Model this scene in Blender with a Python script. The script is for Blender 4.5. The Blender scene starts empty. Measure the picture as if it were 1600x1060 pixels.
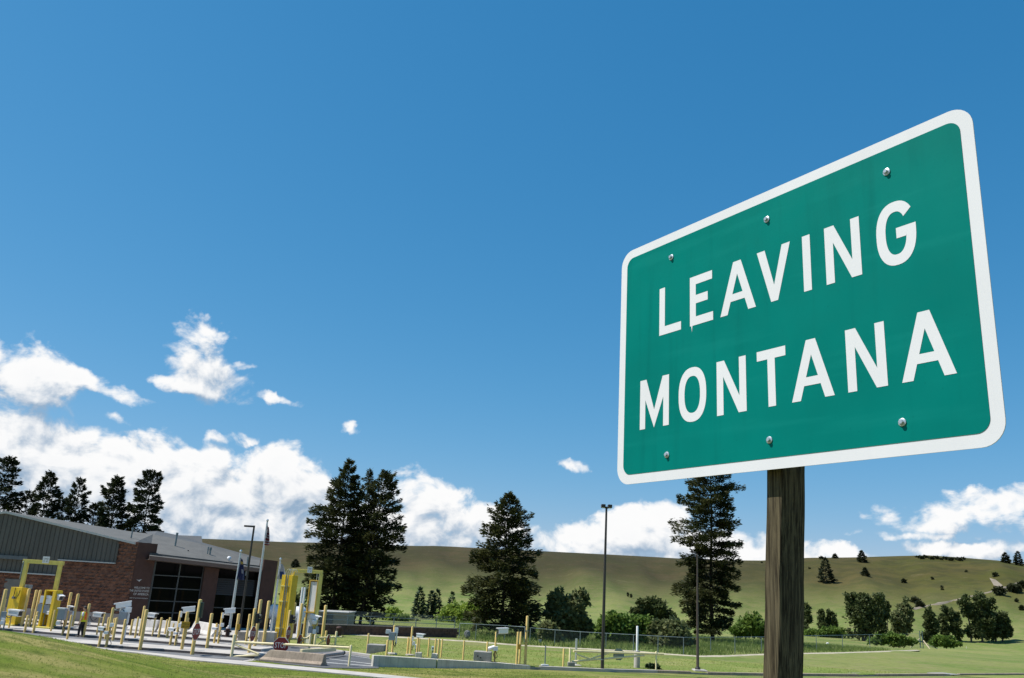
import bpy, bmesh, math, random
import numpy as np
from mathutils import Vector, Matrix
random.seed(7)
RNG = np.random.default_rng(7)
SC = bpy.context.scene
COL = SC.collection
# ------------------------------------------------------------------ camera
F, PITCH, ROLL, H = 1320.0, math.radians(16.6), math.radians(3.5), 3.5
ROT = Matrix.Rotation(math.pi / 2 + PITCH, 3, 'X') @ Matrix.Rotation(ROLL, 3, 'Z')
CAM = Vector((0, 0, H))
cam = bpy.data.cameras.new('camera')
cam.sensor_width = 36.0
cam.lens = 36.0 * F / 1600.0
cam.clip_start = 0.05
cam.clip_end = 12000
co = bpy.data.objects.new('camera', cam)
co.matrix_world = Matrix.Translation(CAM) @ ROT.to_4x4()
COL.objects.link(co)
SC.camera = co
# ------------------------------------------------------------------ light and sky
SUN = Vector((-0.62, 0.0, 1.0)).normalized()
SUN_STRENGTH, SKY_STRENGTH, EXPOSURE = 5.0, 0.085, 0.35
SC.view_settings.view_transform = 'Standard'
SC.view_settings.look = 'None'
SC.view_settings.exposure = EXPOSURE
SC.view_settings.gamma = 1.0
SC.view_settings.use_curve_mapping = False
sl = bpy.data.lights.new('sun', 'SUN')
sl.energy = SUN_STRENGTH
sl.angle = math.radians(0.5)
sl.color = (1.0, 0.965, 0.90)
so = bpy.data.objects.new('sun', sl)
so.rotation_euler = (-SUN).to_track_quat('-Z', 'Y').to_euler()
so.location = (0, 0, 60)
COL.objects.link(so)


def ray(x, y):
    return ROT @ Vector(((x - 800) / F, -(y - 530) / F, -1.0))


def atY(x, y, Y):
    r = ray(x, y)
    return CAM + r * (Y / r.y)


def atZ(x, y, Z):
    r = ray(x, y)
    return CAM + r * ((Z - H) / r.z)


def proj(p):
    q = ROT.transposed() @ (Vector(p) - CAM)
    return 800 + F * q.x / -q.z, 530 - F * q.y / -q.z


class NT:
    """small helper to write node trees"""
    def __init__(s, tree):
        s.t = tree

    def n(s, typ, **kw):
        nd = s.t.nodes.new(typ)
        for k, v in kw.items():
            setattr(nd, k, v)
        return nd

    def l(s, a, b):
        s.t.links.new(a, b)

    def m(s, op, a, b=None, c=None, clamp=False):
        nd = s.n('ShaderNodeMath', operation=op)
        nd.use_clamp = clamp
        for i, v in enumerate((a, b, c)):
            if v is None:
                continue
            if isinstance(v, (int, float)):
                nd.inputs[i].default_value = v
            else:
                s.l(v, nd.inputs[i])
        return nd.outputs[0]

    def mix(s, fac, a, b, blend='MIX'):
        nd = s.n('ShaderNodeMix', data_type='RGBA', blend_type=blend)
        for sock, v in ((nd.inputs[0], fac), (nd.inputs[6], a), (nd.inputs[7], b)):
            if isinstance(v, (int, float)):
                sock.default_value = v
            elif isinstance(v, (tuple, list)):
                sock.default_value = (v[0], v[1], v[2], 1)
            else:
                s.l(v, sock)
        return nd.outputs[2]

    def ss(s, v, lo, hi):
        nd = s.n('ShaderNodeMapRange', interpolation_type='SMOOTHSTEP')
        s.l(v, nd.inputs[0])
        nd.inputs[1].default_value = lo
        nd.inputs[2].default_value = hi
        return nd.outputs[0]


def azel(x, y):
    r = ray(x, y).normalized()
    return math.atan2(r.x, r.y), math.asin(r.z)


def make_world():
    w = bpy.data.worlds.new('World')
    SC.world = w
    w.use_nodes = True
    t = w.node_tree
    t.nodes.clear()
    # ---- density of the clouds over (azimuth, elevation), as a node group
    g = bpy.data.node_groups.new('cloud_density', 'ShaderNodeTree')
    g.interface.new_socket('P', in_out='INPUT', socket_type='NodeSocketVector')
    g.interface.new_socket('D', in_out='OUTPUT', socket_type='NodeSocketFloat')
    N = NT(g)
    gi, go = N.n('NodeGroupInput'), N.n('NodeGroupOutput')
    P = gi.outputs[0]
    nz = N.n('ShaderNodeTexNoise')
    nz.inputs['Scale'].default_value = 26
    nz.inputs['Detail'].default_value = 5
    nz.inputs['Roughness'].default_value = 0.55
    N.l(P, nz.inputs['Vector'])
    sub = N.n('ShaderNodeVectorMath', operation='SUBTRACT')
    N.l(nz.outputs['Color'], sub.inputs[0])
    sub.inputs[1].default_value = (0.5, 0.5, 0.5)
    mad = N.n('ShaderNodeVectorMath', operation='MULTIPLY_ADD')
    N.l(sub.outputs[0], mad.inputs[0])
    mad.inputs[1].default_value = (0.045, 0.03, 0)
    N.l(P, mad.inputs[2])
    W = mad.outputs[0]
    # cloud masses: (x, y, half width, half height, tilt, weight)
    blobs = [
        (312, 532, 50, 34, 0, 1), (330, 585, 56, 40, 0, 1), (310, 606, 62, 14, 4, 1), (384, 570, 20, 9, -10, .8), (432, 626, 38, 9, 9, .75),
        (30, 590, 95, 44, 6, 1.1), (150, 600, 66, 16, 8, 1), (5, 560, 36, 28, 0, .8), (172, 655, 48, 11, 6, .8),
        (10, 695, 105, 62, 0, 1.3), (140, 738, 120, 58, 6, 1.5), (230, 738, 110, 58, 5, 1.4), (340, 765, 130, 60, 5, 1.4), (455, 758, 80, 48, 10, 1.35), (260, 808, 360, 50, 0, 1.3),
        (350, 686, 46, 11, -12, .6), (548, 670, 28, 10, 8, .62), (440, 820, 170, 26, 0, 1.1),
        (675, 782, 78, 40, 8, 1.2), (745, 818, 90, 34, 8, 1.2), (650, 826, 120, 34, 0, 1.2),
        (905, 845, 100, 26, 0, 1.2), (1005, 828, 78, 40, -6, 1.3), (1100, 853, 120, 28, 0, 1.2), (1210, 862, 130, 22, 0, 1.1), (1300, 862, 80, 15, 4, 1),
        (1525, 797, 120, 24, -8, .95), (1560, 778, 90, 15, -6, .9), (1450, 818, 70, 15, -8, .8), (1410, 837, 75, 7, -3, .75), (1590, 810, 60, 22, -4, .7), (1490, 860, 70, 12, 0, 1.1), (1580, 858, 34, 9, 0, .6),
        (890, 725, 30, 10, 0, .48), (942, 722, 24, 9, 0, .46), (1000, 872, 500, 15, 1.5, .9)]
    cur = None
    for (x, y, a, b, rot, wt) in blobs:
        az, el = azel(x, y)
        mp = N.n('ShaderNodeMapping', vector_type='TEXTURE')
        mp.inputs['Location'].default_value = (az, el, 0)
        mp.inputs['Rotation'].default_value = (0, 0, math.radians(-rot) - math.radians(3.0))
        mp.inputs['Scale'].default_value = (a / F * 1.25, b / F * 1.25, 1)
        N.l(W, mp.inputs['Vector'])
        dt = N.n('ShaderNodeVectorMath', operation='DOT_PRODUCT')
        N.l(mp.outputs[0], dt.inputs[0])
        N.l(mp.outputs[0], dt.inputs[1])
        v = N.m('MULTIPLY', N.m('SUBTRACT', 1.0, dt.outputs['Value']), wt)
        if cur is None:
            cur = v
        else:
            cur = N.m('SMOOTH_MAX', cur, v, 0.25)
    # the same kind of low cloud bank goes on round the rest of the horizon
    sep = N.n('ShaderNodeSeparateXYZ')
    N.l(W, sep.inputs[0])
    out_az = N.ss(N.m('ABSOLUTE', sep.outputs[0]), 0.72, 1.0)
    band = N.m('SUBTRACT', 0.75, N.m('MULTIPLY', N.m('ABSOLUTE', N.m('SUBTRACT', sep.outputs[1], 0.09)), 7.0))
    cur = N.m('MAXIMUM', cur, N.m('SUBTRACT', N.m('MULTIPLY', band, out_az), N.m('MULTIPLY', N.m('SUBTRACT', 1.0, out_az), 3.0)))
    cur = N.m('MAXIMUM', cur, -1.2)
    n2 = N.n('ShaderNodeTexNoise')
    n2.inputs['Scale'].default_value = 17
    n2.inputs['Detail'].default_value = 10
    n2.inputs['Roughness'].default_value = 0.6
    n2.inputs['Distortion'].default_value = 0.4
    mp2 = N.n('ShaderNodeMapping')
    mp2.inputs['Scale'].default_value = (1, 1.35, 1)
    N.l(P, mp2.inputs['Vector'])
    N.l(mp2.outputs[0], n2.inputs['Vector'])
    d = N.m('ADD', cur, N.m('MULTIPLY', N.m('SUBTRACT', n2.outputs['Fac'], 0.52), 2.65))
    # billows
    vo = N.n('ShaderNodeTexVoronoi', feature='SMOOTH_F1')
    vo.inputs['Scale'].default_value = 30
    vo.inputs['Smoothness'].default_value = 0.6
    vo.inputs['Detail'].default_value = 2
    N.l(W, vo.inputs['Vector'])
    d = N.m('ADD', d, N.m('MULTIPLY', N.m('SUBTRACT', 0.45, vo.outputs['Distance']), 0.75))
    N.l(d, go.inputs[0])
    # ---- world
    N = NT(t)
    tc = N.n('ShaderNodeTexCoord')
    sx = N.n('ShaderNodeSeparateXYZ')
    N.l(tc.outputs['Generated'], sx.inputs[0])
    az = N.m('ARCTAN2', sx.outputs[0], sx.outputs[1])
    el = N.m('ARCSINE', sx.outputs[2])
    cb = N.n('ShaderNodeCombineXYZ')
    N.l(az, cb.inputs[0])
    N.l(el, cb.inputs[1])

    def dens(off):
        v = N.n('ShaderNodeVectorMath', operation='ADD')
        N.l(cb.outputs[0], v.inputs[0])
        v.inputs[1].default_value = off
        gn = N.n('ShaderNodeGroup')
        gn.node_tree = g
        N.l(v.outputs[0], gn.inputs[0])
        return gn.outputs[0]
    d0 = dens((0, 0, 0))
    d1 = dens((-0.006, 0.010, 0))
    d2 = dens((-0.016, 0.042, 0))
    alpha = N.ss(d0, -0.10, 0.52)
    rel = N.m('ADD', N.m('MULTIPLY', N.m('SUBTRACT', d0, d1), 0.60), N.m('MULTIPLY', N.m('SUBTRACT', d0, d2), 0.30))
    lit = N.ss(rel, -0.50, 0.46)
    thick = N.ss(d0, 0.5, 2.2)
    shade = N.m('MULTIPLY', lit, N.m('SUBTRACT', 1.0, N.m('MULTIPLY', thick, 0.12)))
    ccol = N.mix(shade, (0.31, 0.44, 0.60), (1.0, 1.0, 1.0))
    sky = N.n('ShaderNodeTexSky', sky_type='NISHITA')
    sky.sun_disc = False
    sky.sun_elevation = math.asin(SUN.z)
    sky.sun_rotation = math.atan2(SUN.x, SUN.y)
    sky.altitude = 800
    sky.air_density = 1.0
    sky.dust_density = 0.3
    sky.ozone_density = 2.0
    # the picture's polarised, saturated blue: one tone curve per channel over the whole sky
    sc = N.n('ShaderNodeSeparateColor')
    N.l(sky.outputs[0], sc.inputs[0])
    cc = N.n('ShaderNodeCombineColor')
    for i, (k_, p_) in enumerate(((.366, 1.4), (1.43, .68), (2.48, .525))):
        N.l(N.m('MULTIPLY', N.m('POWER', N.m('MAXIMUM', sc.outputs[i], 0.0), p_), k_), cc.inputs[i])
    tint = cc.outputs[0]
    bg1 = N.n('ShaderNodeBackground')
    N.l(tint, bg1.inputs[0])
    bg1.inputs[1].default_value = SKY_STRENGTH
    bg2 = N.n('ShaderNodeBackground')
    N.l(ccol, bg2.inputs[0])
    bg2.inputs[1].default_value = 0.77
    mx = N.n('ShaderNodeMixShader')
    above = N.ss(sx.outputs[2], -0.02, 0.01)
    N.l(N.m('MULTIPLY', alpha, above), mx.inputs[0])
    N.l(bg1.outputs[0], mx.inputs[1])
    N.l(bg2.outputs[0], mx.inputs[2])
    ow = N.n('ShaderNodeOutputWorld')
    N.l(mx.outputs[0], ow.inputs[0])
    w.cycles.sampling_method = 'MANUAL'
    w.cycles.sample_map_resolution = 512


make_world()
SC.cycles.max_bounces = 6
SC.cycles.transparent_max_bounces = 8
SC.cycles.use_denoising = True

# ------------------------------------------------------------------ materials
MATS = {}


def mat(name, col, rough=0.8, metal=0.0, var=0.0, vscale=3.0, bump=0.0, bscale=40.0, spec=0.5, col2=None, stretch=(1, 1, 1), obj_var=0.0, streak=0.0):
    """principled material with noise variation, an optional second (dirt) colour and fine relief"""
    if name in MATS:
        return MATS[name]
    m = bpy.data.materials.new(name)
    m.use_nodes = True
    t = m.node_tree
    N = NT(t)
    b = t.nodes['Principled BSDF']
    b.inputs['Roughness'].default_value = rough
    b.inputs['Metallic'].default_value = metal
    b.inputs['Specular IOR Level'].default_value = spec
    tc = N.n('ShaderNodeTexCoord')
    mp = N.n('ShaderNodeMapping')
    mp.inputs['Scale'].default_value = stretch
    N.l(tc.outputs['Object'], mp.inputs['Vector'])
    out = None
    if var > 0 or col2:
        nz = N.n('ShaderNodeTexNoise')
        nz.inputs['Scale'].default_value = vscale
        nz.inputs['Detail'].default_value = 6
        nz.inputs['Roughness'].default_value = 0.62
        N.l(mp.outputs[0], nz.inputs['Vector'])
        c2 = col2 or tuple(c * (1 - var) for c in col)
        c1 = tuple(min(1, c * (1 + var * .6)) for c in col)
        out = N.mix(N.ss(nz.outputs['Fac'], 0.35, 0.68), c1, c2)
    if streak > 0:
        ms = N.n('ShaderNodeMapping')
        ms.inputs['Scale'].default_value = (9, 9, 0.5)
        N.l(tc.outputs['Object'], ms.inputs['Vector'])
        n3 = N.n('ShaderNodeTexNoise')
        n3.inputs['Scale'].default_value = 1.6
        n3.inputs['Detail'].default_value = 4
        N.l(ms.outputs[0], n3.inputs['Vector'])
        f = N.m('MULTIPLY', N.ss(n3.outputs['Fac'], 0.48, 0.72), streak)
        out = N.mix(f, out if out else col, tuple(c * .35 for c in col))
    if obj_var > 0:
        oi = N.n('ShaderNodeObjectInfo')
        v = N.m('ADD', N.m('MULTIPLY', oi.outputs['Random'], obj_var), 1 - obj_var * .6)
        hs = N.n('ShaderNodeHueSaturation')
        N.l(v, hs.inputs['Value'])
        if out:
            N.l(out, hs.inputs['Color'])
        else:
            hs.inputs['Color'].default_value = (*col, 1)
        out = hs.outputs[0]
    if out:
        N.l(out, b.inputs['Base Color'])
    else:
        b.inputs['Base Color'].default_value = (*col, 1)
    if bump > 0:
        nb = N.n('ShaderNodeTexNoise')
        nb.inputs['Scale'].default_value = bscale
        nb.inputs['Detail'].default_value = 5
        N.l(mp.outputs[0], nb.inputs['Vector'])
        bp = N.n('ShaderNodeBump')
        bp.inputs['Strength'].default_value = bump
        bp.inputs['Distance'].default_value = 0.02
        N.l(nb.outputs['Fac'], bp.inputs['Height'])
        N.l(bp.outputs[0], b.inputs['Normal'])
    MATS[name] = m
    return m


M_CREAM = mat('cream_yellow_paint', (0.70, 0.49, 0.165), 0.55, var=.12, vscale=2.5, obj_var=.16, streak=.25)
M_YELLOW = mat('strong_yellow_paint', (0.66, 0.44, 0.015), 0.45, var=.10, vscale=2.0, streak=.3)
M_GANTRY = mat('gantry_yellow_paint', (0.68, 0.56, 0.13), 0.5, var=.1, streak=.2)
M_WHITE = mat('white_enclosure', (0.78, 0.77, 0.77), 0.45, var=.05)
M_WHITEPANEL = mat('white_panel', (0.72, 0.71, 0.69), 0.6, var=.06, streak=.2)
M_GREYBOX = mat('grey_electrical_box', (0.26, 0.29, 0.32), 0.45, var=.08)
M_DARKGREY = mat('dark_grey_metal', (0.10, 0.11, 0.12), 0.5, var=.1)
M_BLACK = mat('black_plastic', (0.012, 0.012, 0.013), 0.5)
M_BRONZE = mat('dark_bronze_pole', (0.030, 0.025, 0.022), 0.45, var=.15)
M_BROWNPOLE = mat('brown_pole', (0.085, 0.062, 0.052), 0.5, var=.15)
M_ALU = mat('brushed_aluminium', (0.52, 0.56, 0.58), 0.35, metal=.6, var=.05)
M_STEEL = mat('galvanised_steel', (0.19, 0.235, 0.245), 0.45, metal=.5, var=.12)
M_WIRE = mat('fence_wire', (0.07, 0.095, 0.095), 0.6, metal=.3)
M_CONC = mat('pale_concrete', (0.42, 0.385, 0.35), 0.9, var=.14, vscale=1.2, bump=.3, bscale=30)
M_CONC2 = mat('grey_concrete', (0.52, 0.48, 0.415), 0.9, var=.16, vscale=1.6, bump=.3, bscale=25, streak=.35)
M_CONC3 = mat('weathered_barrier_concrete', (0.34, 0.265, 0.20), 0.9, var=.2, vscale=1.5, bump=.4, bscale=20, streak=.5)
M_BLOCKCONC = mat('dark_concrete_block', (0.27, 0.255, 0.235), 0.92, var=.2, vscale=4, bump=.5, bscale=18)
M_ASPHALT = mat('asphalt', (0.085, 0.088, 0.095), 0.9, var=.18, vscale=.8, bump=.3, bscale=60)
M_LINE = mat('road_line_white', (0.55, 0.54, 0.52), 0.8, var=.25, vscale=3)
M_SPLIT = mat('split_face_block', (0.175, 0.088, 0.060), 0.95, var=.30, vscale=2.2, bump=.8, bscale=9, col2=(0.122, 0.060, 0.042), spec=.15)
M_SMOOTHBLOCK = mat('smooth_brown_block', (0.072, 0.034, 0.025), 0.9, var=.15, vscale=2.0, bump=.3, bscale=9)
M_PLINTH = mat('plinth_concrete', (0.30, 0.255, 0.225), 0.9, var=.12, vscale=1.5, bump=.2)
M_SIDING = mat('grey_green_metal_siding', (0.125, 0.117, 0.102), 0.65, var=.06, vscale=.6, obj_var=.10, streak=.12, spec=.12)
M_TRIM = mat('pale_metal_trim', (0.45, 0.44, 0.42), 0.5)
M_ROOF = mat('grey_roof', (0.105, 0.100, 0.090), 0.75, var=.14, vscale=1.0, bump=.5, bscale=14)
M_ROOF2 = mat('slate_grey_roof', (0.075, 0.075, 0.074), 0.7, var=.12, vscale=.8)
M_GLASS = mat('dark_window_glass', (0.003, 0.0035, 0.0035), 0.03, spec=.04)
M_MULL = mat('window_mullion', (0.06, 0.062, 0.06), 0.5)
M_RED = mat('stop_sign_red', (0.22, 0.010, 0.012), 0.5, var=.1)
M_SIGNWHITE = mat('sign_white', (0.78, 0.78, 0.78), 0.5)
M_NOTICE = mat('notice_yellow', (0.42, 0.25, 0.01), 0.6)
M_TEXTBROWN = mat('notice_print', (0.09, 0.045, 0.01), 0.7)
M_LETTERMETAL = mat('metal_letters', (0.62, 0.60, 0.56), 0.5, metal=.1)
M_TANK = mat('white_tank_paint', (0.75, 0.74, 0.75), 0.4, var=.06)
M_BEIGE = mat('beige_shed_wall', (0.30, 0.27, 0.22), 0.85, var=.1)
M_BRICKWALL = mat('dark_brown_block_wall', (0.10, 0.055, 0.042), 0.95, var=.3, vscale=3, bump=.8, bscale=7)
M_SIGNBACK = mat('sign_back_grey_green', (0.15, 0.20, 0.20), 0.5)
M_WOOD = mat('new_timber', (0.66, 0.53, 0.36), 0.85, var=.2, vscale=4, stretch=(1, 1, .2))
M_BARK = mat('bark', (0.040, 0.028, 0.020), 0.95, var=.3, vscale=6)
M_BARKG = mat('grey_bark', (0.085, 0.07, 0.055), 0.95, var=.3, vscale=6)
M_RUST = mat('rust_brown_metal', (0.05, 0.022, 0.016), 0.8, var=.2)
M_ROCK = mat('grey_rock', (0.15, 0.16, 0.16), 0.9, var=.4, vscale=5, bump=.6, bscale=8)
M_ORANGE = mat('orange_band', (0.60, 0.30, 0.03), 0.6)


def leaf_mat(name, c1, c2, c3=None, scale=.6, rough=.6, trans=.25):
    if name in MATS:
        return MATS[name]
    m = bpy.data.materials.new(name)
    m.use_nodes = True
    N = NT(m.node_tree)
    b = m.node_tree.nodes['Principled BSDF']
    g = N.n('ShaderNodeNewGeometry')
    nz = N.n('ShaderNodeTexNoise')
    nz.inputs['Scale'].default_value = scale
    nz.inputs['Detail'].default_value = 3
    N.l(g.outputs['Position'], nz.inputs['Vector'])
    col = N.mix(N.ss(nz.outputs['Fac'], .35, .65), c1, c2)
    wn = N.n('ShaderNodeTexWhiteNoise', noise_dimensions='1D')
    N.l(g.outputs['Random Per Island'], wn.inputs['W'])
    col = N.mix(N.m('MULTIPLY', wn.outputs['Value'], .5), col, c3 or c2)
    N.l(col, b.inputs['Base Color'])
    b.inputs['Roughness'].default_value = rough
    b.inputs['Specular IOR Level'].default_value = .2
    tr = N.n('ShaderNodeBsdfTranslucent')
    N.l(col, tr.inputs[0])
    mx = N.n('ShaderNodeMixShader')
    mx.inputs[0].default_value = trans
    N.l(b.outputs[0], mx.inputs[1])
    N.l(tr.outputs[0], mx.inputs[2])
    N.l(mx.outputs[0], m.node_tree.nodes['Material Output'].inputs[0])
    MATS[name] = m
    return m


M_FIR = leaf_mat('fir_needles', (0.036, 0.046, 0.015), (0.080, 0.082, 0.026), (0.018, 0.026, 0.010), trans=.25)
M_PINE = leaf_mat('pine_needles', (0.020, 0.030, 0.013), (0.044, 0.052, 0.020), (0.012, 0.019, 0.009), trans=.12)
M_SPRUCE = leaf_mat('blue_spruce_needles', (0.022, 0.048, 0.026), (0.038, 0.066, 0.032), (0.012, 0.026, 0.014), trans=.12)
M_COTTON = leaf_mat('cottonwood_leaves', (0.060, 0.084, 0.027), (0.110, 0.128, 0.045), (0.040, 0.056, 0.019), trans=.35)
M_WILLOW = leaf_mat('bright_willow_leaves', (0.20, 0.28, 0.04), (0.27, 0.34, 0.055), (0.15, 0.22, 0.03), trans=.4)
M_OLIVE = leaf_mat('grey_green_leaves', (0.12, 0.145, 0.055), (0.21, 0.22, 0.095), (0.09, 0.115, 0.045), trans=.42)
M_SHRUB = leaf_mat('green_shrub_leaves', (0.10, 0.17, 0.030), (0.16, 0.235, 0.044), (0.07, 0.12, 0.02), trans=.4)
M_HILLSHRUB = leaf_mat('hill_shrub_leaves', (0.030, 0.038, 0.016), (0.05, 0.055, 0.022), trans=.1)
M_BLADE = leaf_mat('lawn_blades', (0.22, 0.29, 0.052), (0.30, 0.33, 0.08), (0.40, 0.37, 0.14), scale=.5, trans=.55)
M_TALLGRASS = leaf_mat('tall_grass_blades', (0.10, 0.17, 0.030), (0.16, 0.22, 0.05), (0.24, 0.26, 0.09), scale=.3, trans=.3)


# ------------------------------------------------------------------ mesh helpers
class MB:
    def __init__(s):
        s.v, s.f = [], []

    def add(s, vs, fs):
        o = len(s.v)
        s.v += [Vector(p) for p in vs]
        s.f += [tuple(i + o for i in f) for f in fs]
        return s

    def box(s, c, size, ax=None):
        """box with centre c, full size, optional axes (3 unit vectors)"""
        c = Vector(c)
        X, Y, Z = ax or (Vector((1, 0, 0)), Vector((0, 1, 0)), Vector((0, 0, 1)))
        a, b, d = X * size[0] / 2, Y * size[1] / 2, Z * size[2] / 2
        vs = [c + a * i + b * j + d * k for k in (-1, 1) for j in (-1, 1) for i in (-1, 1)]
        return s.add(vs, [(0, 2, 3, 1), (4, 5, 7, 6), (0, 1, 5, 4), (2, 6, 7, 3), (0, 4, 6, 2), (1, 3, 7, 5)])

    def tube(s, pts, r, n=8, r1=None, cap=True):
        pts = [Vector(p) for p in pts]
        rings = []
        for i, p in enumerate(pts):
            d = (pts[min(i + 1, len(pts) - 1)] - pts[max(i - 1, 0)]).normalized()
            up = Vector((0, 0, 1)) if abs(d.z) < .9 else Vector((1, 0, 0))
            a = d.cross(up).normalized()
            b = a.cross(d)
            rr = r if r1 is None else r + (r1 - r) * i / (len(pts) - 1)
            rings.append([p + (a * math.cos(2 * math.pi * k / n) + b * math.sin(2 * math.pi * k / n)) * rr for k in range(n)])
        vs = [q for R_ in rings for q in R_]
        fs = []
        for i in range(len(rings) - 1):
            for k in range(n):
                fs.append((i * n + k, i * n + (k + 1) % n, (i + 1) * n + (k + 1) % n, (i + 1) * n + k))
        if cap:
            fs.append(tuple(range(n))[::-1])
            fs.append(tuple((len(rings) - 1) * n + k for k in range(n)))
        return s.add(vs, fs)

    def lathe(s, base, prof, n=12):
        base = Vector(base)
        vs = [base + Vector((r * math.cos(2 * math.pi * k / n), r * math.sin(2 * math.pi * k / n), z)) for r, z in prof for k in range(n)]
        fs = []
        for i in range(len(prof) - 1):
            for k in range(n):
                fs.append((i * n + k, i * n + (k + 1) % n, (i + 1) * n + (k + 1) % n, (i + 1) * n + k))
        fs.append(tuple(range(n))[::-1])
        fs.append(tuple((len(prof) - 1) * n + k for k in range(n)))
        return s.add(vs, fs)

    def prism(s, poly, d):
        """planar polygon (3-D points) given thickness along vector d"""
        n = len(poly)
        d = Vector(d)
        vs = [Vector(p) for p in poly] + [Vector(p) + d for p in poly]
        fs = [tuple(range(n)), tuple(range(2 * n - 1, n - 1, -1))] + [(i, n + i, n + (i + 1) % n, (i + 1) % n) for i in range(n)]
        return s.add(vs, fs)

    def face(s, pts):
        return s.add(pts, [tuple(range(len(pts)))])


def link(name, me, parent=None, material=None):
    o = bpy.data.objects.new(name, me)
    COL.objects.link(o)
    if parent:
        o.parent = parent
    if material:
        if not me.materials:
            me.materials.append(material)
    return o


def base_of(o):
    while o.parent:
        o = o.parent
    return o.location


def build(name, mb, m, parent=None, bevel=0.0, smooth=False, loc=None):
    """one mesh object; vertices are given in world space and stored relative to the thing's base"""
    off = base_of(parent) if parent else Vector(loc or (0, 0, 0))
    me = bpy.data.meshes.new(name)
    me.from_pydata([tuple(v - off) for v in mb.v], [], mb.f)
    bm = bmesh.new()
    bm.from_mesh(me)
    bmesh.ops.recalc_face_normals(bm, faces=bm.faces)
    if bevel > 0:
        es = [e for e in bm.edges if len(e.link_faces) == 2 and e.calc_face_angle(0) > .5]
        bmesh.ops.bevel(bm, geom=es, offset=bevel, segments=2, profile=.6, affect='EDGES', clamp_overlap=True)
    bm.to_mesh(me)
    bm.free()
    if smooth:
        me.shade_smooth()
        me.set_sharp_from_angle(angle=math.radians(35))
    o = link(name, me, parent, m)
    if loc is not None and not parent:
        o.location = loc
    return o


def tag(o, label, cat, group=None, kind=None):
    o['label'] = label
    o['category'] = cat
    if group:
        o['group'] = group
    if kind:
        o['kind'] = kind
    return o


def thing(name, loc, label, cat, group=None):
    o = bpy.data.objects.new(name, None)
    o.empty_display_size = .2
    o.location = loc
    COL.objects.link(o)
    return tag(o, label, cat, group)


def np_mesh(name, V, Q, m, parent=None, loc=None, tri=False):
    """fast mesh from numpy arrays: V (n,3), Q (m,4) or (m,3)"""
    me = bpy.data.meshes.new(name)
    k = Q.shape[1]
    me.vertices.add(len(V))
    me.vertices.foreach_set('co', np.ascontiguousarray(V, dtype=np.float32).ravel())
    me.loops.add(Q.size)
    me.loops.foreach_set('vertex_index', np.ascontiguousarray(Q, dtype=np.int32).ravel())
    me.polygons.add(len(Q))
    me.polygons.foreach_set('loop_start', np.arange(0, Q.size, k, dtype=np.int32))
    me.update(calc_edges=True)
    me.validate()
    o = link(name, me, parent, m)
    if loc is not None:
        o.location = loc
    return o


# ------------------------------------------------------------------ terrain
RIDGE_PX = [(-250, 838), (0, 840), (320, 842), (440, 847), (640, 853), (700, 854), (860, 862), (960, 867), (1100, 875), (1190, 876), (1260, 872), (1340, 871),
            (1400, 869), (1450, 868), (1510, 872), (1560, 876), (1600, 882), (1700, 895), (1850, 905)]
RR, R0, ZV = 560.0, 262.0, -3.6
_raz, _rz = [], []
for x, y in RIDGE_PX:
    r = ray(x, y)
    d = math.hypot(r.x, r.y)
    _raz.append(math.atan2(r.x, r.y))
    _rz.append(H + RR * r.z / d)
# kerb / wall line that fronts the field: px x, px y, top height
FRONT = [(430, 1005, .06), (500, 1013.5, .09), (540, 1019, .10), (582, 1024.6, .12), (584, 1025.5, .44), (683, 1031.5, .35), (780, 1037, .22), (829, 1041.5, .14), (945, 1046.5, .11), (1028, 1048.5, .10),
         (1081, 1050.5, .10), (1103, 1051.5, .10), (1191, 1053, .10), (1342, 1054.5, .10), (1600, 1053, .10), (1800, 1052, .10)]
FP = [atZ(x, y, z) for x, y, z in FRONT]
_fx = np.array([p.x for p in FP])
_fy = np.array([p.y for p in FP])
_fz = np.array([p.z for p in FP])
FIELD_BACK = 57.0


def sstep(t):
    t = np.clip(t, 0, 1)
    return t * t * (3 - 2 * t)


def hash_noise(x, y):
    return (np.sin(x * 1.7 + 1.3 * np.sin(y * .9)) + np.sin(y * 1.3 + 1.1 * np.sin(x * 1.1 + 2)) + .5 * np.sin(x * 3.1 + y * 2.3)) / 2.5


def terrain(X, Y):
    X, Y = np.asarray(X, float), np.asarray(Y, float)
    r = np.hypot(X, Y)
    az = np.arctan2(X, Y)
    z = np.where(Y > 0, 1.85 * (1 - sstep((r - 2) / 24)), 1.85 * (1 - sstep((r - 10) / 60)))
    # grassy mound at the left
    q = ((X + 18.0) / 12.0) ** 2
    ry = np.where(Y < 30, (Y - 30) / 11.0, (Y - 30) / 5.6)
    d2 = np.sqrt(q + ry ** 2)
    z = z + 1.30 * np.where(d2 < 1, np.cos(np.clip(d2, 0, 1) * math.pi / 2) ** 2, 0)
    z = z + .035 * hash_noise(X * .45, Y * .5) * np.where((r > 6) & (r < 29), 1, 0)
    # the land falls gently behind the fence, then the hill rises
    z = z + (ZV - 0) * sstep((r - 78) / 150) * np.where(np.abs(az) < 1.6, 1, .3)
    zr = np.interp(az, _raz, _rz)
    t = np.clip((r - R0) / (RR - R0), 0, 1)
    prof = .55 * sstep(t) + .45 * t ** 1.15
    front = sstep((1.5 - np.abs(az)) / .4)
    hill = (zr - ZV) * prof * front
    gully = (2.3 * hash_noise(az * 26 + .006 * r, r * .012) + 1.1 * hash_noise(az * 61 - .011 * r, r * .021 + 4) + .5 * hash_noise(az * 130 + .02 * r, r * .05)) * np.sin(np.clip(t, 0, 1) * math.pi)
    hill = hill + gully * front
    z = z + hill
    z = z - np.where(r > RR + 40, (r - RR - 40) * .05 * front, 0)
    return z


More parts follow.
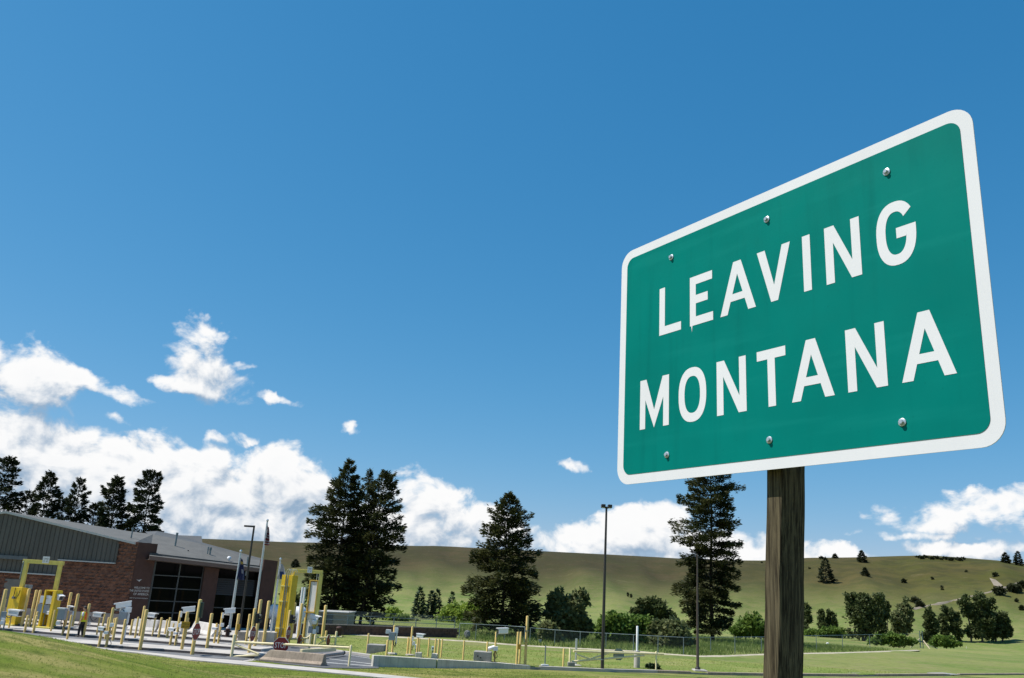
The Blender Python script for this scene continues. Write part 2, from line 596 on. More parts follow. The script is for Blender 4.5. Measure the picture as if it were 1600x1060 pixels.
def field_z(X, Y):
    X, Y = np.asarray(X, float), np.asarray(Y, float)
    yf = np.interp(X, _fx, _fy)
    zf = np.interp(X, _fx, _fz)
    s = np.clip((Y - yf) / (FIELD_BACK - yf), 0, 1)
    inside = (Y >= yf) & (Y <= FIELD_BACK) & (X > _fx[0])
    return np.where(inside, zf * (1 - s) + .02 * s + .012, -99)


ISL = []          # islands as (front left, front right, back right, back left)


def in_poly(x, y, poly):
    c = False
    for i in range(len(poly)):
        a, b = poly[i], poly[i - 1]
        if (a[1] > y) != (b[1] > y) and x < (b[0] - a[0]) * (y - a[1]) / (b[1] - a[1]) + a[0]:
            c = not c
    return c


KERB = 0.14


def ground(X, Y):
    z = max(float(terrain(X, Y)), float(field_z(X, Y)))
    for p in ISL:
        if in_poly(X, Y, p):
            z = max(z, KERB)
    return z


def g(x, y, rmin=14.0):
    """where the line of sight through (x, y) of the photograph meets the ground"""
    r = ray(x, y)
    r = r / math.hypot(r.x, r.y)
    t = rmin
    while t < 900:
        p = CAM + r * t
        if p.z <= ground(p.x, p.y):
            lo, hi = t - max(.25, t * .01), t
            for _ in range(24):
                m = (lo + hi) / 2
                p = CAM + r * m
                if p.z <= ground(p.x, p.y):
                    hi = m
                else:
                    lo = m
            p = CAM + r * hi
            return Vector((p.x, p.y, ground(p.x, p.y)))
        t += max(.25, t * .01)
    return CAM + r * 900


def top_z(base, ytop):
    """height above the base whose picture row is ytop"""
    lo, hi = 0.0, 60.0
    for _ in range(40):
        m = (lo + hi) / 2
        if proj((base.x, base.y, base.z + m))[1] > ytop:
            lo = m
        else:
            hi = m
    return lo


def mpp(p):
    """metres per photograph pixel at point p"""
    return -(ROT.transposed() @ (Vector(p) - CAM)).z / F


# traffic islands (kerbed strips)
for (y180, sl_, xr) in ((1008.5, .0725, 398), (996, .08, 408), (986.5, .0775, 424), (979, .075, 428)):
    a = atZ(-60, y180 + sl_ * (-240), KERB)
    b = atZ(xr, y180 + sl_ * (xr - 180), KERB)
    d = (b - a).normalized()
    n = Vector((-d.y, d.x, 0))
    if n.y < 0:
        n = -n
    ISL.append([(a.x, a.y), (b.x, b.y), (b.x + n.x * 1.75, b.y + n.y * 1.75), (a.x + n.x * 1.75, a.y + n.y * 1.75)])


def make_terrain():
    azs = np.concatenate([np.arange(-180, -48, 4.0), np.arange(-48, 48, .4), np.arange(48, 180, 4.0)]) * math.pi / 180
    rs = [0.6]
    while rs[-1] < 5200:
        r = rs[-1]
        rs.append(r + (.5 if r < 62 else (r * .012 if r < 640 else r * .12)))
    rs = np.array(rs)
    A, R_ = np.meshgrid(azs, rs)
    X, Y = R_ * np.sin(A), R_ * np.cos(A)
    Z = terrain(X, Y)
    n, m = A.shape
    V = np.stack([X, Y, Z], -1).reshape(-1, 3)
    idx = np.arange(n * m).reshape(n, m)
    j = np.roll(idx, -1, axis=1)
    Q = np.stack([idx[:-1], j[:-1], j[1:], idx[1:]], -1).reshape(-1, 4)
    V = np.vstack([V, [[0, 0, 1.85]]])
    o = np_mesh('ground', V, Q, None)
    o.data.shade_smooth()
    r = np.hypot(V[:, 0], V[:, 1])
    t = np.clip((r - R0) / (RR - R0), 0, 1)
    at = o.data.attributes.new('hill', 'FLOAT', 'POINT')
    at.data.foreach_set('value', np.ascontiguousarray(sstep(t * 1.6), dtype=np.float32))
    at = o.data.attributes.new('height', 'FLOAT', 'POINT')
    at.data.foreach_set('value', np.ascontiguousarray(t, dtype=np.float32))
    at = o.data.attributes.new('far', 'FLOAT', 'POINT')
    at.data.foreach_set('value', np.ascontiguousarray(sstep((r - 38) / 12), dtype=np.float32))
    az = np.arctan2(V[:, 0], V[:, 1])
    at = o.data.attributes.new('east', 'FLOAT', 'POINT')
    at.data.foreach_set('value', np.ascontiguousarray(sstep((az - .12) / .38), dtype=np.float32))
    m = bpy.data.materials.new('grassland')
    m.use_nodes = True
    N = NT(m.node_tree)
    b = m.node_tree.nodes['Principled BSDF']
    b.inputs['Roughness'].default_value = .95
    b.inputs['Specular IOR Level'].default_value = .1
    geo = N.n('ShaderNodeNewGeometry')

    def attr(nm):
        return N.n('ShaderNodeAttribute', attribute_name=nm).outputs['Fac']

    def noise(scale, det=5, rough=.6, stretch=None, dist=0):
        nz = N.n('ShaderNodeTexNoise')
        nz.inputs['Scale'].default_value = scale
        nz.inputs['Detail'].default_value = det
        nz.inputs['Roughness'].default_value = rough
        nz.inputs['Distortion'].default_value = dist
        src = geo.outputs['Position']
        if stretch:
            mp = N.n('ShaderNodeMapping')
            mp.inputs['Rotation'].default_value = (0, 0, stretch[3])
            mp.inputs['Scale'].default_value = stretch[:3]
            N.l(src, mp.inputs['Vector'])
            src = mp.outputs[0]
        N.l(src, nz.inputs['Vector'])
        return nz.outputs['Fac']
    # mown lawn: green with straw-coloured mowing bands and thin spots
    lawn = N.mix(N.ss(noise(.9, 6), .35, .68), (0.115, 0.162, 0.020), (0.172, 0.200, 0.036))
    band = noise(.33, 5, .6, (.30, 1.5, 1, .25), 1.2)
    lawn = N.mix(N.m('MULTIPLY', N.ss(band, .43, .58), .85), lawn, (0.290, 0.250, 0.090))
    dark = noise(.5, 4, .6, (.4, 1.4, 1, -.1), 1.6)
    lawn = N.mix(N.m('MULTIPLY', N.ss(dark, .50, .64), .7), lawn, (0.055, 0.088, 0.010))
    fine = noise(9, 6, .75)
    lawn = N.mix(N.m('MULTIPLY', N.ss(fine, .5, .8), .5), lawn, (0.055, 0.08, 0.012))
    # field beyond the fence
    fld = N.mix(N.ss(noise(.06, 6), .38, .62), (0.126, 0.180, 0.042), (0.205, 0.222, 0.070))
    fld = N.mix(N.m('MULTIPLY', N.ss(noise(.35, 6, .7, (1, 2.0, 1, .1)), .47, .62), .75), fld, (0.235, 0.21, 0.10))
    fld = N.mix(N.m('MULTIPLY', N.ss(noise(1.6, 6, .7), .48, .70), .6), fld, (0.055, 0.080, 0.018))
    # hill: dry grass over brown soil, its colour darkened for cloud shadow, greener low down and to the right
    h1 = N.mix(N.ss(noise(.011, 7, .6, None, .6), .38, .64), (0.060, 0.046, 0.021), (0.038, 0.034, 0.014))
    h2 = N.mix(N.ss(noise(.014, 7, .6), .36, .66), (0.058, 0.062, 0.012), (0.086, 0.067, 0.022))
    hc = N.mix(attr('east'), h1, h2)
    low = N.m('SUBTRACT', 1.0, N.ss(attr('height'), .0, .40))
    hc = N.mix(N.m('MULTIPLY', low, .75), hc, (0.092, 0.088, 0.034))
    hc = N.mix(N.m('MULTIPLY', N.ss(noise(.9, 6, .8), .50, .70), .45), hc, (0.115, 0.098, 0.05))
    hc = N.mix(N.m('MULTIPLY', N.ss(noise(.35, 5, .75), .54, .74), .65), hc, (0.032, 0.034, 0.013))
    hc = N.mix(N.m('MULTIPLY', N.ss(noise(.03, 6, .7, (1, 2.6, 1, .4)), .60, .74), .35), hc, (0.105, 0.082, 0.048))
    hc = N.mix(N.m('MULTIPLY', N.ss(noise(.07, 7, .7), .44, .60), .65), hc, (0.040, 0.040, 0.014))
    hc = N.mix(N.m('MULTIPLY', N.ss(noise(.11, 7, .75, (1, 2, 1, .8)), .55, .70), .5), hc, (0.120, 0.098, 0.050))
    col = N.mix(attr('far'), lawn, fld)
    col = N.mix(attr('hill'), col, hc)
    N.l(col, b.inputs['Base Color'])
    bp = N.n('ShaderNodeBump')
    bp.inputs['Strength'].default_value = .9
    bp.inputs['Distance'].default_value = .06
    N.l(noise(14, 6, .8), bp.inputs['Height'])
    N.l(bp.outputs[0], b.inputs['Normal'])
    o.data.materials.append(m)
    o['kind'] = 'structure'
    MATS['grassland'] = m
    # the raised field behind the wall, its own sheet
    xs = np.linspace(_fx[0] + .02, _fx[-1], 150)
    ts = np.linspace(0, 1, 40)
    XX, TT = np.meshgrid(xs, ts)
    YF = np.interp(XX, _fx, _fy) + .02
    YY = YF + (FIELD_BACK - YF) * TT
    ZZ = np.maximum(field_z(XX, YY), 0.02) + .03 * hash_noise(XX * .6, YY * .7) * np.clip(TT * 4, 0, 1) * (1 - TT)
    XX, YY, ZZ = np.vstack([XX[:1], XX]), np.vstack([YY[:1], YY]), np.vstack([ZZ[:1] * 0 - .3, ZZ])
    V = np.stack([XX, YY, ZZ], -1).reshape(-1, 3)
    idx = np.arange(V.shape[0]).reshape(XX.shape)
    Q = np.stack([idx[:-1, :-1], idx[:-1, 1:], idx[1:, 1:], idx[1:, :-1]], -1).reshape(-1, 4)
    fm = bpy.data.materials.new('field_grass')
    fm.use_nodes = True
    N = NT(fm.node_tree)
    b = fm.node_tree.nodes['Principled BSDF']
    b.inputs['Roughness'].default_value = .95
    b.inputs['Specular IOR Level'].default_value = .1
    geo = N.n('ShaderNodeNewGeometry')
    c = N.mix(N.ss(noise_for(N, geo, .22), .36, .64), (0.138, 0.190, 0.040), (0.225, 0.232, 0.074))
    c = N.mix(N.m('MULTIPLY', N.ss(noise_for(N, geo, .5, (.5, 1.2, 1)), .55, .7), .7), c, (0.265, 0.235, 0.115))
    c = N.mix(N.m('MULTIPLY', N.ss(noise_for(N, geo, 5), .5, .8), .5), c, (0.085, 0.125, 0.022))
    N.l(c, b.inputs['Base Color'])
    bp = N.n('ShaderNodeBump')
    bp.inputs['Strength'].default_value = .9
    bp.inputs['Distance'].default_value = .05
    N.l(noise_for(N, geo, 12), bp.inputs['Height'])
    N.l(bp.outputs[0], b.inputs['Normal'])
    f = np_mesh('field', V, Q, fm)
    f.data.shade_smooth()
    f['kind'] = 'structure'


def noise_for(N, geo, scale, stretch=None):
    nz = N.n('ShaderNodeTexNoise')
    nz.inputs['Scale'].default_value = scale
    nz.inputs['Detail'].default_value = 6
    nz.inputs['Roughness'].default_value = .65
    src = geo.outputs['Position']
    if stretch:
        mp = N.n('ShaderNodeMapping')
        mp.inputs['Scale'].default_value = stretch
        N.l(src, mp.inputs['Vector'])
        src = mp.outputs[0]
    N.l(src, nz.inputs['Vector'])
    return nz.outputs['Fac']


make_terrain()


def structure(o):
    o['kind'] = 'structure'
    return o


# paving, islands, road, strip
def sheet(name, px, z, m, thick=.3):
    mb = MB()
    mb.prism([atZ(x, y, z) for x, y in px], (0, 0, -thick))
    return structure(build(name, mb, m))


sheet('inspection_apron', [(-160, 978), (0, 990), (60, 993), (110, 1000), (155, 1012), (215, 1018), (300, 1026.5), (380, 1033.5), (420, 1031), (436, 1010), (470, 992), (455, 972), (300, 955), (-200, 935)], .010, M_CONC)
sheet('road', [(396, 1031), (445, 1037.5), (505, 1043.5), (560, 1044.5), (592, 1044), (588, 1027), (540, 1020.5), (500, 1014.5), (470, 1010), (430, 1006)], .022, M_ASPHALT)
for i, (xa, ya, xb, yb, w) in enumerate([(506, 1028.5, 584, 1038, 1.2), (506, 1035.0, 584, 1041.0, 1.6), (525, 1021, 584, 1029.5, .8)]):
    a, b = atZ(xa, ya, .027), atZ(xb, yb, .027)
    d = (b - a).normalized()
    n = Vector((-d.y, d.x, 0)) * w * .045
    mb = MB().prism([a - n, b - n, b + n, a + n], (0, 0, -.003))
    structure(build('road_marking', mb, M_LINE))
mb = MB()
STRIP = [(150, 1011.5), (215, 1018), (300, 1026.3), (380, 1033.3), (460, 1040.8), (545, 1048.6), (656, 1059.5), (780, 1070), (980, 1086)]
for i in range(len(STRIP) - 1):
    (x0, y0), (x1, y1) = STRIP[i], STRIP[i + 1]
    w = 2.6 if i == 0 else 5.0
    mb.prism([atZ(x0, y0 + (2 if i < 2 else 5), .045), atZ(x1, y1 + (2 if i < 1 else 5), .045), atZ(x1, y1, .045), atZ(x0, y0, .045)], (0, 0, -.3))
structure(build('footpath', mb, M_CONC))
ZU0 = Vector((0, 0, 1))
M_KERBSHADE = mat('kerb_shade_dark', (.12, .10, .095), .9, var=.2)  # shade of the kerb fronts, painted as a dark colour
M_ASPHALT2 = mat('gutter_asphalt', (.13, .13, .135), .9, var=.25, vscale=.7)
for k, p in enumerate(ISL):
    mb = MB().prism([(x, y, KERB) for x, y in p], (0, 0, -.4))
    structure(build('kerbed_island', mb, M_CONC, bevel=.02))
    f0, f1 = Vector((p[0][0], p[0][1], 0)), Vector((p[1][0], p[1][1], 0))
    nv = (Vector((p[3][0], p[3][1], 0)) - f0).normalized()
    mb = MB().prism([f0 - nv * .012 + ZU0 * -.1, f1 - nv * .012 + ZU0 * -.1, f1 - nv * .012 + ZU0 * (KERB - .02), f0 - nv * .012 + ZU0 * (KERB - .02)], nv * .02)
    structure(build('kerb_shade', mb, M_KERBSHADE))  # thin dark strip added over the pale kerb as its shade
    mb = MB().prism([f0 - nv * 1.25 + ZU0 * .026, f1 - nv * 1.25 + ZU0 * .026, f1 - nv * .012 + ZU0 * .026, f0 - nv * .012 + ZU0 * .026], (0, 0, -.2))
    structure(build('lane_gutter', mb, M_ASPHALT2))
# low retaining wall and kerbs along the field
def wall_run(name, i0, i1, thick, label=None, m=M_CONC2, xa=None, xb=None, drop=.6, lift=.03):
    pts = [(x, y, z) for x, y, z in FRONT[i0:i1 + 1]]
    if xa:
        pts[0] = (xa,) + tuple(np.interp(xa, [f[0] for f in FRONT], [f[k] for f in FRONT]) for k in (1, 2))
    if xb:
        pts[-1] = (xb,) + tuple(np.interp(xb, [f[0] for f in FRONT], [f[k] for f in FRONT]) for k in (1, 2))
    P = [atZ(x, y, z) + Vector((0, 0, lift)) for x, y, z in pts]
    mb = MB()
    for a, b in zip(P[:-1], P[1:]):
        d = (b - a)
        d.z = 0
        n = Vector((-d.y, d.x, 0)).normalized() * thick
        mb.prism([a, b, b + n, a + n], (0, 0, -drop))
    o = build(name, mb, m, bevel=.015)
    return o


structure(wall_run('road_kerb', 0, 3, .22, m=M_CONC, drop=.25))
structure(wall_run('wall_return', 3, 4, .25, drop=.6))
tag(wall_run('retaining_wall', 4, 5, .30, xb=682.2), 'left length of the low streaked concrete retaining wall beside the road', 'wall', 'low concrete retaining walls')
tag(wall_run('retaining_wall', 5, 7, .30, xa=684), 'right length of the low concrete retaining wall, sinking into the grass', 'wall', 'low concrete retaining walls')
tag(wall_run('kerb_block', 7, 9, .22, m=M_CONC, xa=844), 'low concrete kerb under the dark light pole and right gate', 'kerb', 'low concrete kerbs along the field')
tag(wall_run('kerb_block', 9, 10, .20, m=M_CONC3, xb=1080), 'low concrete kerb running up to the slim brown pole base', 'kerb', 'low concrete kerbs along the field')
tag(wall_run('kerb_block', 11, 13, .20, m=M_CONC3, xa=1106, xb=1342), 'low concrete kerb passing behind the wooden sign post', 'kerb', 'low concrete kerbs along the field')
tag(wall_run('kerb_block', 13, 14, .20, m=M_CONC3, xa=1371, xb=1478), 'short low concrete kerb below the cottonwood trees', 'kerb', 'low concrete kerbs along the field')
tag(wall_run('kerb_block', 13, 14, .20, m=M_CONC3, xa=1500, xb=1780), 'rightmost low concrete kerb running out of the picture', 'kerb', 'low concrete kerbs along the field')


for i0, xa_, xb_ in ((7, 828, 845), (10, 1079, 1107), (13, 1341, 1372), (13, 1477, 1501)):
    structure(wall_run('drive_slab', i0, i0 + 1, 1.2, m=M_BLOCKCONC, xa=xa_, xb=xb_, lift=-.02))


# gravel track in front of the fence and the dirt road up the hill
def ribbon(name, px, w, m, lift=.03, step=18):
    P = []
    for (x0, y0), (x1, y1) in zip(px[:-1], px[1:]):
        n = max(1, int(abs(x1 - x0) / step))
        for i in range(n):
            P.append(g(x0 + (x1 - x0) * i / n, y0 + (y1 - y0) * i / n))
    P.append(g(*px[-1]))
    vs, fs = [], []
    for i, p in enumerate(P):
        d = P[min(i + 1, len(P) - 1)] - P[max(i - 1, 0)]
        n = Vector((-d.y, d.x, 0)).normalized() * w / 2 * (1 + .25 * math.sin(i * 1.7))
        for s in (-1, 0, 1):
            q = p + n * s
            vs.append(Vector((q.x, q.y, max(float(terrain(q.x, q.y)), float(field_z(q.x, q.y))) + (lift if s == 0 else -.04))))
    for i in range(len(P) - 1):
        for k in (0, 1):
            fs.append((3 * i + k, 3 * i + k + 1, 3 * i + k + 4, 3 * i + k + 3))
    mb = MB().add(vs, fs)
    return structure(build(name, mb, m))


M_GRAVEL = mat('pale_gravel', (0.40, 0.35, 0.26), .95, var=.25, vscale=1.5)
M_DIRT = mat('hill_dirt', (0.20, 0.165, 0.12), .95, var=.2, vscale=.2)
ribbon('gravel_track', [(545, 992), (640, 997), (740, 1003), (821, 1009.5), (905, 1014), (992, 1018), (1040, 1022.5), (1092, 1026), (1140, 1025), (1191, 1023), (1258, 1021.5), (1327, 1020), (1385, 1018), (1432, 1016)], 1.5, M_GRAVEL, lift=.05)
ribbon('hill_road', [(1425, 952), (1480, 941), (1545, 926), (1580, 915), (1620, 905)], 2.0, M_DIRT, lift=.35, step=8)
mb = MB()
pts = [g(1546, 905), g(1556, 908), g(1567, 917), g(1563, 919), g(1553, 917)]
mb.face([p + Vector((0, 0, .5)) for p in pts])
structure(build('bare_slope', mb, M_DIRT))
# ------------------------------------------------------------------ the highway sign
SS = 1.3125                                   # sign is 1.84 m x 1.20 m
SO = Vector((.5485, 4.1003, H + .5184))       # lower left corner of the face
SW = Vector((.53791, -.84299, 0)).normalized()
SN = Vector((SW.y, -SW.x, 0))                 # faces the road, away from the back
WD, HT = 1.40256 * SS, .9144 * SS
ZU = Vector((0, 0, 1))


def sp(u, v, n=0.0):
    """point on the sign, u and v in metres before scaling, n metres in front"""
    return SO + SW * (u * SS) + ZU * (v * SS) + SN * n


def rrect(u0, v0, u1, v1, r, n=8):
    out = []
    for cx, cy, a0 in ((u1 - r, v1 - r, 0), (u0 + r, v1 - r, 90), (u0 + r, v0 + r, 180), (u1 - r, v0 + r, 270)):
        for i in range(n + 1):
            a = math.radians(a0 + 90 * i / n)
            out.append((cx + r * math.cos(a), cy + r * math.sin(a)))
    return out


def sign_face_mat(name, col, streak=.0):
    m = bpy.data.materials.new(name)
    m.use_nodes = True
    N = NT(m.node_tree)
    b = m.node_tree.nodes['Principled BSDF']
    b.inputs['Roughness'].default_value = .42
    b.inputs['Specular IOR Level'].default_value = .04
    tc = N.n('ShaderNodeTexCoord')

    def noise(scale, st, det=4):
        mp = N.n('ShaderNodeMapping')
        mp.inputs['Scale'].default_value = st
        N.l(tc.outputs['Object'], mp.inputs['Vector'])
        nz = N.n('ShaderNodeTexNoise')
        nz.inputs['Scale'].default_value = scale
        nz.inputs['Detail'].default_value = det
        N.l(mp.outputs[0], nz.inputs['Vector'])
        return nz.outputs['Fac']
    c = N.mix(N.m('MULTIPLY', N.ss(noise(2.0, (1, 1, 1), 5), .35, .7), .5 * streak + .1), col, tuple(x * .80 for x in col))
    c = N.mix(N.m('MULTIPLY', N.ss(noise(3.0, (5, 5, .35)), .52, .75), .45 * streak), c, tuple(x * .72 for x in col))
    c = N.mix(N.m('MULTIPLY', N.ss(noise(2.2, (.6, .6, 7)), .55, .75), .28 * streak), c, tuple(min(1, x * 1.18 + .006) for x in col))
    c = N.mix(N.m('MULTIPLY', N.ss(noise(60, (1, 1, 1), 2), .70, .78), .3 * streak), c, tuple(x * .5 for x in col))
    N.l(c, b.inputs['Base Color'])
    r = N.m('ADD', .36, N.m('MULTIPLY', noise(9, (1, 1, 1), 5), .2))
    N.l(r, b.inputs['Roughness'])
    return m


M_GREEN = sign_face_mat('sign_green_sheeting', (.0003, .185, .155), 1.0)
M_SHEET = sign_face_mat('sign_white_sheeting', (.73, .72, .73), .25)
M_LEGEND = sign_face_mat('sign_white_letters', (.73, .72, .73), .15)


def wood_mat():
    m = bpy.data.materials.new('weathered_post_wood')
    m.use_nodes = True
    N = NT(m.node_tree)
    b = m.node_tree.nodes['Principled BSDF']
    b.inputs['Roughness'].default_value = .9
    b.inputs['Specular IOR Level'].default_value = .2
    tc = N.n('ShaderNodeTexCoord')

    def noise(scale, st, det=6, dist=0., rough=.6):
        mp = N.n('ShaderNodeMapping')
        mp.inputs['Scale'].default_value = st
        N.l(tc.outputs['Object'], mp.inputs['Vector'])
        nz = N.n('ShaderNodeTexNoise')
        nz.inputs['Scale'].default_value = scale
        nz.inputs['Detail'].default_value = det
        nz.inputs['Distortion'].default_value = dist
        nz.inputs['Roughness'].default_value = rough
        N.l(mp.outputs[0], nz.inputs['Vector'])
        return nz.outputs['Fac']
    grain = noise(5, (22, 22, .7), 8, .3, .7)
    c = N.mix(N.ss(grain, .38, .60), (.125, .100, .057), (.024, .018, .010))
    c = N.mix(N.m('MULTIPLY', N.ss(noise(2.5, (6, 6, .5), 5), .5, .7), .6), c, (.140, .115, .068))
    c = N.mix(N.m('MULTIPLY', N.ss(noise(1.3, (2, 2, .6), 4), .5, .72), .45), c, (.066, .074, .034))
    crack = noise(4, (34, 34, .35), 3, .6)
    ck = N.ss(crack, .62, .70)
    c = N.mix(N.m('MULTIPLY', ck, .85), c, (.018, .014, .009))
    N.l(c, b.inputs['Base Color'])
    h = N.m('SUBTRACT', N.m('MULTIPLY', grain, .5), N.m('MULTIPLY', ck, .8))
    bp = N.n('ShaderNodeBump')
    bp.inputs['Strength'].default_value = .8
    bp.inputs['Distance'].default_value = .004
    N.l(h, bp.inputs['Height'])
    N.l(bp.outputs[0], b.inputs['Normal'])
    return m


M_POST = wood_mat()


def pole_poly(pts, n0):
    return [sp(u, v, n0) for u, v in pts]


def superell(cx, cy, a, b, th, e=2.35):
    c, s = math.cos(th), math.sin(th)
    return cx + a * math.copysign(abs(c) ** (2 / e), c), cy + b * math.copysign(abs(s) ** (2 / e), s)


def letter_polys(ch, u0, u1, v0, v1, t=.0285):
    """polygons (in sign units) of one highway-style capital"""
    th = t * 1.08
    w = u1 - u0
    h = v1 - v0
    if ch == 'L':
        return [[(u0, v0), (u1, v0), (u1, v0 + th), (u0 + t, v0 + th), (u0 + t, v1), (u0, v1)]]
    if ch == 'E':
        vm = (v0 + v1) / 2 + .004
        return [[(u0, v0), (u1, v0), (u1, v0 + th), (u0 + t, v0 + th), (u0 + t, vm - th / 2), (u0 + w * .78, vm - th / 2), (u0 + w * .78, vm + th / 2), (u0 + t, vm + th / 2),
                 (u0 + t, v1 - th), (u1 - .003, v1 - th), (u1 - .003, v1), (u0, v1)]]
    if ch == 'I':
        return [[(u0, v0), (u1, v0), (u1, v1), (u0, v1)]]
    if ch == 'T':
        c = (u0 + u1) / 2
        return [[(c - t / 2, v0), (c + t / 2, v0), (c + t / 2, v1 - th), (u1, v1 - th), (u1, v1), (u0, v1), (u0, v1 - th), (c - t / 2, v1 - th)]]
    if ch == 'A':
        c = (u0 + u1) / 2
        a = .0165
        tw = t * 1.12
        y1, y2 = v0 + h * .235, v0 + h * .375

        def lin(x0, x1, y):
            return x0 + (x1 - x0) * (y - v0) / h
        il = lambda y: lin(u0 + tw, c - a + tw * .98, y)
        ir = lambda y: lin(u1 - tw, c + a - tw * .98, y)
        # apex of the counter, where the inner edges meet
        ya = v0 + h * (u1 - u0 - 2 * tw) / ((u1 - u0 - 2 * tw) + (2 * tw * .98 - 2 * a))
        ca = (il(ya) + ir(ya)) / 2
        return [[(u0, v0), (u0 + tw, v0), (il(y1), y1), (il(y2), y2), (ca, ya), (c - a, v1)],
                [(c + a, v1), (c - a, v1), (ca, ya), (ir(y2), y2), (ir(y1), y1), (u1 - tw, v0), (u1, v0)],
                [(il(y1), y1), (ir(y1), y1), (ir(y2), y2), (il(y2), y2)]]
    if ch == 'V':
        c = (u0 + u1) / 2
        a = .0135
        tw = t * 1.12
        yb = v0 + h * .30
        return [[(u0, v1), (c - a, v0), (c, v0), (c, yb), (u0 + tw, v1)], [(u1, v1), (u1 - tw, v1), (c, yb), (c, v0), (c + a, v0)]]
    if ch == 'N':
        dw = t * 1.16
        return [[(u0, v0), (u0 + t, v0), (u0 + t, v1 - h * .30), (u0 + dw, v1), (u0, v1)],
                [(u1, v1), (u1 - t, v1), (u1 - t, v0 + h * .30), (u1 - dw, v0), (u1, v0)],
                [(u0 + dw, v1), (u0 + t, v1 - h * .30), (u1 - dw, v0), (u1 - t, v0 + h * .30)]]
    if ch == 'M':
        c = (u0 + u1) / 2
        dw = t * 1.15
        return [[(u0, v0), (u0 + t, v0), (u0 + t, v1 - h * .42), (u0 + dw, v1), (u0, v1)],
                [(u1, v0), (u1, v1), (u1 - dw, v1), (u1 - t, v1 - h * .42), (u1 - t, v0)],
                [(u0 + dw, v1), (u0 + t, v1 - h * .42), (c, v0), (c, v0 + h * .36)],
                [(u1 - dw, v1), (c, v0 + h * .36), (c, v0), (u1 - t, v1 - h * .42)]]
    cx, cy, a, b = (u0 + u1) / 2, (v0 + v1) / 2, w / 2, h / 2
    out = []
    if ch == 'O':
        n = 44
        for i in range(n):
            t0, t1 = 2 * math.pi * i / n, 2 * math.pi * (i + 1) / n
            out.append([superell(cx, cy, a, b, t0), superell(cx, cy, a, b, t1), superell(cx, cy, a - t, b - th, t1), superell(cx, cy, a - t, b - th, t0)])
        return out
    if ch == 'G':
        n = 40
        A0, A1 = math.radians(38), math.radians(360)
        for i in range(n):
            t0, t1 = A0 + (A1 - A0) * i / n, A0 + (A1 - A0) * (i + 1) / n
            out.append([superell(cx, cy, a, b, t0), superell(cx, cy, a, b, t1), superell(cx, cy, a - t, b - th, t1), superell(cx, cy, a - t, b - th, t0)])
        out.append([(u1 - t, cy), (u1, cy), (u1, cy + th * .45), (u1 - t * 2.05, cy + th * .45), (u1 - t * 2.05, cy - th * .55), (u1 - t, cy - th * .55)])
        return out


